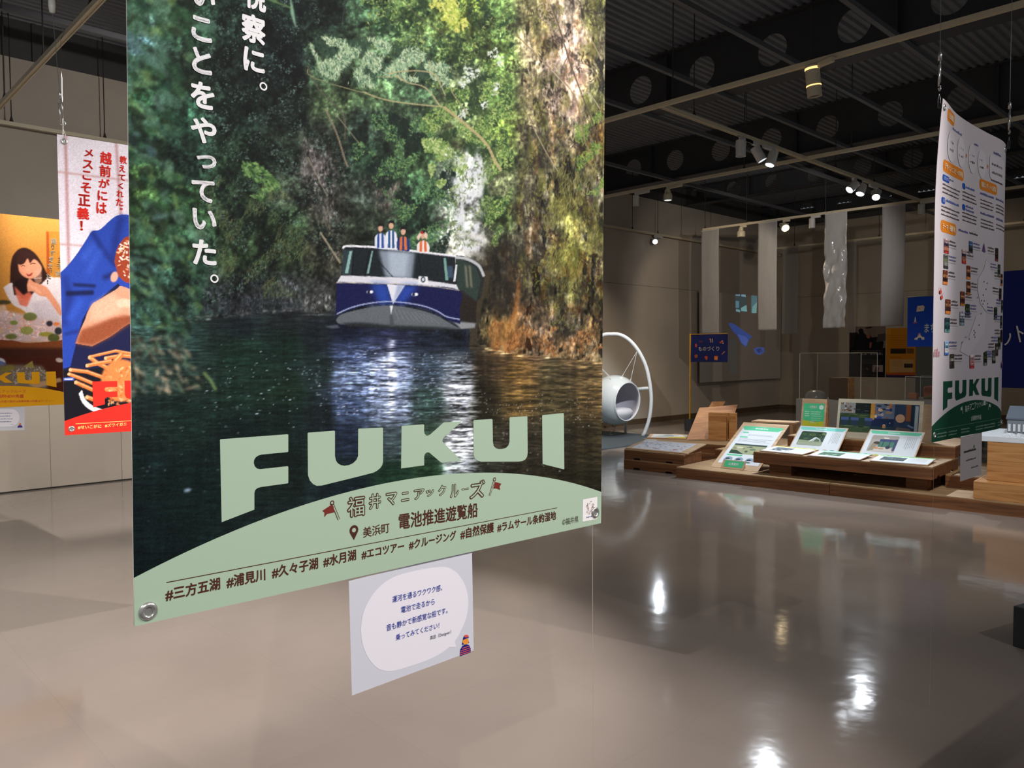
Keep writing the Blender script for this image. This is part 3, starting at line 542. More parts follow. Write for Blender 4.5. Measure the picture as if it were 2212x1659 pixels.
# ================================================================ THE HALL
XW, YB, HW, HC, HR = -10.215, 19.85, 4.87, 5.3, 4.09      # long wall, far wall, wall height, deck height, track height
def floor_mat():
    m = bpy.data.materials.new('vinyl_floor'); m.use_nodes = True; nt = m.node_tree; b = nt.nodes['Principled BSDF']; N, Lk = nt.nodes.new, nt.links.new
    tc = N('ShaderNodeTexCoord'); n1 = N('ShaderNodeTexNoise'); n1.inputs['Scale'].default_value = .7; n1.inputs['Detail'].default_value = 6; Lk(tc.outputs['Object'], n1.inputs['Vector'])
    rp = N('ShaderNodeValToRGB'); rp.color_ramp.elements[0].position = .3; rp.color_ramp.elements[0].color = L4((140, 128, 119)); rp.color_ramp.elements[1].position = .7; rp.color_ramp.elements[1].color = L4((155, 143, 134)); Lk(n1.outputs[0], rp.inputs[0])
    br = N('ShaderNodeTexBrick'); br.offset = 0; br.inputs['Scale'].default_value = 1; br.inputs['Brick Width'].default_value = .9; br.inputs['Row Height'].default_value = .9; br.inputs['Mortar Size'].default_value = .0022; br.inputs['Color1'].default_value = (1, 1, 1, 1); br.inputs['Color2'].default_value = (.97, .97, .97, 1); br.inputs['Mortar'].default_value = (.93, .93, .93, 1); Lk(tc.outputs['Object'], br.inputs['Vector'])
    mx = N('ShaderNodeMix'); mx.data_type = 'RGBA'; mx.blend_type = 'MULTIPLY'; mx.inputs[0].default_value = 1; Lk(rp.outputs[0], mx.inputs[6]); Lk(br.outputs[0], mx.inputs[7]); Lk(mx.outputs[2], b.inputs['Base Color'])
    n2 = N('ShaderNodeTexNoise'); n2.inputs['Scale'].default_value = 2.6; n2.inputs['Detail'].default_value = 6; Lk(tc.outputs['Object'], n2.inputs['Vector'])
    mr = N('ShaderNodeMapRange'); mr.inputs['To Min'].default_value = .05; mr.inputs['To Max'].default_value = .13; Lk(n2.outputs[0], mr.inputs[0]); Lk(mr.outputs[0], b.inputs['Roughness'])
    n3 = N('ShaderNodeTexNoise'); n3.inputs['Scale'].default_value = 5; n3.inputs['Detail'].default_value = 3; Lk(tc.outputs['Object'], n3.inputs['Vector'])
    bp = N('ShaderNodeBump'); bp.inputs['Strength'].default_value = .10; bp.inputs['Distance'].default_value = .012; Lk(n3.outputs[0], bp.inputs['Height']); Lk(bp.outputs[0], b.inputs['Normal'])
    b.inputs['IOR'].default_value = 1.5; b.inputs['Specular IOR Level'].default_value = .62
    return m
def wall_mat(name, col, v0, vstep, horiz, axis):
    """painted panels: soft mottling, butt joints every vstep metres along the wall and one level joint"""
    m = bpy.data.materials.new(name); m.use_nodes = True; nt = m.node_tree; b = nt.nodes['Principled BSDF']; N, Lk = nt.nodes.new, nt.links.new; b.inputs['Roughness'].default_value = .7
    g = N('ShaderNodeNewGeometry'); sp = N('ShaderNodeSeparateXYZ'); Lk(g.outputs['Position'], sp.inputs[0])
    def M(op, a, c=None, v=None):
        q = N('ShaderNodeMath'); q.operation = op; Lk(a, q.inputs[0])
        if c is not None: Lk(c, q.inputs[1])
        if v is not None: q.inputs[1].default_value = v
        return q.outputs[0]
    t = M('SUBTRACT', sp.outputs[axis], v=v0-200*vstep); t = M('MODULO', t, v=vstep); v = M('LESS_THAN', t, v=.007); hz = M('LESS_THAN', M('ABSOLUTE', M('SUBTRACT', sp.outputs[2], v=horiz)), v=.006)
    v = M('MULTIPLY', M('MULTIPLY', v, c=M('LESS_THAN', sp.outputs[2], v=horiz)), c=M('LESS_THAN', sp.outputs[1], v=6.)); s = M('MULTIPLY', M('MAXIMUM', v, c=hz), v=.6)
    n1 = N('ShaderNodeTexNoise'); n1.inputs['Scale'].default_value = 1.1; n1.inputs['Detail'].default_value = 6; Lk(g.outputs['Position'], n1.inputs['Vector'])
    rp = N('ShaderNodeValToRGB'); c = np.array(col); rp.color_ramp.elements[0].position = .3; rp.color_ramp.elements[0].color = L4(c*.96); rp.color_ramp.elements[1].position = .7; rp.color_ramp.elements[1].color = L4(np.minimum(255, c*1.03)); Lk(n1.outputs[0], rp.inputs[0])
    mx = N('ShaderNodeMix'); mx.data_type = 'RGBA'; Lk(s, mx.inputs[0]); Lk(rp.outputs[0], mx.inputs[6]); mx.inputs[7].default_value = L4((70, 64, 56)); Lk(mx.outputs[2], b.inputs['Base Color'])
    return m
struct(MB().box(XW-.2, -3, -.1, 5, YB+.2, 0).build('floor', floor_mat()))
ys0, ys1 = onX(110, 1050, XW)[1], onX(263, 1030, XW)[1]
struct(MB().box(XW-.15, -3, 0, XW, YB, HW).build('wall_left', wall_mat('panel_wall', (188, 176, 160), ys0, (ys1-ys0), 2.98, 1)))
struct(MB().box(XW-.15, YB, 0, 5, YB+.15, HW).build('wall_back', wall_mat('far_panel_wall', (176, 162, 142), XW, 1.5, 2.98, 0)))
DARK = mat('dark_steel', (58, 58, 60), .6, vary=.08); DECK = mat('galvanised_deck', (116, 118, 122), .55, vary=.06); BLACKISH = mat('dark_plaster', (74, 72, 70), .8, vary=.05)
u = MB(); u.box(XW-.15, -3, HW, XW-.02, YB, HC); u.box(XW-.15, YB+.02, HW, 5, YB+.15, HC)
for y in (-1, .6, 2.3, 3.9, 6.2, 9): u.box(XW-.021, y, HW, XW+.005, y+.03, HC)
o = u.build('trim_1', BLACKISH); struct(o); o['label'] = 'dark band above the panel walls'
bb = MB().box(XW, 5.5, 0, XW+.018, YB, .11); bb.build('baseboard_left', mat('brown_skirting', (92, 74, 56), .5))['kind'] = 'structure'
MB().box(XW, YB-.018, 0, 5, YB, .11).build('baseboard_back', MATS['brown_skirting'])['kind'] = 'structure'
MB().box(XW, -3, 0, XW+.006, 5.5, .016).build('trim_2', mat('shadow_gap', (40, 36, 32), .8))['kind'] = 'structure'  # dark strip painted as the shade of the gap at the wall foot
# corrugated roof deck, ridges along the long wall
d = MB(); x = XW-.15; prof = []
while x < 5: prof += [(x, HC), (x+.04, HC), (x+.055, HC+.028), (x+.09, HC+.028)]; x += .105
n = len(prof)
d.add([(a, -3, b) for a, b in prof]+[(a, YB, b) for a, b in prof], [(i, i+1, n+i+1, n+i) for i in range(n-1)])
struct(d.build('ceiling', DECK)); 
# cellular beams: webs pierced by round holes
def beam(y, dp=.67):
    r, s, z0, z1 = .178, .92, HC-dp, HC; zc = (z0+z1)/2-.0; b = MB(); x0 = -6.26-4*s-s/2; K = 32
    for k in range(16):
        xc = x0+s/2+k*s
        cir = [(xc+r*math.cos(2*math.pi*i/K+math.pi/4), zc+r*math.sin(2*math.pi*i/K+math.pi/4)) for i in range(K)]
        rec = []
        for i in range(K):
            q, f = divmod(i, K//4); f /= K/4; a = [(xc+s/2, z1), (xc-s/2, z1), (xc-s/2, z0), (xc+s/2, z0)]
            p, w = a[q], a[(q+1) % 4]; rec.append((p[0]+(w[0]-p[0])*f, p[1]+(w[1]-p[1])*f))
        for yy in (y-.006, y+.006): b.add([(p, yy, q) for p, q in cir]+[(p, yy, q) for p, q in rec], [(i, (i+1) % K, K+(i+1) % K, K+i) for i in range(K)])
        b.add([(p, y-.006, q) for p, q in cir]+[(p, y+.006, q) for p, q in cir], [(i, (i+1) % K, K+(i+1) % K, K+i) for i in range(K)])
        if k % 3 == 1: b.box(xc+s/2-.006, y-.09, z0, xc+s/2+.006, y+.09, z1)
    b.box(x0, y-.12, z0-.016, x0+16*s, y+.12, z0); b.box(x0, y-.12, z1-.016, x0+16*s, y+.12, z1)
    o = struct(b.build('ceiling_beam', DARK)); o['label'] = 'dark cellular steel beam with round holes'; return o
for y in (1.2, 4.75, 8.36, 11.83): beam(y)
for y in (15.4, 18.9): beam(y, .40)
for p in ((1466, 0), (1308, 98), (1308, 217), (1829, 0), (1308, 352)):
    x = onz(*p, 4.585)[0]; o = struct(MB().box(x-.025, 1.2, 4.56, x+.025, 18.9, 4.61).build('ceiling_brace', mat('brace_steel', (92, 92, 94), .6))); o['label'] = 'thin steel brace under the beams'
# ================================================================ TRACK LIGHTS
WHITE = mat('white_enamel', (206, 203, 196), .4, vary=.03); RODM = mat('dark_rod', (58, 52, 46), .6); WIRE = mat('steel_wire', (170, 170, 168), .3, 1.)
TR = 'white lighting tracks hung from the roof'
def track(x0, y0, x1, y1, label, rods, z=HR):
    L = math.hypot(x1-x0, y1-y0); t = empty('lighting_track', (x0, y0, z), label, 'lighting track', TR, rz=math.atan2(y1-y0, x1-x0))
    b = MB(); b.box(0, -.022, 0, L, .022, .03); b.box(0, -.022, -.012, L, -.013, 0); b.box(0, .013, -.012, L, .022, 0); b.build('rail', mat('warm_lit_track', (212, 198, 168), .4), t)  # white rail tinted cream: warm lamplight put into the colour
    for r in rods:
        q = MB(); q.tube([(r, 0, .03), (r, 0, HC-z)], .006, 6); q.lathe([(.004, .1), (.018, .045), (.024, .03)], 10, (r, 0, 0)); q.build('hanger_rod', RODM, t)
    return t
track(XW+.3, 1.82, 4, 1.82, 'near track crossing the top left corner above the red crab poster', [.7, 2.2, 3.55, 5.2, 7, 9, 11.5])
track(XW+.4, 6.77, 4.5, 6.77, 'track slanting up to the top right corner, nearest of the right-hand crossing tracks', [1.6, 4.0, 5.15, 6.6, 8.2, 10, 12])
track(XW+.4, 10.03, 4.5, 10.03, 'second crossing track from the front, two small unlit cans at its left end', [1.6, 4.1, 5.6, 7.8, 9.6])
track(-9.05, 14.24, 3, 14.24, 'third crossing track, carrying the white cloth strips', [.05, 1.0, 2.6, 4.1, 6, 8])
track(-9.6, 18.2, 3, 18.2, 'farthest crossing track close to the back wall', [.6, 2.6, 4.0, 5.4])
track(-4.82, 6.795, -4.82, 10.005, 'track running away from us between the first two crossing tracks', [.6, 1.7])
track(-4.82, 10.055, -4.82, 14.215, 'track running away from us with the dazzling lamp cluster', [.9, 2.25])
track(-10.09, 0, -10.09, 19.6, 'thin track along the long wall behind the posters', [2.05, 3.0, 5, 8, 10.3, 13.2, 14.1])
GL = 'white track spotlights'
GLOW_C, GLOW_W = mat('lit_lens_cool', (240, 246, 255), .3, emit=26.), mat('lit_lens_warm', (255, 226, 176), .3, emit=16.); DULL = mat('unlit_lens', (150, 150, 146), .2)
DIMW, DIMC = mat('half_lit_lens_warm', (255, 232, 190), .3, emit=3.), mat('half_lit_lens_cool', (225, 238, 255), .3, emit=3.)
CREAM = mat('cream_enamel', (206, 194, 164), .4)
def lamp(x, y, rz, aim, label, glass, R=.052, L=.155, drv=.24, body=None, disc=False, z=HR):
    """driver box under the track, yoke, can and lens; aim = direction the can points"""
    body = body or WHITE
    t = empty('track_spotlight', (x, y, z-.012), label, 'spotlight', GL)
    c, s = math.cos(rz), math.sin(rz); d = MB().box(-.02-drv, -.019, -.045, .02, .019, 0)
    d.v = [(p*c-q*s, p*s+q*c, r) for p, q, r in d.v]; d.build('driver_box', body, t, bevel=.004)
    a = _n(aim); pv = np.array([0, 0, -.12]); side = np.cross(a, (0, 0, 1.)); side = _n(side) if np.linalg.norm(side) > .05 else np.array([s, -c, 0.])
    yk = MB(); yk.tube([(0, 0, -.045), (0, 0, -.06)], .012, 8)
    yk.tube([pv+side*(R+.008), pv+side*(R+.008)+(0, 0, .05), (0, 0, -.06), pv-side*(R+.008)+(0, 0, .05), pv-side*(R+.008)], .006, 6); yk.build('yoke', body, t)
    k = pv-a*L*.42
    if disc: hp = [(.002, 0), (R*.55, 0), (R*.6, L*.32), (R, L*.42), (R*1.08, L*.6), (R*1.08, L*.95), (R*.95, L), (R*.9, L*.97)]
    else: hp = [(.002, .004), (R*.86, .004), (R*.9, 0), (R, .006), (R, L), (R*.9, L), (R*.88, L*.93)]
    MB().lathe(hp, 28, k, a).build('can', body, t, smooth=False); h = L*.95
    MB().lathe([(.001, h), (R*.89, h)], 24, k, a).build('lens', glass, t); return t
P_ = lambda px, py: onz(px, py, HR)
D0 = (0, 0, -1)
lamp(P_(1762, 140)[0], 6.77, math.pi*.9, (.05, .12, -1), 'cream can lamp with warm glow bands, alone on the nearest right-hand track', mat('dark_lens', (40, 38, 36), .3), .062, .27, .2, CREAM)
for q_ in (.02, .17): t_ = [o for o in COL.objects if o.name.startswith('track_spotlight')][-1]; a_ = _n((.05, .12, -1)); MB().lathe([(.0625, q_), (.064, q_+.003), (.064, q_+.018-.008*(q_ > .1)), (.0625, q_+.02-.008*(q_ > .1))], 28, np.array([0, 0, -.12])-a_*.27*.42, a_).build('glow_band', mat('warm_band', (255, 206, 130), .3, emit=1.6), t_)
lamp(-4.82, 8.38, -math.pi/2, D0, 'white can hanging straight down beside the tilted pair', DULL, .058, .19)
lamp(-4.82, 8.78, math.pi/2, (.45, .30, -1), 'white can tilted towards the right, front one of the tilted pair', DIMC, .058, .19, .3)
lamp(-4.80, 9.10, math.pi/2, (-.15, -.35, -1), 'white can behind the tilted front one, lens glowing', GLOW_C, .058, .19, .2)
lamp(P_(1403, 420)[0], 10.03, math.pi*.99, D0, 'small unlit can at the left end of the second crossing track', DULL, .05, .16)
lamp(P_(1474, 408)[0], 10.03, math.pi*.99, D0, 'round-headed lamp with cool lit face, second crossing track', DIMC, .062, .17, disc=True, body=CREAM)
lamp(-4.82, 11.55, -math.pi/2, (-.5, -.95, -1), 'dazzling white lamp, left one of the bright cluster', GLOW_C, .06, .16)
lamp(-4.82, 11.85, math.pi/2, (-.1, -.5, -1), 'dazzling white lamp in the middle of the bright cluster', GLOW_C, .06, .16, .2)
lamp(-4.82, 12.4, math.pi/2, (.3, -1.0, -1), 'dazzling white lamp, right one of the bright cluster', GLOW_C, .06, .16)
lamp(P_(1606, 487)[0], 14.24, math.pi, D0, 'unlit round-headed lamp between the first two cloth strips', DULL, .075, .19, .1, disc=True, body=CREAM)
lamp(P_(1700, 475)[0], 14.24, math.pi, (.55, -.5, -.5), 'warm lit round-headed lamp tilted sideways by the second cloth strip', GLOW_W, .075, .17, .1, disc=True, body=CREAM)
lamp(P_(1757, 466)[0], 14.24, math.pi, D0, 'unlit white can left of the shiny strip', DULL, .055, .18, .14)
lamp(P_(2000, 437)[0], 14.24, math.pi, D0, 'unlit white can right of the last cloth strip', DULL, .055, .18, .26)
lamp(-10.09, 14.0, -math.pi/2, (.62, -.85, -.45), 'star-bright lamp low on the wall track', mat('star_lens', (240, 246, 255), .3, emit=4.), .06, .15)
# ================================================================ CLOTH STRIPS ON THE THIRD TRACK
CLOTH = mat('thin_white_cloth', (196, 192, 188), .8, trans=.35, vary=.05, vscale=(20, 20, 3), alpha=.93); FAINT = mat('sheer_white_cloth', (190, 186, 180), .8, trans=.4, alpha=.6); FILM = mat('crinkled_film', (206, 202, 198), .16, bump=1., bscale=9, trans=.2, vary=.08, vscale=(5, 5, 3))
def strip(p, q, y, zb, m, label, crinkle=0., seed=0):
    x0, x1 = onY(*p, y)[0], onY(*q, y)[0]; rng = np.random.default_rng(seed); h = HR-.012-zb
    t = empty('cloth_strip', (x0, y, zb), label, 'hanging cloth', 'white strips hanging from the tracks')
    nx, nz = 14, 60; X, Z = np.meshgrid(np.linspace(0, x1-x0, nx), np.linspace(0, h, nz)); Yd = .012*np.sin(Z*2.1+seed)+.006*np.sin(X*14+seed)
    if crinkle: Yd = Yd+crinkle*up(noise(rng, nz, nx, 9, 5, 3), nz, nx)*np.clip((h-Z)/1.0, 0, 1)
    Yd *= np.clip((h-Z)/.3, 0, 1)
    i = np.arange(nx*nz).reshape(nz, nx); b = MB(); b.add(np.c_[X.ravel(), Yd.ravel(), Z.ravel()], [tuple(k) for k in np.stack([i[:-1, :-1], i[:-1, 1:], i[1:, 1:], i[1:, :-1]], -1).reshape(-1, 4)])
    o = b.build('cloth', m, t, smooth=True); so = o.modifiers.new('s', 'SOLIDIFY'); so.thickness = .002
    MB().tube([(0, 0, h-.01), (x1-x0, 0, h-.01)], .008, 8).build('top_rod', WHITE, t)
strip((1515, 498), (1553, 494), 14.22, 1.93, CLOTH, 'plain cloth strip, farthest left of the row', 0, 1)
strip((1638, 481), (1679, 477), 14.22, 1.965, CLOTH, 'plain cloth strip with a faint glow, second from the left in front of the sheet', 0, 2)
strip((1782, 461), (1830, 457), 14.22, 1.975, FILM, 'shiny crinkled film strip catching warm light', .022, 3)
strip((1906, 442), (1956, 439), 14.22, 1.98, CLOTH, 'plain cloth strip just left of the white banner', 0, 4)
strip((1690, 540), (1724, 539), 18.2, 1.97, FAINT, 'dim sheer strip on the farthest track, right of the sheet', 0, 5)
strip((1834, 521), (1850, 520), 18.2, 1.97, FAINT, 'dim narrow strip on the farthest track beside the shiny film', 0, 6)
# ================================================================ PROJECTION SHEET BY THE LONG WALL
ya, yb = onX(1510, 700, -10.08)[1], onX(1687, 700, -10.08)[1]
S = Sheet('projection_sheet', (-10.08, ya, .83), (0, 1, 0), (0, 0, 1), 'big pale sheet in the corner with a faint blue projected picture', 'projection screen')
S.bend = lambda x, y: .03*np.sin(x*1.3+1)*np.clip(1-y/2.2, 0, 1)
PAPER = mat('sheet_fabric', (196, 184, 170), .8, vary=.03)
S.plain('sheet', 0, 0, yb-ya, 2.14, (190, 180, 168), n=(40, 20))
PROJ = bpy.data.materials.new('projected_light'); PROJ.use_nodes = True; _b = PROJ.node_tree.nodes['Principled BSDF']; _a = PROJ.node_tree.nodes.new('ShaderNodeAttribute'); _a.attribute_name = 'ink'
PROJ.node_tree.links.new(_a.outputs['Color'], _b.inputs['Emission Color']); PROJ.node_tree.links.new(_a.outputs['Color'], _b.inputs['Base Color']); _b.inputs['Emission Strength'].default_value = .32
zf = lambda q, p: (p[0]/q+1300, p[1]/q+600); Z3 = lambda *pp: S.P([zf(4.609, p) for p in pp])
o = S.inks('projected_picture', [(Z3((1325, 160), (1430, 165), (1448, 345), (1330, 335)), (84, 96, 100)), (Z3((1330, 165), (1376, 165), (1378, 182), (1330, 180)), (150, 190, 220)), (Z3((1388, 165), (1430, 168), (1434, 192), (1388, 186)), (160, 200, 220)), (Z3((1330, 230), (1365, 232), (1365, 300), (1330, 300)), (120, 170, 190)), (Z3((1385, 300), (1440, 270), (1446, 338), (1385, 330)), (150, 210, 214)),
    (Z3((1335, 310), (1375, 320), (1376, 345), (1335, 335)), (150, 205, 214)), (Z3((1488, 175), (1545, 180), (1545, 270), (1530, 355), (1488, 350)), (110, 150, 162)), (Z3((1500, 290), (1545, 240), (1540, 350), (1496, 350)), (150, 205, 205)),
    (Z3((1255, 455), (1285, 448), (1340, 475), (1400, 520), (1500, 582), (1470, 620), (1440, 690), (1390, 655), (1350, 580), (1300, 530)), (74, 96, 176)), (Z3((1350, 560), (1440, 590), (1460, 620), (1440, 680), (1395, 650)), (96, 122, 200)), (Z3((1515, 710), (1560, 690), (1620, 695), (1625, 740), (1575, 772), (1530, 750)), (84, 104, 180)), (Z3((1540, 715), (1590, 700), (1610, 735), (1570, 750)), (60, 70, 120)),
    (Z3((1250, 620), (1330, 600), (1345, 960), (1270, 960)), (84, 82, 80))], .004, m=PROJ)
o['label'] = 'bluish projected windows and cloth'
for y_ in (.06, yb-ya-.06): MB().tube([(y_, 2.13, -.001), (y_, HR-.83-.012, -.01)], .002, 5).build('hanging_cord', WIRE, S.root)
# ================================================================ POSTERS ON THE FAR WALL
def far_poster(name, x0, x1, z0, z1, label, shapes, bg, words=()):
    s = Sheet(name, (x0, YB-.004, z0), (1, 0, 0), (0, 0, 1), label, 'poster', 'posters on the far wall'); s.plain('sheet', 0, 0, x1-x0, z1-z0, bg, thick=.003, n=(4, 4)); s.inks('print', shapes(s), .002); 
    if words: s.text('lettering', words, .004)
def _bp(s):
    r = np.random.default_rng(3); w, h = .88, 1.26; o = [([(0, .72), (w, .72), (w, h), (0, h)], (122, 104, 92)), ([(0, .72), (.2, .72), (.22, 1.1), (0, 1.2)], (46, 36, 32)), ([(.1, .72), (.42, .72), (.46, 1.0), (.36, 1.1), (.34, 1.18), (.28, 1.22), (.22, 1.17), (.24, 1.08), (.14, 1.02)], (26, 24, 26)), ([(.4, .72), (.82, .72), (.84, .86), (.7, 1.0), (.55, .98), (.5, 1.08), (.42, 1.04), (.42, .9)], (24, 22, 24)), (ell(.47, 1.02, .05, .06), (150, 96, 74)), ([(.5, .72), (.54, .72), (.56, .86), (.5, .86)], (150, 88, 66)), ([(.4, 1.2), (.56, 1.22), (.54, 1.25), (.4, 1.23)], (40, 36, 36)), ([(.66, .86), (.88, .9), (.88, 1.08), (.7, 1.06)], (70, 62, 56))]
    for k in range(3): o.append(([(.04, .66-k*.02), (.84-r.uniform(0, .2), .66-k*.02), (.84-r.uniform(0, .2), .667-k*.02), (.04, .667-k*.02)], (90, 86, 84)))
    for k in range(5): o.append(([(.34, .42-k*.022), (.84-r.uniform(0, .1), .42-k*.022), (.84-r.uniform(0, .1), .426-k*.022), (.34, .426-k*.022)], (74, 70, 68)))
    o += [([(.58, .13), (.83, .13), (.83, .3), (.58, .3)], (150, 128, 122)), ([(.62, .13), (.72, .13), (.74, .24), (.66, .26)], (92, 66, 62)), ([(.42, .2), (.47, .17), (.49, .19), (.44, .24)], (140, 60, 40)), ([(.3, .05), (.84, .05), (.84, .056), (.3, .056)], (80, 76, 74))]; return o
far_poster('wall_poster', -8.33, -7.45, .90, 2.15, 'black poster with two bent figures in its photo, on the far wall', _bp, (22, 20, 22), [('box', '工場「音の風景」', .3, .545, .82, .605, (150, 146, 142), .01)])
def _op(s):
    r = np.random.default_rng(4); w, h = .75, 1.2; o = [([(0, 1.06), (.1, 1.06), (.1, h), (0, h)], (206, 136, 40)), ([(0, 0), (w, 0), (w, .06), (0, .06)], (60, 44, 78)), ([(0, .06), (w, .06), (w, .12), (.6, .14), (.1, .1), (0, .12)], (186, 88, 40))]
    for k in range(8): o.append(([(.1, 1.02-k*.045), (.62-r.uniform(0, .12), 1.02-k*.045), (.62-r.uniform(0, .12), 1.028-k*.045), (.1, 1.028-k*.045)], (150, 98, 30)))
    o += [([(.1, .58), (.46, .58), (.46, .7), (.1, .7)], (52, 40, 34)), ([(.48, .58), (.64, .58), (.64, .7), (.48, .7)], (110, 78, 50)), ([(.1, .48), (.34, .48), (.34, .495), (.1, .495)], (170, 90, 30)), ([(.09, .13), (.63, .13), (.63, .44), (.09, .44)], (196, 150, 96)), ([(.42, .24), (.62, .24), (.62, .34), (.42, .34)], (62, 52, 42))]
    for k in range(5): o.append(([(.12, .40-k*.03), (.38, .40-k*.03), (.38, .406-k*.03), (.12, .406-k*.03)], (160, 112, 60)))
    return o
far_poster('wall_poster', -7.43, -6.68, .90, 2.1, 'orange poster with text blocks beside the black one, on the far wall', _op, (196, 124, 26))
# ================================================================ THE HANGING POSTERS
BW, BH = 1.03, 1.456
def frame3(o, yaw, roll, tilt):
    uu = np.array([-math.sin(yaw), math.cos(yaw), 0]); nn = np.array([math.cos(yaw), math.sin(yaw), 0]); z = np.array([0, 0, 1.])
    v = z*math.cos(tilt)-nn*math.sin(tilt); return np.array(o), uu*math.cos(roll)-v*math.sin(roll), v*math.cos(roll)+uu*math.sin(roll)
PG = 'exhibition posters hung on wires'
BIG = Sheet('hanging_poster', *frame3((-1.1689, .37, 1.1614), -.0078, .0105, -.003), 'huge poster of a blue boat in a leafy gorge, filling the middle', 'poster', PG)
boat = paint_boat_picture()
BIG.picture('sheet', 0, 0, BW, BH, 620, 876, lambda x, y: boat.sample(*(lambda p: (p[0], np.where(p[1] < -295, -590-p[1], p[1])))(BIG.px(x, y))))
z5 = lambda *pp: [(270+a/4.147, 780+b/4.147) for a, b in pp]; z6 = lambda *pp: [(780+a/4.096, 780+b/4.096) for a, b in pp]
arc = np.array(BIG.P([(290, 1248), (362, 1212), (480, 1157), (627, 1100), (780, 1054.6), (917, 1028), (1056, 1022), (1146, 1029), (1244, 1045), (1300, 1062)]))
Aq = np.c_[2*arc, np.ones(len(arc))]; sol = np.linalg.lstsq(Aq, (arc**2).sum(1), rcond=None)[0]; hx, hy = sol[:2]; hr = math.sqrt(sol[2]+hx*hx+hy*hy)
def hill(n=60): return [(0, 0), (BW, 0)]+[(x, hy+math.sqrt(hr*hr-(x-hx)**2)) for x in np.linspace(BW, 0, n)]
FUKUI = [BIG.P(z5((850, 706), (856, 700), (1456, 655), (1462, 661), (1462, 809), (1456, 815), (1225, 837), (1195, 845), (1170, 862), (1155, 888), (1153, 915), (1163, 945), (1183, 963), (1210, 968), (1456, 941), (1462, 947), (1462, 1089), (1456, 1095), (1215, 1128), (1185, 1138), (1165, 1155), (1158, 1180), (1158, 1330), (865, 1443))),
    BIG.P(z5((1635, 648), (1641, 641), (1874, 623), (1880, 629), (1880, 850), (1888, 890), (1905, 915), (1932, 932), (1965, 937), (2005, 932), (2042, 914), (2072, 885), (2087, 850), (2088, 611), (2094, 605))+z6((188, 588), (193, 594), (193, 890), (186, 920), (170, 945), (140, 970), (110, 986), (0, 1015))+z5((1760, 1115), (1715, 1117), (1685, 1102), (1655, 1070), (1638, 1020))),
    BIG.P(z6((357, 579), (363, 573), (551, 559), (557, 565), (557, 622), (562, 645), (575, 658), (590, 659), (608, 650), (728, 545), (740, 541), (878, 535), (884, 540), (735, 670), (722, 690), (719, 708), (728, 724), (884, 876), (878, 884), (710, 898), (700, 892), (610, 816), (598, 808), (580, 808), (565, 820), (557, 842), (557, 922), (353, 950))),
    BIG.P(z6((993, 529), (999, 522), (1156, 512), (1162, 518), (1165, 715), (1172, 750), (1190, 769), (1215, 778), (1245, 778), (1280, 768), (1303, 745), (1312, 712), (1312, 503), (1318, 496), (1464, 487), (1470, 493), (1473, 810), (1468, 845), (1452, 870), (1425, 885), (1395, 889), (1060, 890), (1030, 882), (1005, 860), (994, 828))),
    BIG.P(z6((1601, 484), (1607, 477), (1787, 460), (1793, 466), (1797, 955), (1790, 957), (1605, 910)))]
PANEL, BROWN, OFFW = (160, 180, 158), (74, 42, 34), (222, 220, 222)
p = BIG.inks('title_panel', [(hill(), PANEL)], .0004); p['label'] = 'pale green hill-shaped panel'
BIG.inks('title_lettering', [(q, PANEL) for q in FUKUI], .0004)
q5 = lambda a, b, c, d: (270+a/4.147, b/4.147, 270+c/4.147, d/4.147)
hl = [BIG.boxpx(ch, *bx, OFFW, .034) for ch, bx in (('い', (413, -36, 464, 16)), ('こ', (412.5, 37, 457, 90)), ('と', (414, 105, 457, 160)), ('を', (411, 178, 463, 235)), ('や', (411, 254, 467, 310)), ('っ', (424, 335, 467, 365)), ('て', (413, 389, 463, 437)), ('い', (415, 452, 467, 497)), ('た', (415, 518, 467, 573)), ('視', (525, -44, 574, 22)), ('察', (521, 32, 573, 94)), ('に', (525, 105, 571, 157)))]
BIG.text('headline_lettering', hl[:9]); BIG.text('headline_lettering', hl[9:])
def ring(s, x0, y0, x1, y1, t=.38):
    (xa, ya), (xb, yb) = s.uv(x0, y1), s.uv(x1, y0); cx, cy, rx, ry = (xa+xb)/2, (ya+yb)/2, (xb-xa)/2, (xb-xa)/2
    o = ell(cx, cy, rx, ry, 28); i = ell(cx, cy, rx*(1-t), ry*(1-t), 28); return [([o[k], o[(k+1) % 28], i[(k+1) % 28], i[k]], OFFW) for k in range(28)]
BIG.inks('headline_stops', ring(BIG, 453.5, 593, 471.5, 611)+ring(BIG, 560, 178, 576.5, 196), .0012)
sub = (('福', (748.7, 1071, 788.5, 1117)), ('井', (796, 1065, 823, 1100)), ('マ', (832.5, 1063, 858, 1092)), ('ニ', (866, 1062, 884, 1083)), ('ア', (893, 1056, 917, 1079)), ('ッ', (919, 1057, 937.5, 1072.5)), ('ク', (946, 1047, 963.6, 1071)), ('ル', (971.6, 1045, 991, 1075)), ('ー', (997, 1054, 1012.4, 1058)), ('ズ', (1013, 1037, 1048, 1077)))
BIG.text('subtitle_lettering', [BIG.boxpx(c, *b, BROWN, .06) for c, b in sub], .0008)
row = []
row += [BIG.linepx('美浜町', 784, 1160, 841, 1148, BROWN, .012, 1.05), BIG.linepx('電池推進遊覧船', 860.5, 1141, 1031.5, 1113.5, BROWN, .02, 1.12)]
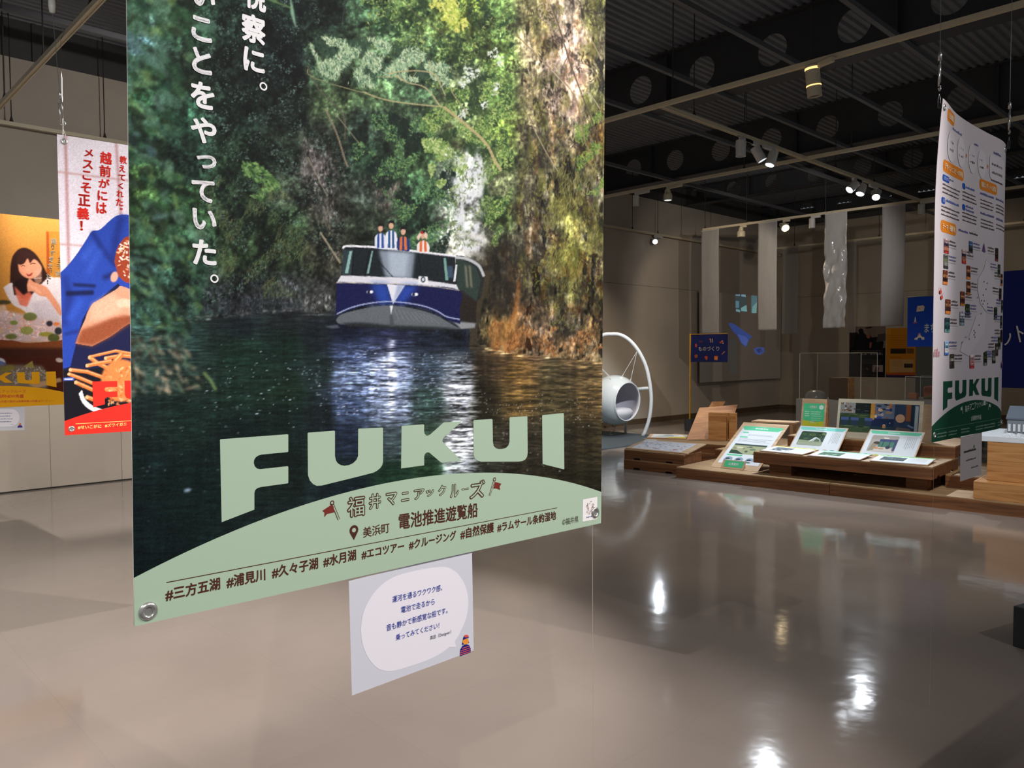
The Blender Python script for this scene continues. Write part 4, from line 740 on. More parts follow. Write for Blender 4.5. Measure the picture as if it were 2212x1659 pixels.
for st, a, b, c, dd in (('#三方五湖', 357, 1296, 475.5, 1270), ('#浦見川', 489, 1268, 573, 1250), ('#久々子湖', 587, 1247, 687, 1225.5), ('#水月湖', 698, 1223, 769, 1207), ('#エコツアー', 780.7, 1206.5, 872.6, 1187), ('#クルージング', 883, 1185.5, 985, 1163.5), ('#自然保護', 994, 1163, 1066.5, 1147), ('#ラムサール条約湿地', 1073.7, 1148, 1200.6, 1120)):
    row.append(BIG.linepx(st, a, b, c, dd, BROWN, .03, 1.12))
row.append(BIG.linepx('©福井県', 1214, 1134, 1249, 1126.5, (70, 66, 56), .008, 1.1))
for r_ in (row[:1], row[1:2], row[2:-1], row[-1:]): BIG.text('caption_lettering', r_, .0008)
BIG.text('caption_inlines', [BIG.boxpx(c, *b, PANEL, -.06) for c, b in sub], .0011)
def flagpx(base, top, cloth, col):
    o = []; (x0, y0), (x1, y1) = BIG.uv(*base), BIG.uv(*top); n = np.array([-(y1-y0), x1-x0]); n = n/np.linalg.norm(n)*.0022
    o.append(([(x0-n[0], y0-n[1]), (x0+n[0], y0+n[1]), (x1+n[0], y1+n[1]), (x1-n[0], y1-n[1])], col)); n = n*.45; o.append(([(x0-n[0], y0-n[1]), (x0+n[0], y0+n[1]), (x1+n[0], y1+n[1]), (x1-n[0], y1-n[1])], PANEL)); o.append((ell(x1, y1, .0042, .0042, 14), col)); o.append((ell(x1, y1, .0022, .0022, 14), PANEL)); return o+[(BIG.P(cloth), (112, 46, 40))]
mk = flagpx((731.5, 1122), (717, 1086), [(719.5, 1092), (714, 1091), (705, 1097), (696, 1103), (700.5, 1107), (700, 1117), (706, 1110), (715, 1108), (722, 1106)], BROWN)+flagpx((1057, 1070.5), (1067.6, 1035.5), [(1068.5, 1041), (1074, 1042), (1082.5, 1045), (1079, 1050), (1079.6, 1058), (1072, 1055), (1065, 1055)], BROWN)
(xa, ya), (xb, yb) = BIG.uv(359, 1258), BIG.uv(1203, 1096.7); mk.append(([(xa, ya-.0006), (xb, yb-.0006), (xb, yb+.0006), (xa, ya+.0006)], BROWN))
cxp, cyp = BIG.uv(764, 1145); tip = BIG.uv(764, 1166.5); r = .0088
mk += [(ell(cxp, cyp, r, r, 24), BROWN), ([(cxp-r*.93, cyp-r*.4), tip, (cxp+r*.93, cyp-r*.4)], BROWN), (ell(cxp, cyp, r*.45, r*.45, 18), PANEL)]
st4 = BIG.P([(1258.3, 1079), (1289.7, 1073), (1289, 1121), (1257.6, 1127)]); mk.append((st4, (226, 222, 222)))
rg = np.random.default_rng(5); sx, sy = BIG.uv(1274, 1097)
for k in range(70):
    a, rr = rg.uniform(0, 6.28), .0135*math.sqrt(rg.uniform(.05, 1)); mk.append((ell(sx+rr*math.cos(a), sy+rr*math.sin(a)*1.15, rg.uniform(.0006, .0018), rg.uniform(.0006, .0018), 6), [(150, 92, 56), (110, 62, 40), (70, 80, 110), (160, 120, 90)][k % 4]))
for k in range(5): mk.append(([(sx-.012+k*.005, sy-.022), (sx-.009+k*.005, sy-.022), (sx-.009+k*.005, sy-.019), (sx-.012+k*.005, sy-.019)], (40, 50, 130)))
BIG.inks('caption_marks', mk, .0009)
for px in ((320, 1320), (1285, 1107)): grommet(BIG, *BIG.uv(*px), .0135)
for x in (.03, BW-.03): grommet(BIG, x, BH-.03, .0135)
# ---- the speech-bubble card under it
def bubble_card(s, P, lines, name, col=(206, 206, 214)):
    s.inks('speech_bubble', [(curve(P, 4), (222, 218, 226))], .0004)
CG = 'comment cards hung under posters'
c0, c1, c2 = BIG.uv(762.6, 1503.9), BIG.uv(1025.8, 1406), BIG.uv(753.6, 1256.7)
cu = BIG.u*(c1[0]-c0[0])+BIG.v*(c1[1]-c0[1]); 
CARD = Sheet('comment_card', BIG.o+BIG.u*c0[0]+BIG.v*c0[1]-BIG.n*.0035, cu, BIG.v, 'white speech-bubble card with blue text under the boat poster', 'card', CG)
cw, chh = np.linalg.norm(cu), c2[1]-c0[1]
CARD.plain('card', 0, 0, cw, chh, (196, 196, 206), n=(24, 16), thick=.0006)
z8 = lambda *pp: [(740+a/3.317, 1020+b/3.317) for a, b in pp]
CARD.inks('speech_bubble', [(CARD.P(z8(*curve([(130, 1130), (150, 1000), (220, 870), (330, 770), (480, 715), (700, 678), (790, 700), (850, 760), (890, 850), (900, 950), (880, 1060), (830, 1170), (803, 1212)], 4), (815, 1252), (765, 1253), *curve([(765, 1253), (700, 1300), (600, 1350), (450, 1400), (350, 1425), (260, 1410), (190, 1340), (145, 1240), (130, 1130)], 4))), (220, 216, 224))], .0003)
NAVY = (34, 54, 150)
tl = lambda st, a, b, c, d, bold=.0, hs=1.15, col=NAVY: CARD.linepx(st, *z8((a, b))[0], *z8((c, d))[0], col, bold, hs)
CARD.text('message', [tl('運河を通るワクワク感、', 355, 930, 712, 842, .004), tl('電池で走るから', 418, 1005, 657, 942, .004), tl('音も静かで新感覚な船です。', 313, 1134, 750, 1004, .004), tl('乗ってみてください！', 380, 1202, 690, 1112, .004), tl('真田（Designer）', 625, 1198, 775, 1152, 0, 1.1, (50, 52, 70))], .0013)
dome = [(838, 1320), (842, 1270), (858, 1243), (885, 1232), (905, 1238), (917, 1262), (918, 1290)]
port = [(CARD.P(z8(*dome)), (28, 34, 112))]+[(CARD.P(z8((a, b), (c, d), (c, d+5), (a, b+6))), (206, 84, 70)) for a, b, c, d in ((842, 1292, 916, 1268), (840, 1306, 917, 1281), (846, 1277, 914, 1255), (856, 1259, 905, 1243))]
port += [(CARD.P(z8((853, 1237), (862, 1200), (890, 1190), (903, 1212), (906, 1222), (896, 1226), (868, 1234))), (28, 34, 112)), (CARD.P(z8(*ell(880, 1210, 22, 24, 20))), (226, 142, 52)), (CARD.P(z8((860, 1204), (864, 1182), (880, 1172), (900, 1176), (904, 1186), (884, 1192))), (28, 34, 112)), (CARD.P(z8(*ell(885, 1174, 17, 10, 16))), (206, 84, 70))]
CARD.inks('portrait', port, .0006)
# ---- the red crab poster
REDP = Sheet('hanging_poster', *frame3((-4.2555, 1.0494, 1.1568), -.066, .0013, -.0017), 'red crab poster with blue-sleeved arm, half behind the boat poster', 'poster', PG)
def paint_crab():
    c = Canvas(100, 270, 560, 960, 2, (206, 198, 206)); q = lambda *pp: [(a/5.53, 500+b/5.53) for a, b in pp]; w = lambda *pp: [(a/4.88, 760+b/4.88) for a, b in pp]
    c.line([(141, 285), (149, 590)], 6, (168, 122, 122), .9, 2); c.line([(123, 371), (420, 408)], 4, (178, 136, 132), .8, 1.6); c.line([(126, 527), (300, 540)], 4, (178, 140, 136), .8, 1.6); c.line([(250, 295), (262, 480)], 6, (168, 122, 122), .8, 2); c.line([(360, 305), (372, 500)], 6, (168, 122, 122), .8, 2)
    c.poly([(128, 740), (560, 700), (560, 960), (128, 960)], (20, 19, 26)); c.poly([(126, 590), (131, 588), (300, 470), (520, 520), (560, 760), (160, 800), (128, 800)], (24, 26, 60))
    c.poly(curve([(122, 596), (131, 588), (145, 575), (165, 550), (185, 520), (198, 500), (213, 497), (225, 488), (245, 470), (262, 463.5), (283, 465), (340, 480), (400, 540), (420, 620)], 4)+[(420, 660), (283, 640), (255, 612), (213, 648), (199, 657), (190, 670), (178, 690), (172, 712), (165, 740), (160, 760), (152, 792), (138, 796), (122, 780)], (36, 62, 150))
    for p, wd, col, s in (([(200, 502), (216, 530), (250, 575)], 9, (22, 34, 96), 4), ([(262, 470), (250, 520), (245, 560)], 14, (24, 38, 104), 6), ([(140, 600), (150, 640), (140, 700)], 14, (26, 40, 108), 6), ([(160, 615), (205, 618)], 7, (16, 20, 52), 2), ([(145, 634), (200, 632)], 10, (14, 16, 44), 2), ([(180, 560), (200, 530)], 14, (52, 84, 180), 6), ([(190, 590), (215, 540)], 12, (50, 80, 176), 6), ([(150, 690), (175, 650)], 16, (46, 78, 176), 6), ([(140, 722), (170, 715)], 6, (24, 36, 100), 3), ([(225, 600), (250, 590)], 10, (20, 26, 70), 4)): c.line(p, wd, col, .8, s)
    c.poly(curve([(163, 742), (174, 712), (184, 690), (188, 677), (199, 657), (213, 648), (251, 625), (262, 618), (290, 630), (310, 650), (310, 690), (277, 700), (240, 726), (199, 748)], 3), (196, 140, 112)); c.poly([(163, 742), (176, 712), (210, 700), (240, 686), (280, 680), (310, 690), (277, 702), (240, 728), (199, 748)], (128, 62, 36), .9, 4); c.poly([(199, 657), (240, 634), (268, 650), (262, 676), (225, 690), (194, 690)], (214, 164, 138), .8, 5)
    c.disc(247, 598, 8, 12, (206, 148, 128), 1, .3, 1); c.disc(270, 656, 20, 11, (222, 176, 150), 1, .1, 1.5); c.disc(276, 672, 16, 8, (200, 146, 118), .9, .3, 2)
    c.poly(curve([(247, 566), (252, 540), (262, 522), (280, 510), (330, 520), (340, 600), (280, 612), (256, 596)], 4), (140, 56, 34))
    rg = np.random.default_rng(2); c.dabs(rng=rg, pts=scatter(rg, 130, [(254, 540), (268, 520), (330, 520), (330, 604), (276, 604), (258, 580)]), L=(2, 6), W=(1, 2.5), ang=.5, spread=1, cols=[(190, 84, 40), (236, 214, 196), (244, 236, 228), (214, 150, 80)])
    OR = (206, 112, 54)
    c.poly(curve([(170, 850), (178, 870), (196, 886), (225, 896), (260, 900)], 3)+curve([(262, 890), (225, 885), (200, 876), (184, 862), (177, 842)], 3), (214, 210, 210), 1); c.poly([(136, 816), (160, 815), (160, 822), (136, 823)], (70, 90, 170)); c.line([(140, 819), (156, 819)], 2.4, (220, 222, 228))
    for p, wd in (([(152, 799), (188, 803), (222, 815)], 8), ([(149, 808), (176, 818), (205, 830)], 7.5), ([(164, 826), (180, 833), (200, 842)], 8.5), ([(188, 858), (205, 864)], 9), ([(194, 772), (210, 784), (240, 799)], 9), ([(194, 771), (215, 766), (250, 758), (290, 765)], 6), ([(188, 790), (206, 786), (240, 780)], 8), ([(228, 774), (262, 768), (300, 772)], 8), ([(240, 800), (250, 780), (262, 766)], 12)):
        c.line(p, wd, OR, 1, .5); c.line([(a, b-wd*.22) for a, b in p], wd*.3, (240, 178, 128), .8, .6); c.disc(p[0][0], p[0][1], wd*.45, wd*.45, (232, 170, 120))
    c.disc(262, 822, 44, 46, (212, 122, 66), 1, .2, 2); c.dabs(rg, scatter(rg, 140, [(225, 800), (300, 790), (300, 880), (225, 872)]), (2, 6), (1, 3), .4, 1, [(190, 92, 40), (226, 150, 90), (244, 200, 150), (170, 76, 30)], .7)
    c.c *= np.exp(.035*noise(rg, c.h, c.w, 3, 3, 2))[..., None]; return c
cr = paint_crab(); REDP.picture('sheet', 0, 0, BW, BH, 320, 450, lambda x, y: cr.sample(*REDP.px(x, y)))
RED = (206, 44, 34)
o = REDP.inks('title_panel', [(hill(), RED)]+[(q, RED) for q in FUKUI], .001); o['label'] = 'red hill panel and letters'
rt = [REDP.boxpx(c, *b, RED, .03) for c, b in (('メ', (181.7, 322, 201.6, 339)), ('ス', (178.7, 346, 200.7, 365)), ('こ', (178, 369, 197, 389)), ('そ', (174.5, 394, 196.7, 417)), ('正', (169, 420, 195, 445)), ('義', (166.4, 448, 192.6, 474)), ('！', (173, 477, 179, 498)), ('越', (216, 328, 241.4, 355)), ('前', (215, 357, 239.6, 382)), ('が', (213, 386, 237, 406.5)), ('に', (210.7, 412, 232, 433.6)), ('は', (208, 437, 230.6, 461.7)), ('教', (258.6, 337, 274, 354)), ('え', (257.7, 357, 271, 372)), ('て', (256, 377, 271, 390)), ('く', (255, 395, 266.7, 408)), ('れ', (252, 411, 267, 426.4)), ('た', (250.5, 429, 266, 445.4)), ('。', (259.5, 449, 265, 454)))]
for r_ in (rt[:7], rt[7:12], rt[12:]): REDP.text('headline_lettering', r_, .0015)
YEL = (236, 206, 120)
REDP.text('caption_lettering', [REDP.linepx('#せいこがに', 168, 926.5, 219, 923.5, YEL, .02), REDP.linepx('#ズワイガニ', 226.4, 922.5, 273.5, 918.5, YEL, .02)], .002)
(xa, ya), (xb, yb) = REDP.uv(163, 916), REDP.uv(283, 908); REDP.inks('rule', [([(xa, ya), (BW-.08, ya), (BW-.08, ya+.0022), (xa, ya+.0022)], YEL)], .002)
for x, y in ((.03, .03), (BW-.03, .03), (.03, BH-.03), (BW-.03, BH-.03)): grommet(REDP, x, y, .015)
# ---- the orange dinner poster
y1 = onX(162, 874, -6.91)[1]
YELP = Sheet('hanging_poster', (-6.91, y1-BW, 1.157), (0, 1, 0), (0, 0, 1), 'orange poster of a laughing woman over a seafood dinner, at the left edge', 'poster', PG)
def paint_dinner():
    c = Canvas(-340, 470, 170, 900, 2, (176, 118, 50)); q = lambda *pp: [(a/5.53, 500+b/5.53) for a, b in pp]; rg = np.random.default_rng(9)
    c.poly([(-340, 470), (170, 470), (170, 520), (-340, 540)], (190, 132, 62), .6, 14)
    c.poly(q((552, 0), (585, 0), (600, 640), (560, 640)), (152, 66, 22), 1, .8); c.poly(q((585, 0), (960, 0), (960, 700), (600, 640)), (170, 112, 40), 1, .6)
    c.poly(curve(q((125, 420), (150, 300), (220, 215), (300, 195), (380, 230), (450, 300), (510, 400), (560, 500), (620, 580), (625, 680), (540, 640), (480, 760), (300, 800), (150, 760), (120, 600)), 4), (44, 22, 18), 1, .8)
    c.poly(curve(q((40, 670), (140, 610), (180, 700), (230, 760), (300, 840), (340, 800), (560, 560), (640, 550), (740, 600), (760, 1100), (420, 1120), (300, 960), (160, 880), (90, 780)), 3), (204, 190, 190), 1, .8); c.poly(q((380, 860), (600, 780), (720, 1000), (720, 1090), (460, 1060)), (182, 166, 172), .7, 3)
    c.poly(q((150, 640), (230, 560), (330, 560), (330, 700), (280, 760), (170, 760)), (30, 16, 16), 1, 1); c.poly(q((170, 650), (280, 760), (350, 720), (385, 760), (320, 900), (240, 880), (190, 760)), (196, 94, 70), .9, 1.5)
    c.poly(curve(q((215, 400), (230, 340), (300, 300), (400, 310), (470, 380), (500, 440), (470, 510), (400, 560), (330, 560), (260, 520), (225, 470)), 4), (206, 136, 104), 1, .8)
    c.poly(curve(q((200, 380), (215, 290), (300, 240), (400, 270), (460, 350), (400, 330), (360, 380), (330, 320), (290, 380), (240, 400)), 3), (48, 24, 20), 1, .8)
    c.line(curve(q((250, 420), (275, 405), (300, 415)), 4), 1.3, (70, 30, 26)); c.line(curve(q((360, 395), (390, 380), (425, 385)), 4), 1.3, (70, 30, 26)); c.poly(curve(q((310, 500), (345, 515), (390, 490), (370, 530), (330, 535)), 3), (140, 50, 44), 1, .4); c.disc(60, 583, 3, 3.4, (220, 150, 122), .7, 0, 1); c.disc(48, 579, 6, 4, (214, 128, 100), .5, 0, 2); c.disc(79, 577, 5, 4, (214, 128, 100), .5, 0, 2)
    c.poly(q((410, 470), (495, 430), (500, 600), (440, 640), (400, 560)), (196, 150, 124), .55, 1); c.line(q((410, 560), (498, 555)), 1, (232, 214, 200), .8); c.line(q((452, 640), (440, 760)), 1.2, (226, 206, 196), .7)
    c.poly(curve(q((320, 640), (350, 560), (400, 600), (480, 630), (550, 660), (600, 720), (720, 900), (730, 1010), (660, 930), (560, 790), (480, 770), (400, 720), (330, 720)), 3), (200, 132, 100), 1, 1)
    for k in range(4): c.line(q((340+k*30, 640+k*22), (420+k*26, 670+k*22)), 4, (216, 150, 118), .8, .8)
    c.poly(q((-500, 960), (130, 960), (740, 1080), (740, 1330), (-500, 1320)), (190, 164, 160), 1, 3)
    c.dabs(rg, scatter(rg, 330, [(-90, 672), (20, 672), (132, 700), (132, 735), (-90, 738)]), (2, 6), (1, 2.4), .3, .8, [(214, 160, 150), (228, 208, 206), (204, 136, 128), (234, 222, 218), (214, 130, 90)], .8)
    for x, y, a, b, col in ((65, 684, 15, 9, (92, 98, 44)), (30, 697, 9, 5, (112, 124, 52)), (58, 714, 14, 9, (132, 136, 64)), (100, 722, 16, 5, (138, 132, 44)), (116, 730, 13, 9, (70, 76, 30)), (24, 727, 13, 6, (98, 104, 44)), (107, 699, 7, 6, (30, 28, 36)), (126, 715, 8, 8, (28, 30, 40)), (122, 700, 7, 4, (206, 104, 50)), (8, 653, 16, 5, (60, 56, 36)), (-10, 715, 20, 8, (206, 170, 140)), (-40, 690, 18, 10, (90, 96, 46))): c.disc(x, y, a, b, col, .9, 0, 1.2)
    c.poly(q((60, 870), (100, 990), (20, 1060), (-40, 900)), (222, 200, 196), .6, 2)
    c.poly(curve(q((-1500, 1290), (0, 1295), (300, 1330), (660, 1310), (800, 1280)), 4)+[(170, 772), (-340, 772)], (124, 66, 34)); c.poly([(-340, 750), (170, 752), (170, 775), (-340, 775)], (66, 34, 24), 1, 3); c.poly([(-340, 772), (170, 772), (170, 900), (-340, 900)], (72, 32, 22))
    c.disc(0, 782, 12, 9, (200, 200, 214), 1, .2, 1); c.disc(-14, 790, 30, 12, (70, 84, 140), .8); c.poly([(-40, 790), (36, 788), (90, 790), (110, 815), (100, 842), (-60, 842)], (118, 104, 88), 1, 3); c.dabs(rg, scatter(rg, 120, [(20, 794), (92, 794), (108, 820), (30, 832)]), (1.5, 4), (.8, 1.6), .3, 1, [(150, 140, 132), (200, 190, 184), (96, 84, 74)], .7); c.disc(16, 796, 16, 7, (128, 116, 50), .9, -.2, 2); c.poly([(50, 792), (70, 779), (74, 795)], (150, 136, 70), .9, .6); c.poly([(60, 830), (130, 816), (134, 824), (80, 838)], (190, 150, 110), .9, 1)
    c.disc(128, 778, 8, 5, (200, 186, 176), .9, .2, 1)
    c.c *= np.exp(.03*noise(rg, c.h, c.w, 3, 3, 2))[..., None]; return c
dn = paint_dinner(); YELP.picture('sheet', 0, 0, BW, BH, 280, 400, lambda x, y: dn.sample(*YELP.px(x, y)))
GOLD = (226, 160, 26); o = YELP.inks('title_panel', [(hill(), GOLD)]+[(q, GOLD) for q in FUKUI], .0015); o['label'] = 'golden hill panel and letters'
yt = [YELP.boxpx(c, *b, (218, 196, 166), .025) for c, b in (('盛', (109.4, 515, 122, 527)), ('り', (110.5, 529, 117.5, 539)), ('す', (107, 541, 119, 551)), ('ぎ', (106, 554, 116, 566)), ('だ', (103, 569.5, 114, 580.5)), ('っ', (107, 583, 113, 588.5)), ('た', (99.5, 591, 110, 602)), ('！', (101.5, 605, 104.5, 613)), ('玉', (125, 557, 135, 567)), ('子', (122.5, 570, 133, 580)), ('旅', (120, 585, 131, 596)))]
YELP.text('headline_lettering', yt[:8], .002); YELP.text('headline_lettering', yt[8:], .002)
YELP.text('caption_lettering', [YELP.linepx('福井マニアックルーズ', -34, 849, 56, 848, (196, 70, 60), .0), YELP.linepx('福井NEW舟盛', -8, 859, 51, 858.5, (196, 84, 50), .03), YELP.linepx('#舟盛の聖地 #漁業体験 #舟盛 #パーティー', -2, 869.5, 115, 867.5, (196, 90, 50), .01)], .0025)
for x, y in ((.03, .03), (BW-.03, .03), (.03, BH-.03), (BW-.03, BH-.03)): grommet(YELP, x, y, .015)
def small_card(s, pbl, pbr, ptl, label, shapes, lines, col=(200, 200, 206)):
    a, b, c = s.uv(*pbl), s.uv(*pbr), s.uv(*ptl); K = Sheet('comment_card', s.o+s.u*a[0]+s.v*a[1]-s.n*.004, s.u*(b[0]-a[0])+s.v*(b[1]-a[1]), s.v, label, 'card', CG)
    w, h_ = math.hypot(b[0]-a[0], b[1]-a[1]), c[1]-a[1]; K.plain('card', 0, 0, w, h_, col, n=(4, 4), thick=.0006); K.inks('print', shapes(w, h_), .001); return K
rl = np.random.default_rng(11)
def textlines(x0, x1, ys, hgt, col, rg=rl, gap=.25):
    """illegible small print: rows of short dark strokes"""
    o = []
    for y in ys:
        x = x0; e = x1-rg.uniform(0, .18)*(x1-x0)
        while x < e:
            w = hgt*rg.uniform(.5, 1.6); hh = hgt*rg.uniform(.55, 1); o.append(([(x, y), (min(x+w, e), y), (min(x+w, e), y+hh), (x, y+hh)], col)); x += w+hgt*gap
    return o
def yc(w, h_):
    o = [(rrect(.02, .03, w-.035, h_-.015, .06), (226, 222, 228))]+textlines(.05, w-.08, [h_*.72, h_*.6, h_*.48, h_*.36], .006, (80, 84, 130))+textlines(w*.6, w-.07, [h_*.25], .004, (120, 120, 140))
    return o+[(ell(w-.03, .02, .017, .02, 20)[:11], (60, 50, 130)), (ell(w-.03, .045, .008, .009), (200, 120, 80))]
small_card(YELP, (-24, 931), (53, 929), (-24, 879.5), 'white speech-bubble card under the orange dinner poster', yc, 4)
# ---- the white information banner
INFO = Sheet('hanging_poster', *frame3((-1.1575, 3.6071, 1.1548), -.0233, .005, .0036), 'white information banner with orange pills and green hill, at the right', 'poster', PG)
INFO.bend = lambda x, y: .025*np.exp(-(x/.2)**2)*np.clip((y-.95)/.5, 0, 1)**2-.018*np.sin(math.pi*np.clip(x/BW, 0, 1))*np.clip((y-.3)/1.1, 0, 1)-.022*np.clip((x-.85)/.18, 0, 1)**2
INFO.plain('sheet', 0, 0, BW, BH, (212, 203, 208), n=(60, 80))
GRN, ORG, BLU, INK = (24, 74, 54), (228, 134, 38), (44, 84, 172), (98, 84, 82)
zz5 = lambda *pp: [(2000+a/7.543, 200+b/7.543) for a, b in pp]; zz6 = lambda *pp: [(2000+a/7.543, 400+b/7.543) for a, b in pp]; zz7 = lambda *pp: [(2000+a/7.543, 600+b/7.543) for a, b in pp]
def fine(pts, n=14):
    P = np.array(pts+[pts[0]], float); return [tuple(P[i]+(P[i+1]-P[i])*k/n) for i in range(len(pts)) for k in range(n)]
# a triangulated hill that follows the bend of the sheet
def hillmesh(s, col, name):
    xs = np.linspace(0, BW, 61); v, f = [], []
    for i, x in enumerate(xs):
        t = hy+math.sqrt(hr*hr-(x-hx)**2)
        for k in range(9): y = t*k/8; v.append((x, y, .0009+float(s.z(np.array([x]), np.array([y]))[0])))
    for i in range(60):
        for k in range(8): a = i*9+k; f.append((a, a+9, a+10, a+1))
    return s._flat(name, v, f, [col]*len(v))
o = hillmesh(INFO, GRN, 'title_panel'); o['label'] = 'dark green hill-shaped panel'
INFO.inks('title_lettering', [(q, GRN) for q in FUKUI], .0007)
def pill(s, pts, z): 
    (x0, y1), (x1, y0) = s.uv(*pts[0]), s.uv(*pts[1]); return rrect(x0, y0, x1, y1, min((y1-y0), x1-x0)*.42)
def col_of(px): return INFO.uv(*px)
sh, tx = [], []
def pillpx(xa, ya, xb, yb, h_, col, st=None, tcol=(240, 226, 190)):
    """pill whose left-middle and right-middle are at the given pixels, h_ metres tall"""
    (x0, y0), (x1, y1) = INFO.uv(xa, ya), INFO.uv(xb, yb); ym = (y0+y1)/2; sh.append((rrect(x0, ym-h_/2, x1, ym+h_/2, h_*.42), col))
    if st: tx.append(('box', st, x0+.02, ym-h_*.26, x1-.02, ym+h_*.26, tcol, .02))
pillpx(2040, 249, 2065.5, 259, .052, ORG, '企画趣旨'); pillpx(2036, 358, 2088.5, 377, .052, ORG, 'デザインとコピーの特徴'); pillpx(2122.5, 395, 2157.5, 411, .052, ORG, '撮影スポットの選定'); pillpx(2033, 486, 2069.5, 498, .052, ORG, 'テーマ・撮影地')
pillpx(2036, 383, 2053.5, 389, .028, BLU, 'ビジュアル', (220, 224, 236)); pillpx(2085, 400, 2092, 402.5, .028, BLU); pillpx(2034.5, 432, 2044, 434, .028, BLU, '場面', (220, 224, 236)); pillpx(2084, 446, 2091, 448, .028, BLU)
def inklines(px, wpx, n, hgt=.0075, step=.017, col=INK):
    x0, y0 = INFO.uv(*px); x1, _ = INFO.uv(px[0]+wpx, px[1]); sh.extend(textlines(x0, x1, [y0-k*step for k in range(n)], hgt, col, rl, .3))
LAV = (110, 112, 160)
inklines((2060, 279), 26, 1, .012, col=LAV); inklines((2036.5, 398), 44, 3); inklines((2085, 414), 32, 3); inklines((2124, 431), 28, 3); inklines((2034.5, 446), 46, 3); inklines((2084, 459), 33, 3); inklines((2124, 474), 28, 3); inklines((2155, 443), 22, 3); inklines((2155, 486), 22, 2)
inklines((2054.5, 389), 10, 1, col=LAV); inklines((2093, 405), 19, 1, .011, col=(100, 120, 180)); inklines((2046, 435), 34, 1, .012, col=(100, 120, 180)); inklines((2092, 446), 19, 2, .01, col=LAV); inklines((2123.5, 418), 28, 1, .011, col=LAV); inklines((2155, 431), 20, 1, .011, col=LAV); inklines((2123.5, 461), 28, 1, .011, col=LAV); inklines((2155, 474), 18, 1, .011, col=LAV); inklines((2075, 498), 22, 1, .01, col=LAV); inklines((2099, 504), 18, 1, .01, col=INK)
inklines((2146, 381), 28, 2, .008, .018); inklines((2152, 331), 15, 1, .012, col=LAV); inklines((2113, 311), 10, 1, .01, col=LAV)
PALE = (220, 213, 218)
for cx_, cy_, rx, ry in ((433, 875, 92, 175), (625, 965, 72, 170), (812, 1070, 62, 165), (965, 1155, 65, 165)):
    x, y = INFO.uv(*zz5((cx_, cy_))[0]); xa, _ = INFO.uv(*zz5((cx_-rx, cy_))[0]); sh.append((ell(x, y, x-xa, .068), PALE)); sh.extend(textlines(x-.03, x+.035, [y+.012, y-.022], .013, INK, rl, .25))
(x0, y0), (x1, _) = INFO.uv(*zz5((1080, 1190))[0]), INFO.uv(*zz5((1320, 1190))[0]); sh.append((rrect(x0, y0-.06, x1, y0+.06, .03), PALE)); sh.extend(textlines(x0+.03, x1-.02, [y0+.01, y0-.03], .014, INK, rl, .25))
for p in (zz5((718, 1018)), zz5((1055, 1200))): x, y = INFO.uv(*p[0]); sh.append(([(x-.006, y-.012), (x+.008, y), (x-.006, y+.012)], ORG))
# map of the prefecture, thumbnails with leader lines, small drawings
for P7 in (((870, 20), (960, -130), (1010, -300), (1070, -110), (1130, 40), (1200, 200), (1140, 480), (1000, 560), (900, 420), (860, 200)), ((830, 620), (990, 560), (960, 900), (800, 1100), (700, 1280), (560, 1200), (590, 1060), (700, 980))): sh.append((INFO.P(zz7(*P7)), (219, 211, 216)))
TH = [(305, -128, 385, 112, 0), (297, 128, 372, 360, 1), (285, 385, 360, 622, 2), (735, -90, 792, 135, 3), (615, 45, 677, 278, 0), (688, 310, 745, 535, 2), (1147, 25, 1187, 240, 4), (1185, 290, 1222, 498, 5), (1242, 445, 1280, 640, 2)]
TH7 = [(322, 352, 403, 590, 2), (308, 652, 387, 888, 6), (303, 1030, 362, 1265, 7), (388, 1243, 454, 1475, 8), (682, 58, 740, 285, 2), (575, 222, 642, 455, 2), (658, 428, 720, 645, 5), (562, 550, 628, 775, 9), (712, 1255, 778, 1475, 10), (1205, 172, 1244, 378, 4), (1255, 362, 1290, 565, 5), (1118, 478, 1158, 685, 5), (1230, 615, 1265, 820, 5), (1232, 845, 1270, 1048, 4), (1178, 962, 1220, 1165, 5), (1130, 1065, 1168, 1270, 8), (1080, 1180, 1124, 1390, 1), (940, 1210, 985, 1425, 5)]
PALT = [[(196, 160, 160), (50, 44, 70), (178, 110, 90), (190, 60, 50)], [(96, 96, 90), (110, 120, 84), (150, 150, 140), (60, 60, 56)], [(120, 66, 44), (176, 120, 80), (70, 40, 34), (206, 124, 60)], [(86, 116, 160), (60, 72, 84), (52, 54, 58), (170, 168, 166)], [(58, 46, 40), (74, 50, 40), (44, 34, 32), (110, 60, 60)], [(56, 72, 48), (80, 96, 60), (44, 52, 44), (120, 128, 120)], [(54, 76, 82), (60, 96, 96), (40, 70, 76), (110, 160, 160)], [(150, 180, 214), (110, 150, 190), (200, 196, 200), (70, 110, 180)], [(80, 78, 60), (140, 136, 126), (90, 80, 70), (60, 54, 50)], [(190, 192, 204), (170, 176, 188), (90, 100, 108), (150, 180, 196)], [(206, 176, 178), (200, 150, 150), (190, 120, 120), (190, 60, 70)]]
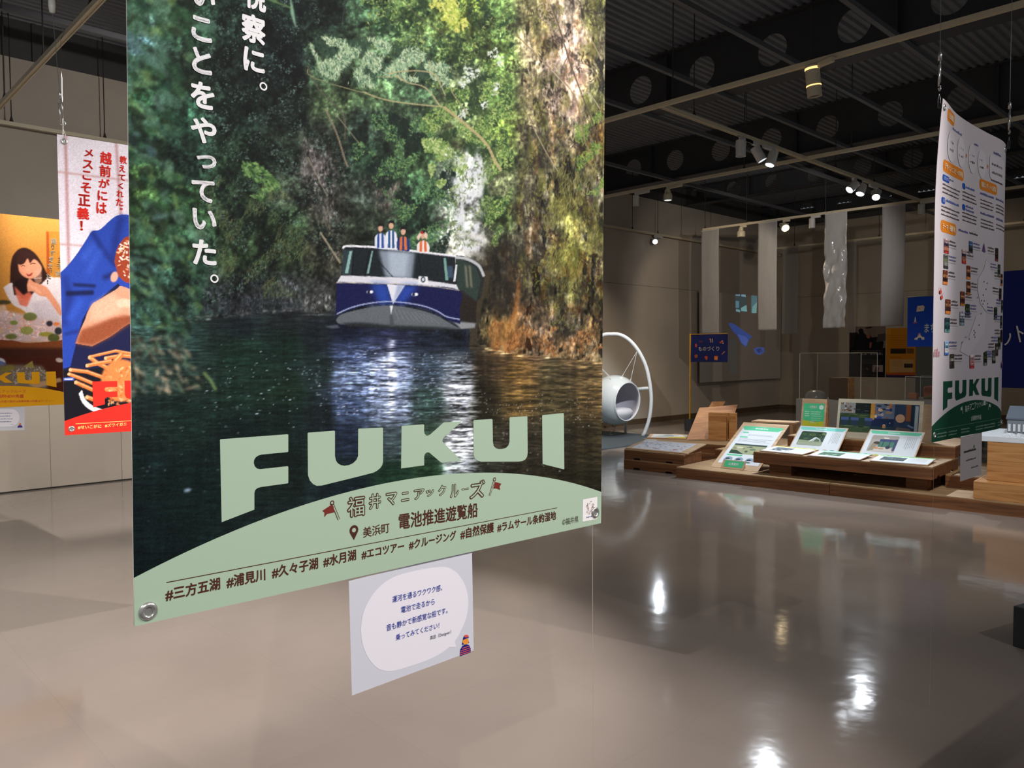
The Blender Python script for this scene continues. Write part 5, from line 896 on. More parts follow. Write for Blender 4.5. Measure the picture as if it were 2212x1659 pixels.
def thumb(a, b, c, d, k, zfun, line):
    x0, yt = INFO.uv(*zfun((a, b))[0]); x1, yb = INFO.uv(*zfun((c, d))[0]); _, yt2 = INFO.uv(*zfun((c, b))[0]); _, yb2 = INFO.uv(*zfun((a, d))[0]); yt, yb = (yt+yt2)/2, (yb+yb2)/2
    hh = (yt-yb)/10
    cols = PALT[k]
    for i in range(10):
        cc = cols[min(3, i*4//10)]; cc = tuple(np.clip(np.array(cc)*rl.uniform(.75, 1.2), 0, 255)); sh.append(([(x0, yt-(i+1)*hh), (x1, yt-(i+1)*hh), (x1, yt-i*hh), (x0, yt-i*hh)], cc))
        sh.append(([(x0+(x1-x0)*.3, yt-(i+1)*hh), (x0+(x1-x0)*rl.uniform(.5, .8), yt-(i+1)*hh), (x0+(x1-x0)*.7, yt-i*hh), (x0+(x1-x0)*.35, yt-i*hh)], tuple(np.clip(np.array(cc)*rl.uniform(.5, 1.5), 0, 255))))
    s_ = 1 if line > 0 else -1; bx = x1 if s_ > 0 else x0; w = .105
    sh.extend(textlines(min(bx+s_*.012, bx+s_*w), max(bx+s_*.012, bx+s_*w), [yb+.055, yb+.04], .008, [INK, LAV][k % 2], rl, .25)); sh.append(([(min(bx, bx+s_*w), yb+.03), (max(bx, bx+s_*w), yb+.03), (max(bx, bx+s_*w), yb+.0312), (min(bx, bx+s_*w), yb+.0312)], (150, 140, 140)))
for t in TH: thumb(t[0], t[1]+1000, t[2], t[3]+1000, t[4], zz6, 1 if t[0] < 1000 else -1)
for t in TH7: thumb(*t[:4], t[4], zz7, 1 if t[0] < 1000 else -1)
for p in ((960, 62), (1010, 88), (988, 185), (945, 280), (855, 320), (915, 372), (957, 376), (938, 425), (1012, 422), (908, 582), (872, 768), (785, 860), (800, 892), (785, 930), (797, 966), (650, 968), (703, 996), (592, 1048)): x, y = INFO.uv(*zz7(p)[0]); sh.append((ell(x, y, .004, .004, 8), (60, 52, 56)))
for p in ((232, 230), (252, 320)):
    x, y = INFO.uv(*zz7(p)[0]); sh.append((ell(x, y, .013, .009, 12), (206, 72, 62)))
    for s_ in (-1, 1): sh.append(([(x+s_*.008, y+.004), (x+s_*.016, y+.02), (x+s_*.013, y+.021), (x+s_*.005, y+.006)], (206, 72, 62)))
for r_, n_ in ((1178, 2), (1220, 4), (1265, 4)):
    for k in range(n_): x, y = INFO.uv(*zz7((128+k*24+(2 if n_ > 2 else 22), r_))[0]); sh.append((ell(x, y, .004, .007, 8), (190, 90, 96)))
for k, p in enumerate(((1260, 1390), (1272, 1420), (1285, 1390), (1255, 1440), (1272, 1465), (1290, 1440))): x, y = INFO.uv(*zz7(p)[0]); sh.append((ell(x, y, .012, .009, 8), [(170, 120, 160), (150, 60, 120), (190, 110, 150), (80, 70, 140), (60, 60, 110), (90, 70, 150)][k]))
x, y = INFO.uv(*zz6((968, 1035))[0]); sh += [([(x-.02, y-.012), (x+.02, y-.016), (x, y+.03)], (110, 80, 140)), ([(x-.008, y-.01), (x+.002, y-.012), (x-.002, y+.024)], (200, 80, 80))]
INFO.inks('print', sh, .0006); [INFO.text('pill_lettering', [q_], .0028) for q_ in tx]
GT = (196, 206, 196)
INFO.text('caption_lettering', [INFO.boxpx(c, *b, GT, .0) for c, b in [(ch, (2083+i*5.0, 876-1.6*i*(1 if i < 5 else .8), 2087.5+i*5.0, 890-1.8*i)) for i, ch in enumerate('福井マニアックルーズ')]]+[INFO.linepx('企画制作作品', 2096, 908, 2118, 904.5, GT, .01)], .003)
e = []
(xa, ya), (xb, _) = INFO.uv(2019, 929), INFO.uv(2175, 905)
e.append(([(xa, ya), (BW-.06, ya), (BW-.06, ya+.0015), (xa, ya+.0015)], (120, 150, 130)))
for x in (.06, .2, .36, .56, .68, .9): e += textlines(x, x+(.12 if x < .6 else .18), [ya-.022, ya-.036], .007, (130, 160, 140), rl, .3)
for (bx, by), (tx_, ty_), cl in (((2079, 893), (2077, 877), [(2077.5, 879), (2074, 880), (2074.5, 887), (2078, 885)]), ((2134, 886), (2136, 871), [(2136, 873), (2139, 874), (2138.6, 880), (2135.4, 878)])):
    (p0, p1), (p2, p3) = INFO.uv(bx, by), INFO.uv(tx_, ty_); e += [([(p0-.002, p1), (p0+.002, p1), (p2+.002, p3), (p2-.002, p3)], GT), (INFO.P(cl), GT)]
INFO.inks('caption_marks', e, .0016)
for x, y in ((.03, .03), (BW-.03, .03), (.03, BH-.03), (BW-.03, BH-.03)): grommet(INFO, x, y, .015)
def ic(w, h_):
    o = textlines(w*.15, w*.75, [h_*.62], .011, (70, 74, 70))+textlines(w*.25, w*.72, [h_*.42], .009, (120, 120, 116))+textlines(w*.5, w*.9, [h_*.22], .008, (130, 130, 126)); return o+[(ell(w*.62, h_*.71, .008, .009), (60, 140, 70))]
small_card(INFO, (2076, 1040.8), (2121.9, 1025), (2070.5, 946), 'plain white card with a few grey lines under the white banner', ic, 3, (208, 198, 196))
# ---- hanging hardware: wire, gripper and hook
def hanging(S, x, label, top=HR, low=BH-.03, side=.0, grip=.55):
    b = S.o+S.u*x+S.v*low; t = empty('hanging_wire', tuple(b), label, 'hanging wire', 'wires holding the posters')
    z1 = top-b[2]; s2 = np.array([0, side, 0]); q = lambda z: s2*z/z1+np.array([0, 0, z])
    zh = .06
    MB().tube([(.002, 0, .0), (.003, .006, zh*.6), q(zh+.002)], .0011, 5).tube([(-.004, 0, .0), (-.003, -.006, zh*.6), q(zh+.002)], .0011, 5).build('loop', WIRE, t)
    hk = MB(); c = q(zh+.015); hk.tube([c+np.array([0, .012*math.sin(a), .012-.012*math.cos(a)]) for a in np.linspace(2.6, -1.2, 14)], .003, 8); hk.tube([q(zh+.03)+(0, -.008, 0), q(zh+.12)+(0, -.008, 0)], .004, 8); hk.tube([q(zh+.05)+(0, .006, 0), q(zh+.15)+(0, .004, 0)], .004, 8); hk.lathe([(.001, 0), (.008, .002), (.008, .03), (.004, .036)], 10, q(zh+.14)); hk.build('hook', STEEL, t, smooth=True)
    MB().tube([q(zh+.16), q(z1-.06)], .0012, 6).build('cord', WIRE, t)
    g = q(grip); MB().lathe([(.002, -.03), (.012, -.026), (.016, 0), (.016, .03), (.012, .034), (.002, .036)], 16, g).build('gripper', WHITE, t, smooth=True)
    rh = MB(); rh.tube([q(z1-.07), q(z1-.045)+(0, .012, 0), q(z1+.0)+(0, .03, 0), q(z1+.03)+(0, .0, 0)], .003, 6); rh.build('track_hook', STEEL, t)
    return t
hanging(REDP, .03, 'steel wire with white gripper above the top left corner of the crab poster', side=-.085, grip=.63, top=HR-.02)
hanging(REDP, BW-.03, 'steel wire at the hidden right corner of the crab poster')
hanging(INFO, .03, 'steel wire and hook at the left corner of the white banner', grip=1.2); hanging(INFO, BW-.03, 'steel wire and hook at the right corner of the white banner', grip=.95)
hanging(BIG, .03, 'steel wire at the left corner of the boat poster'); hanging(BIG, BW-.03, 'steel wire at the right corner of the boat poster')
hanging(YELP, .03, 'steel wire at the left corner of the dinner poster'); hanging(YELP, BW-.03, 'steel wire at the right corner of the dinner poster')
NY = mat('clear_nylon', (170, 160, 140), .3)
for S_, x, lb in ((INFO, .03, 'thin nylon line from the banner corner down to the floor'), (BIG, BW-.03, 'thin nylon line from the boat poster corner down to the floor')):
    b = S_.o+S_.u*x+S_.v*.03; tag(MB().tube([b, (b[0], b[1], .0)], .0005, 5).build('nylon_line', NY), lb, 'nylon line', 'nylon lines to the floor')
# ================================================================ EGG CHAIR
GLOSSW = mat('glossy_white_shell', (212, 220, 224), .18, coat=.6); TUBEW = mat('white_tube', (206, 212, 216), .3, coat=.3); CUSH = mat('pale_lining', (186, 182, 190), .7)
FWD = _n([-_n(np.cross([0, 0, 1.], C2W[:, 0]))[0], 0, 0]) if False else None
hv = ray(1340, 757); hv = _n([hv[0], hv[1], 0]); hr_ = np.array([hv[1], -hv[0], 0])          # away from the entrance / to its right
foot = onz(1387, 945); dist = np.dot(foot-CAM, hv)
def egp(px, py, dd=0.): r = ray(px, py); return CAM+r*(dist+dd)/np.dot(r, hv)
top = egp(1321, 721)
E0 = np.array([top[0], top[1], 0]); eg = empty('egg_chair', tuple(E0), 'white egg-shaped hanging chair on a tall white arch, behind the boat poster', 'chair')
arch = [egp(*p)-E0 for p in curve([(1321, 721.5), (1335, 722), (1352, 729), (1368, 743), (1383, 764), (1395, 790), (1402, 818), (1406, 848), (1406, 880), (1401, 910), (1392, 936)], 3)]+[foot-E0+np.array([0, 0, .02])]
mir = []
for p in arch: a = np.dot(p, hr_); mir.append(p-2*a*hr_)
MB().tube(mir[::-1]+arch[1:], .034, 14).build('arch', TUBEW, eg, smooth=True)
ft = np.array(arch[-1]); fm = np.array(mir[-1])
for s_, a_, lb in ((1, arch, 'r'), (-1, mir, 'l')):
    p = np.array(a_[20]); q = p+hv*.55-hr_*s_*.42; q[2] = p[2]-.12
    z = np.array([*(E0[:2]*0), 0.]); e2 = q+hv*.12-hr_*s_*.02; e2[2] = .02
    MB().tube([p, p*.4+q*.6+(0, 0, .03), q, q*.4+e2*.6, e2], .03, 12).build('rear_leg', TUBEW, eg, smooth=True)
ce = egp(1328, 864, -.05)-E0; R = .455
nd = _n(-hv*math.cos(math.radians(50))+hr_*math.sin(math.radians(50))+np.array([0, 0, -.06]))
cut = .29; a0 = math.acos(cut/R)
prof = [(R*math.sin(t), R*math.cos(t)) for t in np.linspace(math.pi, a0, 40)]
rim = [(math.sqrt(R*R-cut*cut)-.004+.018*math.cos(t), cut+.004+.016*math.sin(t)) for t in np.linspace(0, math.pi*2, 14)]
prof[0] = (.001, -R)
MB().lathe(prof+rim[3:8], 56, ce, nd).build('shell', GLOSSW, eg, smooth=True)
MB().lathe([(.001, -R+.03)]+[((R-.03)*math.sin(t), (R-.03)*math.cos(t)) for t in np.linspace(math.pi-.05, a0+.04, 24)]+rim[8:12], 48, ce, nd).build('lining', CUSH, eg, smooth=True)
sd = _n(np.cross(nd, (0, 0, 1)))
cs = MB(); cc = ce-np.array([0, 0, .2])+nd*(-.02)
cs.lathe([(.001, .07), (.2, .065), (.3, .04), (.34, 0), (.33, -.06), (.26, -.15), (.001, -.2)], 40, cc, (0, 0, 1)); 
o = cs.build('cushion', mat('seat_cushion', (204, 206, 214), .7), eg, smooth=True)
hk = egp(1376, 759)-E0; hk2 = hk-2*np.dot(hk, hr_)*hr_
for a_, b_ in ((hk, egp(1346, 806)-E0), (hk, egp(1368, 815)-E0), (hk2, egp(1321, 820, -.3)-E0), (hk2, egp(1316, 806, .1)-E0)):
    d_ = _n(b_-ce); b2 = ce+d_*(R-.004); MB().tube([a_, b2], .004, 6).lathe([(.002, 0), (.009, .004), (.009, .02), (.003, .05)], 8, b2, a_-b2).build('suspension_cable', TUBEW, eg)
bt = ce-np.array([0, 0, R]); MB().tube(curve([tuple(bt+(0, 0, .01)), tuple(bt-hr_*.04-(0, 0, .1)), tuple(bt-hr_*.09+hv*.02-(0, 0, .17)), (bt[0]-hr_[0]*.03, bt[1]-hr_[1]*.03, .052)], 5), .004, 6).build('tether', WIRE, eg)
tag(MB().box(-9.75, 8.7, 0, -7.88, 11.75, .022).build('floor_mat', mat('slate_carpet', (74, 84, 90), .9, bump=.4, bscale=300), bevel=.006), 'dark grey mat spread under the egg chair', 'mat')
# ================================================================ FLAGS ON POLES
NAVYC = (34, 40, 92)
def flag(px, base, y, label, w, z0, z1, bg, shapes, words, polecol, pot=True, yaw=None, side=1, potr=.11, poth=.22):
    b = base; t = empty('flag_stand', tuple(b), label, 'flag', 'workshop flags on poles'); pm = mat('pole_'+('yellow' if polecol[2] < 90 else 'grey'), polecol, .4)
    MB().tube([(0, 0, .1), (0, 0, z1+.02)], .014, 12).build('pole', pm, t)
    MB().lathe([(.001, 0), (potr*.8, 0), (potr*.86, .01), (potr, poth), (potr*.88, poth), (potr*.84, poth*.86), (.001, poth*.86)], 4 if poth > .2 and potr > .14 else 28, (0, 0, 0)).build('pot', mat('dark_pot', (52, 54, 56), .7), t)
    u_ = (1, 0, 0) if yaw is None else (math.cos(yaw), math.sin(yaw), 0); u_ = np.array(u_)*side
    S = Sheet('cloth', (0, 0, 0), u_ if side > 0 else -u_, (0, 0, 1), None, None); S.root.name = 'cloth'; S.root.matrix_world = Matrix.Identity(4)
    off = 0.016 if side > 0 else -w-.016
    M = Matrix(np.array([[*np.c_[S.u, S.v, S.n, np.zeros(3)][i]] for i in range(3)]+[[0, 0, 0, 1]]).tolist()); COL.objects.unlink(S.root); bpy.data.objects.remove(S.root)
    S.root = t; S.bend = lambda x, yy: .012*np.sin(x*9+yy*2)
    hold = bpy.data.objects.new('flag_cloth', None)
    made = [S.picture('cloth', off, z0, off+w, z1, 40, 24, lambda x, yy: np.tile(np.array(bg)/255., (len(x), 1)), thick=.002, back=bg, m=print_mat('dyed_cloth', .85, .1))]
    mp = lambda P: [(off+x_*w, z0+y_*(z1-z0)) for x_, y_ in P]
    k = [S.inks('printed_icons', [(mp(p), c) for p, c in shapes], .0035)]
    if words: k.append(S.text('printed_word', [('box', s_, off+a*w, z0+b_*(z1-z0), off+c*w, z0+d_*(z1-z0), cl, bo) for s_, a, b_, c, d_, cl, bo in words], .004))
    for o in made+k: o.matrix_local = M
    for o in k: o.parent = made[0]; o.matrix_local = Matrix.Identity(4)
    bpy.data.objects.remove(hold)
    MB().tube([(0, 0, z1+.004), tuple(u_*(abs(w)+.02)+(0, 0, z1+.004))], .007, 8).build('cross_rod', pm, t); return t
def icons():
    R_, O_, Bn = (190, 78, 52), (214, 124, 58), (150, 82, 58); o = []
    o += [(ell(.14+.05*0, .60, .028, .065, 14), R_), (ell(.14, .60, .016, .035, 10), (206, 150, 110)), (ell(.145, .21, .048, .068, 14), Bn), ([(.38, .2), (.42, .08), (.46, .07), (.48, .18), (.44, .22)], R_), ([(.66, .08), (.75, .07), (.76, .2), (.67, .21)], O_), ([(.66, .18), (.75, .17), (.76, .22), (.67, .22)], (196, 90, 40))]
    o += [([(.85, .28), (.87, .27), (.94, .37), (.92, .39)], (196, 110, 84)), ([(.52, .8), (.57, .8), (.57, .84), (.52, .84)], R_), ([(.555, .7), (.575, .7), (.575, .83), (.555, .83)], (190, 160, 130)), ([(.60, .7), (.615, .7), (.615, .84), (.60, .84)], (196, 190, 160)), (ell(.82, .7, .026, .03, 10), R_), (ell(.86, .74, .024, .03, 10), O_), (ell(.88, .67, .022, .026, 10), (206, 150, 100))]
    for x_ in (.25, .31): e = ell(x_, .74, .024, .04, 14); i = ell(x_, .74, .018, .03, 14); o += [([e[k], e[(k+1) % 14], i[(k+1) % 14], i[k]], (150, 82, 66)) for k in range(14)]
    return o
fb = onz(1490, 930.5); wf = np.linalg.norm(onY(1492, 750, fb[1])-onY(1571, 750, fb[1]))
flag(None, fb, None, 'navy flag with round craft icons on a yellow pole in front of the long wall', wf, 1.352, 1.885, NAVYC, icons(), [('ものづくり', .21, .40, .79, .56, (196, 190, 170), .01)], (216, 160, 32), poth=.236, potr=.115)
# bright blue flag half hidden behind the white banner
f2 = onY(2055, 700, 11.4); f2 = np.array([f2[0], 11.4, 0]); wl = f2[0]-onY(1964, 700, 11.4)[0]; fz1, fz0 = onY(1963, 643, 11.4)[2], onY(1975, 749, 11.4)[2]
ic2 = [([(.22, .70), (.40, .72), (.42, .80), (.38, .83), (.24, .82)], (220, 206, 196)), ([(.22, .74), (.40, .76), (.40, .78), (.22, .76)], (190, 140, 110)), ([(.17, .5), (.185, .6), (.205, .6), (.215, .5)], (210, 214, 220)), ([(.13, .47), (.25, .48), (.24, .5), (.14, .495)], (160, 96, 130)), ([(.18, .17), (.24, .19), (.30, .26), (.36, .2), (.42, .19), (.42, .14), (.36, .14), (.33, .18), (.27, .18), (.25, .14), (.18, .14)], (226, 214, 190)), ([(.24, .23), (.30, .28), (.36, .24), (.30, .26)], (206, 150, 130))]
flag(None, f2, None, 'bright blue flag with little town icons, half hidden left of the white banner', wl, fz0, fz1, (36, 76, 190), ic2, [('まち', .42, .28, .68, .46, (206, 220, 226), .02)], (120, 122, 124), side=-1, yaw=.06)
f3 = onz(2203, 1398); f3 = np.array([-.92, 4.60, 0])
wl3 = .86; x_ = onY(2178, 700, f3[1])[0]
ct = empty('flag_stand', (x_-.25, 5.4, 0), 'large navy flag with pale lettering behind the right edge of the white banner', 'flag', 'workshop flags on poles')
def onyz(px, py, Y): p = onY(px, py, Y); return p[0], p[2]
Yf = 5.4; xl, zt = onyz(2172, 586, Yf); xr = xl+.95; _, zb = onyz(2190, 838, Yf)
F3 = Sheet('hanging_cloth', (xl-.02, Yf, zb), (1, -.02, 0), (0, 0, 1), 'x', 'x'); rt_ = F3.root; F3.root = ct; ct.location = (0, 0, 0); ct.matrix_world = F3_M = rt_.matrix_world.copy(); bpy.data.objects.remove(rt_)
F3.bend = lambda x, y: .012*np.sin(x*8)
h3 = zt-zb
F3.picture('cloth', 0, 0, .97, h3, 30, 20, lambda x, y: np.tile(np.array((26, 36, 92))/255., (len(x), 1)), thick=.002, back=(26, 36, 92), m=print_mat('dyed_cloth', .85, .1))
def stroke(pts, w):
    o = []
    for a, b in zip(pts, pts[1:]):
        L_ = math.hypot(b[0]-a[0], b[1]-a[1]) or 1; nx, ny = -(b[1]-a[1])/L_*w/2, (b[0]-a[0])/L_*w/2; o.append(([(a[0]+nx, a[1]+ny), (b[0]+nx, b[1]+ny), (b[0]-nx, b[1]-ny), (a[0]-nx, a[1]-ny)], (206, 198, 190)))
    return o
zz = lambda *pp: F3.P([(2000+a/7.543, 600+b/7.543) for a, b in pp])
F3.inks('printed_word', stroke(zz((1378, 905), (1382, 960), (1365, 1010), (1335, 1060), (1290, 1095)), .0085)+stroke(zz((1492, 785), (1548, 1050)), .009)+stroke(zz((1515, 870), (1560, 890), (1600, 915)), .009), .0035)
pl = MB(); pl.tube([(.99, 0, -zb+.05), (.99, 0, h3+.03)], .014, 12); pl.build('pole', mat('pole_grey', (120, 122, 124), .4), ct).rotation_euler = (0, 0, 0)
for o in ct.children:
    if o.name.startswith('pole'): o.data.transform(Matrix(((1, 0, 0, 0), (0, 0, 1, 0), (0, -1, 0, 0), (0, 0, 0, 1))) @ Matrix.Identity(4)); o.data.transform(Matrix(((1, 0, 0, 0), (0, -1, 0, 0), (0, 0, 1, 0), (0, 0, 0, 1))))
q = MB(); 
pb = onz(2189, 1396); q.box(0, 0, 0, .34, .34, .215); tag(q.build('flag_base', mat('dark_pot', (52, 54, 56), .7), bevel=.006), 'dark square flag base on the floor at the right edge', 'block').location = (pb[0]-.005, pb[1]-.0, 0); bpy.data.objects['flag_base'].rotation_euler = (0, 0, math.radians(-16))  # square base of the large navy flag
# ================================================================ WOODEN DISPLAY ISLAND
TRAYW = wood('old_tray_wood', (98, 60, 31), (138, 88, 50)); TRAYT = wood('pale_tray_top', (142, 108, 72), (178, 144, 104), (2, 22, 22)); PLY = wood('pale_plywood', (186, 150, 114), (214, 182, 146), (1.2, 14, 14)); PINE = wood('knotty_pine', (160, 104, 58), (196, 142, 88), (1.6, 14, 14)); CEDAR = wood('oiled_cedar', (170, 112, 58), (206, 152, 92), (1.2, 16, 16))  # tray tops in a paler tone than the tray sides
TG = 'stackable wooden trays'
def tray(x, y, z, ang, w, d, label, h=.128, side_notch=True, front_notch=False, top=TRAYT):
    t = empty('wooden_tray', (x, y, z), label, 'wooden tray', TG, rz=math.radians(ang)); th = .022
    n = 3; tp = MB()
    for k in range(n): tp.box(.001, k*d/n+.001, h-.014, w-.001, (k+1)*d/n-.002, h)
    tp.build('top_boards', top, t)
    def board(L, notch): 
        pts = [(0, 0)]
        if notch:
            for c in ((L*.22, L*.76) if L > .6 else (L*.5,)): pts += [(c-.055, 0), (c-.045, .022), (c+.045, .022), (c+.055, 0)]
        return pts+[(L, 0), (L, h-.0145), (0, h-.0145)]
    MB().prism(board(w, front_notch), 0, th).build('front_board', TRAYW, t); MB().prism(board(w, front_notch), d-th, d).build('rear_board', TRAYW, t)
    for a, b in ((0, th), (w-th, w)): MB().prism([(p+th+.0005, q_) for p, q_ in board(d-2*th-.001, side_notch)], a, b, 'x').build('end_board', TRAYW, t)
    for a in (0, w):
        for q_ in (.03, .075):
            s_ = -.0008 if a == 0 else .0008
            MB().box(min(a, a+s_), .004, q_, max(a, a+s_), .018, q_+.018).build('finger_joint', mat('dark_end_grain', (70, 44, 24), .7), t)
    return t
A4 = 4.0
ux, uy = math.cos(math.radians(A4)), math.sin(math.radians(A4)); vx, vy = -uy, ux
def isl(a, b, o=(-5.506, 8.09)): return o[0]+ux*a+vx*b, o[1]+uy*a+vy*b
tray(*isl(0, 0), 0, A4, 1.862, .93, 'long floor tray, front row left half of the display island')
tray(*isl(1.868, 0), 0, A4, 1.862, .93, 'long floor tray, front row right half of the display island')
tray(*isl(.0, .935), 0, A4, 1.862, .93, 'long floor tray in the second row behind the front left one')
tray(*isl(1.868, .935), 0, A4, 1.862, .93, 'long floor tray in the second row behind the front right one')
tray(*isl(0, 1.87), 0, A4, 1.862, .93, 'floor tray in the third row under the photo board'); tray(*isl(1.868, 1.87), 0, A4, 1.862, .93, 'floor tray in the third row at the right')
tray(*isl(.0, 1.0), .128, A4, 1.862, .90, 'tray of the second layer, hidden behind the raised front tray'); tray(*isl(.0, 1.905), .128, A4, 1.862, .90, 'tray of the second layer under the green sign board')
tray(*isl(1.868+.98, .58), .128, A4, .36, .9, 'short second-layer tray beside the lit tray top on the right')
mx_, my_ = -4.575, 8.284
for k, (bx, by, bw) in enumerate(((.15, .10, .26), (1.62, .12, .2), (.15, .62, .26), (1.62, .62, .2))):
    tag(MB().box(0, 0, .0, bw, .16, .128).build('support_block', TRAYW), ['stubby block under the left front of the raised tray', 'stubby block under the right front of the raised tray', 'stubby block under the left rear of the raised tray', 'stubby block under the right rear of the raised tray'][k], 'wooden block', 'blocks under the raised tray')
    o = [q_ for q_ in COL.objects if q_.name.startswith('support_block')][-1]
    o.location = (mx_+math.cos(math.radians(3))*bx-math.sin(math.radians(3))*by, my_+math.sin(math.radians(3))*bx+by, .128); o.rotation_euler = (0, 0, math.radians(3))
tray(mx_, my_, .257, 3.0, 1.90, .965, 'raised tray carrying the flat picture boards')
tray(-4.56, 9.09, .386, 4.6, 1.84, .93, 'upper tray behind the two tilted picture panels')
tray(-6.43, 8.231, 0, A4, .90, .46, 'lower tray of the small stack at the left end', front_notch=True, side_notch=False)
tray(-6.426, 8.235, .1285, A4, .895, .45, 'upper tray of the small stack at the left end', front_notch=True, side_notch=False)
tray(-7.0, 9.43, 0, A4+1, 1.32, .93, 'lower tray of the pair under the leaning pine board'); tray(-7.0, 9.43, .1285, A4+1, 1.32, .93, 'upper tray of the pair under the leaning pine board')
# ---- boards with prints
def rect_board(name, bl, br, z, h_, lean, label, cat, th=.012, wd=PLY, group=None, lift=0.):
    a, b = onz(*bl, z), onz(*br, z); uu = _n(b-a); away = np.array([-uu[1], uu[0], 0]); v = away*math.cos(math.radians(lean))+np.array([0, 0, math.sin(math.radians(lean))])
    S = Sheet(name, a+np.array([0, 0, lift]), uu, v, label, cat, group); w = np.linalg.norm(b-a); S.w, S.h = w, h_
    MB().box(0, 0, -th, w, h_, 0).build('board', wd, S.root); return S
def fit_lean(bl, br, tl, z):
    a, b = onz(*bl, z), onz(*br, z); uu = b-a; r = ray(*tl); t = np.dot(a-CAM, uu)/np.dot(r, uu); v = CAM+r*t-a; return np.linalg.norm(v), math.degrees(math.asin(v[2]/np.linalg.norm(v)))
GREEN, MINT, LIME, WHT = (86, 196, 140), (130, 214, 200), (200, 204, 60), (226, 230, 234)
def R4(x0, y0, x1, y1): return [(x0, y0), (x1, y0), (x1, y1), (x0, y1)]
rb = np.random.default_rng(21)
def photo_shapes(x0, y0, x1, y1, pal, n=26, sky=None):
    o = [(R4(x0, y0, x1, y1), pal[0])]; w, h_ = x1-x0, y1-y0
    for k in range(n):
        cx_, cy_ = rb.uniform(.04, .96), rb.uniform(.04, .96); rx, ry = min(rb.uniform(.03, .16), cx_, 1-cx_)*w, min(rb.uniform(.03, .12), cy_, 1-cy_)*h_
        o.append((ell(x0+cx_*w, y0+cy_*h_, rx, ry, 9), tuple(np.clip(np.array(pal[1+k % (len(pal)-1)])*rb.uniform(.8, 1.2), 0, 255))))
    return o
# big inclined board
h5, l5 = fit_lean((1535, 1008), (1636.5, 1019), (1606.6, 912), .131)
B5 = rect_board('display_board', (1535, 1008), (1636.5, 1019), .131, h5, l5, 'large sloping plywood board with a tall white sheet and green heading', 'display board', group='sloping picture boards')
w5 = B5.w
s5 = [(R4(.05, .1, w5-.04, h5-.08), WHT), ([(.05, h5-.08), (.05, h5-.13), (.09, h5-.17), (w5-.08, h5-.17), (w5-.04, h5-.13), (w5-.04, h5-.08)], (104, 204, 158))]
s5 += textlines(.22, .42, [h5-.135], .028, (226, 236, 232), rb)+[(rrect(.09, h5-.235, .17, h5-.21, .01), (104, 204, 158)), (rrect(.09, h5-.335, .2, h5-.31, .01), (104, 204, 158)), (rrect(.09, h5-.725, .3, h5-.695, .014), (104, 204, 158))]
s5 += textlines(.18, w5-.08, [h5-.265, h5-.285], .008, (150, 156, 160), rb)+textlines(.1, w5-.08, [h5-.36, h5-.38, h5-.40, h5-.42], .008, (150, 156, 160), rb)
s5 += photo_shapes(.1, h5-.68, w5-.09, h5-.47, [(168, 172, 136), (96, 112, 92), (190, 188, 160), (150, 158, 118), (70, 84, 76)], 20)+[(R4(.1, h5-.5, w5-.09, h5-.47), (60, 78, 74)), ([(.1, h5-.68), (.3, h5-.68), (.2, h5-.62), (.1, h5-.6)], (60, 80, 66))]
for k in range(3): cx_ = .15+k*.14; s5 += [(ell(cx_, h5-.8, .055, .055, 20), (150, 168, 184)), (ell(cx_-.01, h5-.79, .03, .02, 9), (60, 76, 96)), (ell(cx_+.01, h5-.82, .035, .016, 9), (220, 226, 228)), (ell(cx_, h5-.835, .025, .01, 9), (70, 92, 80))]
B5.inks('printed_sheet', s5, .0012)
h5b, l5b = .12, 50
TG5 = rect_board('name_plate', (1556, 1010.5), (1605, 1016), .1315, .125, 52, 'small board with a green label leaning on the large sloping board', 'name plate', th=.009, lift=.0)
TG5.inks('label', [(R4(.03, .025, TG5.w-.02, .115), GREEN)], .001); TG5.text('label_lettering', [('box', '山奥案内', TG5.w*.3, .05, TG5.w*.72, .09, (222, 236, 226), .02)], .002)
# tilted A2 panels
def sky_panel(bl, br, tl, label, head, scene):
    hq, lq = fit_lean(bl, br, tl, .387); Q = rect_board('picture_sign', bl, br, .387, hq, lq, label, 'picture panel', group='sloping picture boards'); w, h_ = Q.w, Q.h
    o = [(R4(.012, .012, w-.012, h_-.012), WHT), ([(.02, h_-.02), (.022, h_-.05), (.05, h_-.075), (w-.05, h_-.075), (w-.022, h_-.05), (w-.02, h_-.02)], head)]+textlines(w*.36, w*.58, [h_-.055], .016, (232, 240, 238), rb, .15)
    for k in range(9): 
        x_ = w-.06-k*.018; 
        if x_ > w*.72: o += [(R4(x_, yy, x_+.006, yy+.008), (150, 156, 160)) for yy in np.arange(h_*.3+rb.uniform(0, .08), h_-.11, .012)]
    for k, (cx_, c_) in enumerate(((.07, (60, 110, 120)), (.12, (206, 160, 160)), (.18, (204, 204, 80)), (.3, (80, 110, 150)), (.42, (206, 150, 150)), (.5, (80, 110, 140)))): o.append((ell(cx_, .014, .035, .024, 20)[:11], c_))
    o += scene(w, h_); Q.inks('printed_sheet', o, .0012); return Q
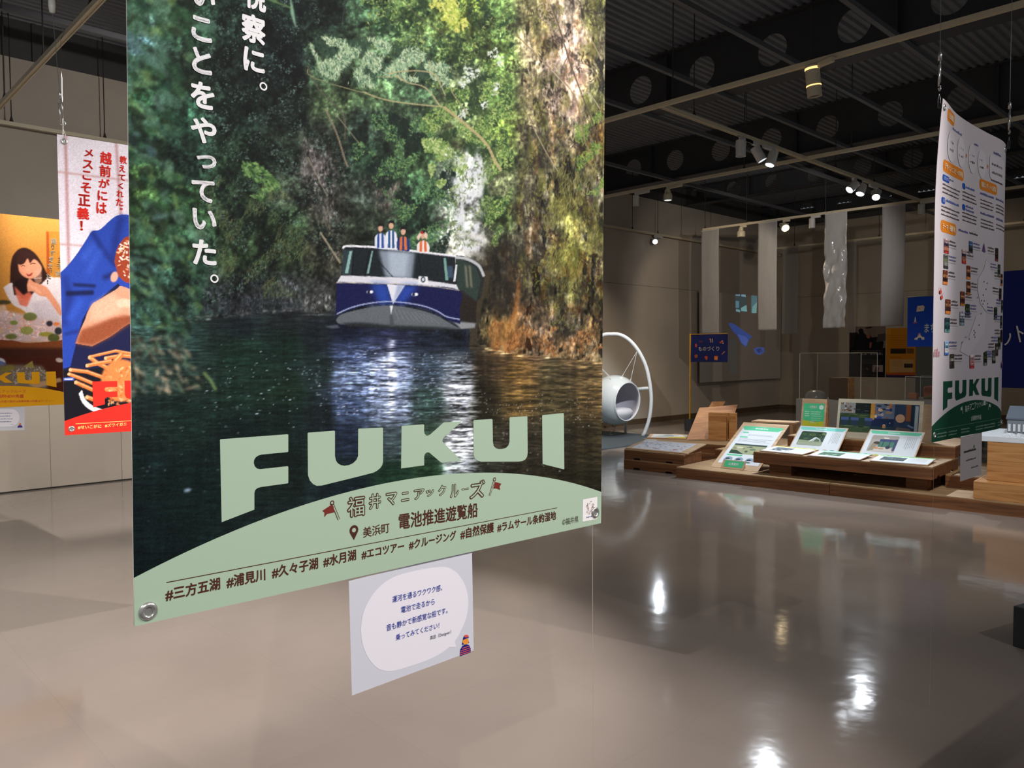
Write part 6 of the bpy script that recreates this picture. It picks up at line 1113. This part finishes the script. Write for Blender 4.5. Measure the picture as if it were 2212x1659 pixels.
def tent(w, h_):
    x0, y0, x1, y1 = .06, .09, w*.62, h_-.1; o = [(rrect(x0, y0, x1, y1, .02), (52, 76, 56))]; W_, H_ = x1-x0, y1-y0
    for k in range(26): o.append((ell(x0+rb.uniform(.08, .92)*W_, y0+rb.uniform(.5, .9)*H_, .03, .02, 9), [(40, 62, 44), (74, 100, 62), (96, 116, 70), (56, 80, 66)][k % 4]))
    o += [([(x0+.002, y0+.02), (x1-.002, y0+.02), (x1-.002, y0+H_*.3), (x0+.002, y0+H_*.38)], (150, 160, 128)), (rrect(x0+.004, y0+.002, x1-.004, y0+H_*.22, .015), (162, 168, 146)), ([(x0+W_*.5, y0+H_*.3), (x0+W_*.58, y0+H_*.52), (x0+W_*.7, y0+H_*.6), (x0+W_*.86, y0+H_*.48), (x0+W_*.92, y0+H_*.3)], (176, 184, 180)), ([(x0+W_*.62, y0+H_*.3), (x0+W_*.7, y0+H_*.52), (x0+W_*.84, y0+H_*.42), (x0+W_*.86, y0+H_*.3)], (96, 116, 84)), ([(x0+W_*.42, y0+H_*.28), (x0+W_*.5, y0+H_*.3), (x0+W_*.7, y0+H_*.62), (x0+W_*.62, y0+H_*.6)], (226, 228, 230))]
    return o
def table(w, h_):
    x0, y0, x1, y1 = .06, .08, w*.6, h_-.1; o = [(rrect(x0, y0, x1, y1, .02), (176, 166, 158))]; W_, H_ = x1-x0, y1-y0
    o += [(R4(x0+W_*.34, y0+H_*.3, x1-.004, y1-H_*.22), (60, 120, 96)), (R4(x0+W_*.34, y0+H_*.62, x1-.004, y1-H_*.22), (50, 64, 110)), (R4(x0+W_*.48, y0+H_*.3, x0+W_*.51, y1-H_*.22), (40, 48, 74)), (R4(x0+W_*.72, y0+H_*.3, x0+W_*.75, y1-H_*.22), (40, 48, 84)), (R4(x0+W_*.9, y0+.03, x1-.004, y1-H_*.2), (48, 60, 104)), (ell(x0+W_*.55, y1-.03, .035, .024, 20)[10:], (240, 232, 214)), ([(x0+W_*.1, y0+.01), (x1-.02, y0+.006), (x1-.05, y0+H_*.26), (x0+W_*.3, y0+H_*.3)], (214, 204, 196)), (ell(x0+W_*.26, y0+H_*.52, .035, .03, 14), (60, 44, 40)), ([(x0+W_*.04, y0+.02), (x0+W_*.22, y0+.02), (x0+W_*.3, y0+H_*.44), (x0+W_*.12, y0+H_*.5)], (150, 140, 116)), (ell(x0+W_*.3, y0+H_*.22, .03, .016, 12), (206, 140, 90)), (ell(x0+W_*.5, y0+H_*.2, .03, .014, 12), (190, 150, 110)), (ell(x0+W_*.72, y0+H_*.3, .025, .03, 12), (36, 44, 66))]; return o
sky_panel((1703, 970), (1809, 978.5), (1729, 919), 'tilted white panel with a photo of a tent on grass, left of the pair', MINT, tent)
sky_panel((1854, 983), (1975, 993), (1880, 927), 'tilted white panel with a photo of people at a table, right of the pair', (104, 206, 164), table)
def lying(bl, br, label, head, pal, seed):
    Q = rect_board('picture_board', bl, br, .3865, .40, 3.0, label, 'picture board', th=.008, group='flat picture boards on the raised tray', lift=.010); w, h_ = Q.w, Q.h; p1 = .05
    o = [(R4(.006, .006, w-.006, h_-.006), WHT), (R4(.01, h_-.05, w-.01, h_-.01), head)]+photo_shapes(.07, .1, w*.55, h_-.09, pal, 24)+textlines(w*.6, w-.04, list(np.arange(.12, h_-.09, .022)), .007, (160, 166, 170), rb)
    o += [(R4(.01, .01, w-.01, .022), (190, 150, 160)), (R4(w*.3, .01, w*.8, .022), (90, 110, 160))]; Q.inks('printed_sheet', o, .0012); return Q
lying((1640, 975), (1733, 984), 'flat board with a lime band, left one of three on the raised tray', (206, 210, 60), [(96, 106, 116), (200, 206, 210), (60, 72, 80), (130, 140, 150), (220, 224, 226)], 1)
lying((1743.5, 985.5), (1857, 995.5), 'flat board with a mint band, middle one of three on the raised tray', (110, 206, 170), [(70, 112, 88), (96, 140, 110), (52, 84, 70), (120, 156, 130)], 2)
lying((1878, 997), (2003.6, 1007), 'flat board with a grass-green band, right one of three on the raised tray', (120, 204, 80), [(60, 78, 86), (90, 110, 120), (44, 58, 70), (72, 100, 92)], 3)
# map board on the small stack
Mb = rect_board('map_board', (1351, 968.5), (1484.5, 981), .262, .50, 9.0, 'sloping board with a pale illustrated map on the small tray stack', 'display board', group='sloping picture boards', lift=.006); w, h_ = Mb.w, Mb.h
o = [(R4(.07, .03, w-.11, h_-.05), (214, 214, 220))]
for k in range(120): o.append((ell(.1+rb.uniform(0, w-.25), .06+rb.uniform(0, h_-.15), rb.uniform(.006, .03), rb.uniform(.004, .018), 8), [(188, 190, 200), (226, 226, 230), (150, 158, 176), (200, 196, 200), (170, 176, 190), (180, 120, 110)][k % 6 if k % 11 else 5]))
o += [(R4(.03, h_-.14, .2, h_-.0), (232, 232, 234))]+textlines(.05, .18, [h_-.05, h_-.08], .006, (170, 172, 180), rb); Mb.inks('printed_map', o, .0012)
Nb = rect_board('map_board', (1397, 947), (1482, 949.5), .2575, .40, 2.0, 'flat board with a white and yellow map behind the sloping map board', 'display board', group='sloping picture boards', lift=.014); w, h_ = Nb.w, Nb.h
Nb.inks('printed_map', [(R4(.05, .03, w-.01, h_-.02), (222, 224, 226)), ([(w*.45, .03), (w-.01, .03), (w-.01, .16), (w*.6, .12)], (214, 196, 60)), (ell(w*.45, .2, .12, .06, 14), (150, 176, 176)), (ell(w*.3, .14, .07, .04, 12), (190, 196, 190)), (ell(w*.62, .25, .1, .05, 12), (170, 186, 200)), (ell(w*.5, .3, .08, .03, 12), (130, 140, 150))], .0012)
# leaning pine board, the wooden stand behind it and the offcut
hl5, ll5 = fit_lean((1483, 949.5), (1562, 953), (1511, 881), .2575)
LB = rect_board('pine_board', (1483, 949.5), (1562, 953), .2575, min(hl5, 1.0), 24, 'knotty pine board leaning back, seen from behind', 'wooden board', th=.015, wd=PINE)
bpy.data.objects.remove(LB.root.children[0]); a = onz(1483, 949.5, .2575)
tl3, tr3 = onY(1511, 881, 10.4), onY(1593.5, 874, 11.1); br3 = tr3-tl3+a; br3[2] = a[2]
v4 = [a, br3, tr3, tl3]; inv = np.stack([LB.u, LB.v, LB.n], 1)
bpy.data.objects.remove(LB.root); LB = Sheet('pine_board', a, br3-a, tl3-a, 'knotty pine board leaning back, seen from behind', 'wooden board'); inv = np.stack([LB.u, LB.v, LB.n], 1)
L = [(p-LB.o) @ inv for p in v4]; nrm = _n(np.cross(L[1]-L[0], L[3]-L[0])); MB().add([tuple(p) for p in L]+[tuple(p-nrm*.015) for p in L], [(0, 1, 2, 3), (7, 6, 5, 4), (0, 4, 5, 1), (1, 5, 6, 2), (2, 6, 7, 3), (3, 7, 4, 0)]).build('board', PINE, LB.root)
tA, tB = onY(1538, 867.5, 11.35), onY(1567, 867, 11.5); tC, tD = onY(1545, 905, 11.15), onY(1516, 906, 11.05)
V = [tD, tC, tB, tA]; nrm = _n(np.cross(V[1]-V[0], V[3]-V[0])); tag(MB().add([tuple(p) for p in V]+[tuple(p-nrm*.015) for p in V], [(0, 1, 2, 3), (7, 6, 5, 4), (0, 4, 5, 1), (1, 5, 6, 2), (2, 6, 7, 3), (3, 7, 4, 0)]).build('offcut_board', PINE), 'small board end poking up behind the leaning pine board', 'wooden board')
bk0, bk1 = onz(1530, 950.5, .258), onz(1569, 952, .258); ub = _n(bk1-bk0); ang = math.atan2(ub[1], ub[0]); wb = np.linalg.norm(bk1-bk0)
pb_ = empty('book_stand', tuple(bk0), 'upright stand of two thick wooden blocks with a dark slot, propping the pine board', 'wooden stand', rz=ang)
MB().box(0, 0, 0, wb, .13, .40).build('front_block', CEDAR, pb_, bevel=.003); MB().box(wb+.035, -.0, 0, wb+.135, .13, .40).build('end_block', CEDAR, pb_, bevel=.003); MB().box(.001, .10, .02, wb+.134, .129, .399).build('back_panel', CEDAR, pb_)
# thin board lying behind the large sloping board
q0, q1 = onY(1623, 909, 9.75), onY(1715, 916, 9.85); th_ = empty('shelf_board', tuple(q0), 'thin board edge showing behind the large sloping board', 'wooden board', rz=math.atan2(q1[1]-q0[1], q1[0]-q0[0])); Lq = math.hypot(*(q1-q0)[:2])
MB().box(0, 0, -.02, Lq, .3, 0).build('board', PLY, th_); MB().box(.02, .02, -(q0[2]-.258), .06, .28, -.02).build('leg', PLY, th_); MB().box(Lq-.06, .02, -(q0[2]-.258), Lq-.02, .28, -.02).build('leg', PLY, th_)
# green and yellow sign board
a, b = onz(1728, 937, .515), onz(1783, 941, .515); 
SB = rect_board('sign_board', (1728, 940), (1781.5, 943), .515, .445, 78, 'upright plywood board with a green and yellow notice', 'sign board'); w, h_ = SB.w, SB.h
tpz = onY(1735, 861, SB.o[1]+.09)[2]; k_ = (tpz-.515)/(h_*math.sin(math.radians(78)))
SB.root.scale = (1, k_, 1)
o = [(R4(.022, .0, w-.022, h_-.055), LIME), ([(.022, h_*.42), (w*.3, h_*.40), (w*.6, h_*.38), (w-.022, h_*.40), (w-.022, h_-.055), (.022, h_-.055)], GREEN), (ell(w-.06, h_-.1, .027, .027, 20), (216, 236, 224)), ([(w*.3, .02), (w*.42, .04), (w*.5, .08), (w*.58, .04), (w*.7, .02)], (226, 214, 140)), (rrect(w*.4, h_*.36, w*.56, h_*.38, .004), (230, 232, 190)), ([(.022, 0), (w-.022, 0), (w-.022, .012), (w*.6, .02), (w*.3, .008), (.022, .02)], (206, 186, 90))]
o += textlines(.04, .1, [h_-.16, h_-.185, h_-.21], .011, (206, 234, 214), rb)+textlines(.11, w-.05, [h_-.16, h_-.185], .009, (200, 232, 210), rb)+textlines(.12, w-.04, [h_-.21, h_-.235, h_-.26], .006, (190, 226, 200), rb)+textlines(.09, w*.62, [h_-.285], .008, (200, 232, 210), rb)
for x_, y_ in ((.1, .16), (.16, .17), (.2, .14), (.12, .11), (.22, .1)): o.append((ell(x_, y_, .005, .007, 8), (196, 140, 50)))
SB.inks('notice', o, .0012); SB.text('notice_lettering', [('box', '山奥案内', w*.32, h_-.115, w*.62, h_-.08, (214, 236, 220), .02)], .002)
MB().add([(w*.9, 0, -.012), (w*1.05, 0, -.012), (w*1.05, h_*.97, -.012), (w*.9, h_*.97, -.012), (w*.9, 0, -.13), (w*1.05, 0, -.13), (w*1.05, h_*.97, -.03), (w*.9, h_*.97, -.03)], [(0, 1, 2, 3), (7, 6, 5, 4), (0, 4, 5, 1), (1, 5, 6, 2), (2, 6, 7, 3), (3, 7, 4, 0)]).build('side_brace', PINE, SB.root)
# wide photo board
PB = rect_board('photo_board', (1805, 944), (1990, 956), .515, .47, 78, 'wide pale board with a collage of mountain cabin photos', 'photo board', wd=wood('bleached_ply', (206, 196, 172), (222, 214, 192), (1, 12, 12))); w, h_ = PB.w, PB.h
X0, X1, Y0, Y1 = .03, w-.04, .075, h_-.045; fw, fh = X1-X0, Y1-Y0; fx = lambda a_, b_, c_, d_: R4(X0+a_*fw, Y0+b_*fh, X0+c_*fw, Y0+d_*fh)
o = [(fx(0, 0, .42, .62), (52, 74, 66)), (fx(.4, 0, 1, .62), (40, 56, 92)), (fx(.7, 0, 1, 1), (56, 74, 104))]
o += photo_shapes(X0, Y0+.62*fh, X0+.2*fw, Y1, [(150, 150, 150), (170, 116, 60), (70, 60, 56), (190, 196, 206), (120, 84, 50)], 16)+photo_shapes(X0+.2*fw, Y0+.6*fh, X0+.4*fw, Y1, [(38, 46, 44), (30, 40, 56), (60, 70, 60), (44, 54, 60)], 14)+[(fx(.4, .5, .45, 1), (206, 150, 70)), (fx(.4, .45, .45, .6), (216, 166, 80))]+photo_shapes(X0+.45*fw, Y0+.5*fh, X0+.7*fw, Y1, [(110, 124, 150), (206, 180, 140), (60, 60, 66), (190, 110, 60), (52, 66, 140), (210, 206, 200)], 26)
o += photo_shapes(X0, Y0, X0+.41*fw, Y0+.22*fh, [(80, 104, 74), (64, 88, 66), (98, 120, 84), (52, 76, 66)], 18)+photo_shapes(X0, Y0+.5*fh, X0+.4*fw, Y0+.64*fh, [(60, 80, 58), (110, 130, 84), (76, 96, 70)], 14)
for a_ in (.02, .15, .33): o += [(fx(a_, .4, a_+.1, .5), (84, 104, 160)), (fx(a_+.01, .22, a_+.09, .4), (56, 74, 96))]
o += [(fx(.4, 0, .72, .24), (46, 74, 84)), (fx(.56, .18, .6, .3), (206, 150, 100)), (ell(X0+.58*fw, Y0+.3*fh, .007, .007, 9), (236, 232, 220)), (ell(X0+.65*fw, Y0+.36*fh, .006, .006, 9), (220, 220, 224)), (fx(.84, .45, .9, 1), (150, 92, 62)), (fx(.9, .3, .94, 1), (44, 58, 80)), (fx(.95, .06, .99, .96), (170, 188, 196)), (ell(X0+.775*fw, Y0+.53*fh, .05, .05, 20), (214, 172, 140)), (fx(.66, 0, .95, .2), (52, 66, 90)), ([(X0+.7*fw, Y0+.02*fh), (X0+.94*fw, Y0+.02*fh), (X0+.9*fw, Y0+.2*fh), (X0+.74*fw, Y0+.24*fh)], (110, 106, 100)), ([(X0+.86*fw, Y0+.3*fh), (X0+.93*fw, Y0+.22*fh), (X0+.95*fw, Y0+.25*fh), (X0+.88*fw, Y0+.34*fh)], (120, 150, 190))]
PB.inks('photo_collage', o, .0014)
PB2 = rect_board('plywood_back', (1992, 957.5), (2006, 958), .515, .45, 78, 'strip of bare plywood standing behind the right end of the photo board', 'wooden board', wd=wood('grey_ply', (140, 116, 90), (164, 138, 108)))
bpy.data.objects.remove(PB2.root.children[0]); MB().box(.0, 0, -.15, .12, .46, -.13).build('board', MATS['grey_ply'], PB2.root)
# ================================================================ CASES BEHIND
GLASS = bpy.data.materials.new('clear_acrylic'); GLASS.use_nodes = True; nt = GLASS.node_tree; nt.nodes.clear()
o1 = nt.nodes.new('ShaderNodeOutputMaterial'); t1 = nt.nodes.new('ShaderNodeBsdfTransparent'); g1 = nt.nodes.new('ShaderNodeBsdfGlossy'); g1.inputs['Roughness'].default_value = .03; f1 = nt.nodes.new('ShaderNodeFresnel'); f1.inputs['IOR'].default_value = 1.35; m1 = nt.nodes.new('ShaderNodeMixShader')
t1.inputs[0].default_value = (.95, .96, .95, 1); nt.links.new(f1.outputs[0], m1.inputs[0]); nt.links.new(t1.outputs[0], m1.inputs[1]); nt.links.new(g1.outputs[0], m1.inputs[2]); nt.links.new(m1.outputs[0], o1.inputs[0])
EDGE = mat('acrylic_edge', (214, 214, 204), .3); PED = mat('pale_grey_plinth', (150, 150, 150), .6)
def case(px0, px1, pt, pb, y, d, label, lab2):
    a, b = onY(px0, pb, y), onY(px1, pb, y); zt = onY((px0+px1)/2, pt, y)[2]; zb = (a[2]+b[2])/2; w = b[0]-a[0]
    p = tag(MB().box(0, 0, 0, w+.12, d+.1, zb).build('plinth', PED, bevel=.004), lab2, 'plinth', 'plinths behind the island'); p.location = (a[0]-.04, y-.04, 0)
    c = empty('display_case', (a[0], y, zb), label, 'display case', 'clear cases behind the island'); h_ = zt-zb; t = .004
    for nm, q_ in (('front_pane', [(0, 0, 0), (w, 0, 0), (w, 0, h_), (0, 0, h_)]), ('rear_pane', [(0, d, 0), (w, d, 0), (w, d, h_), (0, d, h_)]), ('side_pane', [(0, 0, 0), (0, d, 0), (0, d, h_), (0, 0, h_)]), ('side_pane', [(w, 0, 0), (w, d, 0), (w, d, h_), (w, 0, h_)]), ('lid_pane', [(0, 0, h_), (w, 0, h_), (w, d, h_), (0, d, h_)])): MB().add(q_, [(0, 1, 2, 3)]).build(nm, GLASS, c)
    e = MB()
    for x_ in (0, w):
        for y_ in (0, d): e.box(x_-.003, y_-.003, 0, x_+.003, y_+.003, h_)
    for y_ in (0, d): e.box(0, y_-.003, h_+.001, w, y_+.003, h_+.006)
    e.build('edges', EDGE, c); return a[0], y, zb, w
x_, y_, z_, w = case(1727, 1859, 763, 864, 12.0, .62, 'clear acrylic case holding a wooden box and a white dome', 'grey plinth under the clear case with the dome')
tag(MB().lathe([(.17, 0), (.17, .02), (.16, .07), (.13, .11), (.07, .135), (.001, .14)], 36).build('white_dome', mat('frosted_dome', (150, 150, 146), .25), smooth=True), 'low frosted dome inside the clear case', 'dome').location = (x_+.18, y_+.19, z_)
wb_ = empty('wooden_box', (x_+.38, y_+.22, z_), 'open-backed wooden box standing in the clear case', 'wooden box', rz=0); MB().box(0, 0, 0, .30, .012, .34).build('front_panel', mat('brown_board', (96, 74, 56), .7), wb_); MB().box(.30, 0, 0, .312, .22, .34).build('side_panel', CEDAR, wb_); MB().box(0, .012, .328, .30, .22, .34).build('lid', CEDAR, wb_); MB().box(0, .012, 0, .012, .22, .328).build('side_panel', CEDAR, wb_)
x_, y_, z_, w = case(1955, 2075, 815, 864, 12.0, .62, 'low clear case with a mossy model, beside the white banner', 'grey plinth under the low clear case')
rm = np.random.default_rng(8); MOSS = mat('moss_model', (104, 104, 56), .9, vary=.3, vscale=(30, 30, 30), bump=1, bscale=40)
ml = MB(); ml.add(*(lambda N_: ([(.10+.5*i/N_, .1+.4*j/N_, .02+.2*math.exp(-((i/N_-.6)**2+(j/N_-.5)**2)*6)*rm.uniform(.75, 1.1)) for j in range(N_+1) for i in range(N_+1)], [(j*(N_+1)+i, j*(N_+1)+i+1, (j+1)*(N_+1)+i+1, (j+1)*(N_+1)+i) for j in range(N_) for i in range(N_)]))(14)); o = ml.build('moss_model', MOSS, None, smooth=True); o.location = (x_+.11, y_+.02, z_); tag(o, 'green mossy landscape model inside the low case', 'model'); so = o.modifiers.new('s', 'SOLIDIFY'); so.thickness = .02
tag(MB().box(0, 0, 0, .12, .10, .09).build('clay_block', mat('pink_clay', (176, 120, 92), .7), bevel=.004), 'small pinkish block inside the low case', 'block').location = (x_+.03, y_+.015, z_)
# pale box and orange bag seen between the blue flag and the banner
xb, yb2 = onY(1978, 770, 14.2)[0], 14.2
tag(MB().box(0, 0, 0, 1.1, .04, 1.72).build('partition_board', mat('grey_green_board', (120, 122, 110), .7)), 'grey-green standing board behind the blue flag', 'board').location = (xb, yb2, 0)
bg = empty('orange_case', (*onY(1994, 812, 13.4)[:2], .78), 'orange rounded case on a stand, peeking out left of the white banner', 'case'); MB().box(0, 0, .0, .5, .2, .16).build('body', mat('orange_leather', (190, 104, 60), .5), bg, bevel=.03); MB().box(0, -.004, .12, .5, .204, .2).build('lid', MATS['orange_leather'], bg, bevel=.03)
tag(MB().box(-.06, -.06, 0, .6, .26, .78).build('plinth', PED), 'grey plinth under the orange case', 'plinth', 'plinths behind the island').location = (*onY(1994, 812, 13.4)[:2], 0)
# ================================================================ TALL WOODEN STACK AT THE RIGHT
p0 = onz(2100, 1077, .13); x0, y0 = p0[0], p0[1]+.03
RG = 'stacked cedar boxes'
tz = onY(2100, 1039, y0)[2]
def cedar_box(dx, dy, z0, z1, w, d, label):
    t = empty('cedar_box', (x0+dx, y0+dy, z0), label, 'wooden box', RG, rz=math.radians(A4)); h_ = z1-z0
    MB().box(0, 0, 0, w, .025, h_).build('front_board', CEDAR, t, bevel=.003); MB().box(0, d-.025, 0, w, d, h_).build('rear_board', CEDAR, t); MB().box(0, .026, 0, .025, d-.026, h_).build('end_board', CEDAR, t); MB().box(w-.025, .026, 0, w, d-.026, h_).build('end_board', CEDAR, t); MB().box(.0255, .0255, h_-.02, w-.0255, d-.0255, h_-.001).build('top_board', CEDAR, t); return t
z2 = onY(2122, 994, y0+.16)[2]; z3 = onY(2122, 953, y0+.16)[2]
cedar_box(0, 0, .129, tz, 1.3, .9, 'wide cedar box at the bottom of the tall stack, right edge')
cedar_box(.07, .16, tz+.001, z2, 1.25, .75, 'cedar box in the middle of the tall stack'); cedar_box(.07, .16, z2+.001, z3, 1.25, .75, 'cedar box on top of the tall stack, under the white slab')
tag(MB().box(0, 0, 0, 1.4, .9, .055).build('white_slab', mat('bright_slab', (226, 230, 234), .5), bevel=.004), 'white slab on top of the tall cedar stack', 'slab').location = (x0-.16, y0+.14, z3+.001); bpy.data.objects['white_slab'].rotation_euler = (0, 0, math.radians(A4))
zs = z3+.056; mp0 = onY(2178, 925, y0+.45); bm_ = empty('building_model', (mp0[0]-.01, y0+.45, zs), 'grey architectural model with a slatted front on the white slab', 'model', rz=math.radians(8))
hm = onY(2178, 893, y0+.45)[2]-zs
MB().box(0, 0, 0, .5, .3, hm*.72).build('walls', mat('model_grey', (120, 126, 134), .6), bm_); MB().add([(-.01, -.01, hm*.72), (.51, -.01, hm*.72), (.51, .31, hm*1.2), (-.01, .31, hm*1.2), (-.01, -.01, hm*.8), (.51, -.01, hm*.8), (.51, .31, hm*1.28), (-.01, .31, hm*1.28)], [(0, 1, 2, 3), (7, 6, 5, 4), (0, 4, 5, 1), (1, 5, 6, 2), (2, 6, 7, 3), (3, 7, 4, 0)]).build('roof', mat('model_roof', (98, 108, 120), .5), bm_)
for k in range(12): MB().box(.01+k*.04, -.012, hm*.15, .03+k*.04, -.001, hm*.5).build('slat', mat('model_white', (220, 222, 224), .5), bm_)
rs = np.random.default_rng(6); sc_ = MB()
for k in range(160):
    a_, b_, r_ = rs.uniform(.0, .62), rs.uniform(.02, .36), rs.uniform(.008, .022); sc_.lathe([(.001, 0), (r_, .001), (r_*.8, r_*.7), (.001, r_)], 6, (mp0[0]+.0+a_, y0+.2+b_*.62+a_*.07, zs))
o = sc_.build('crumpled_chips', MATS['model_white']); tag(o, 'loose white foam chips scattered before the model', 'chips', kind='stuff')
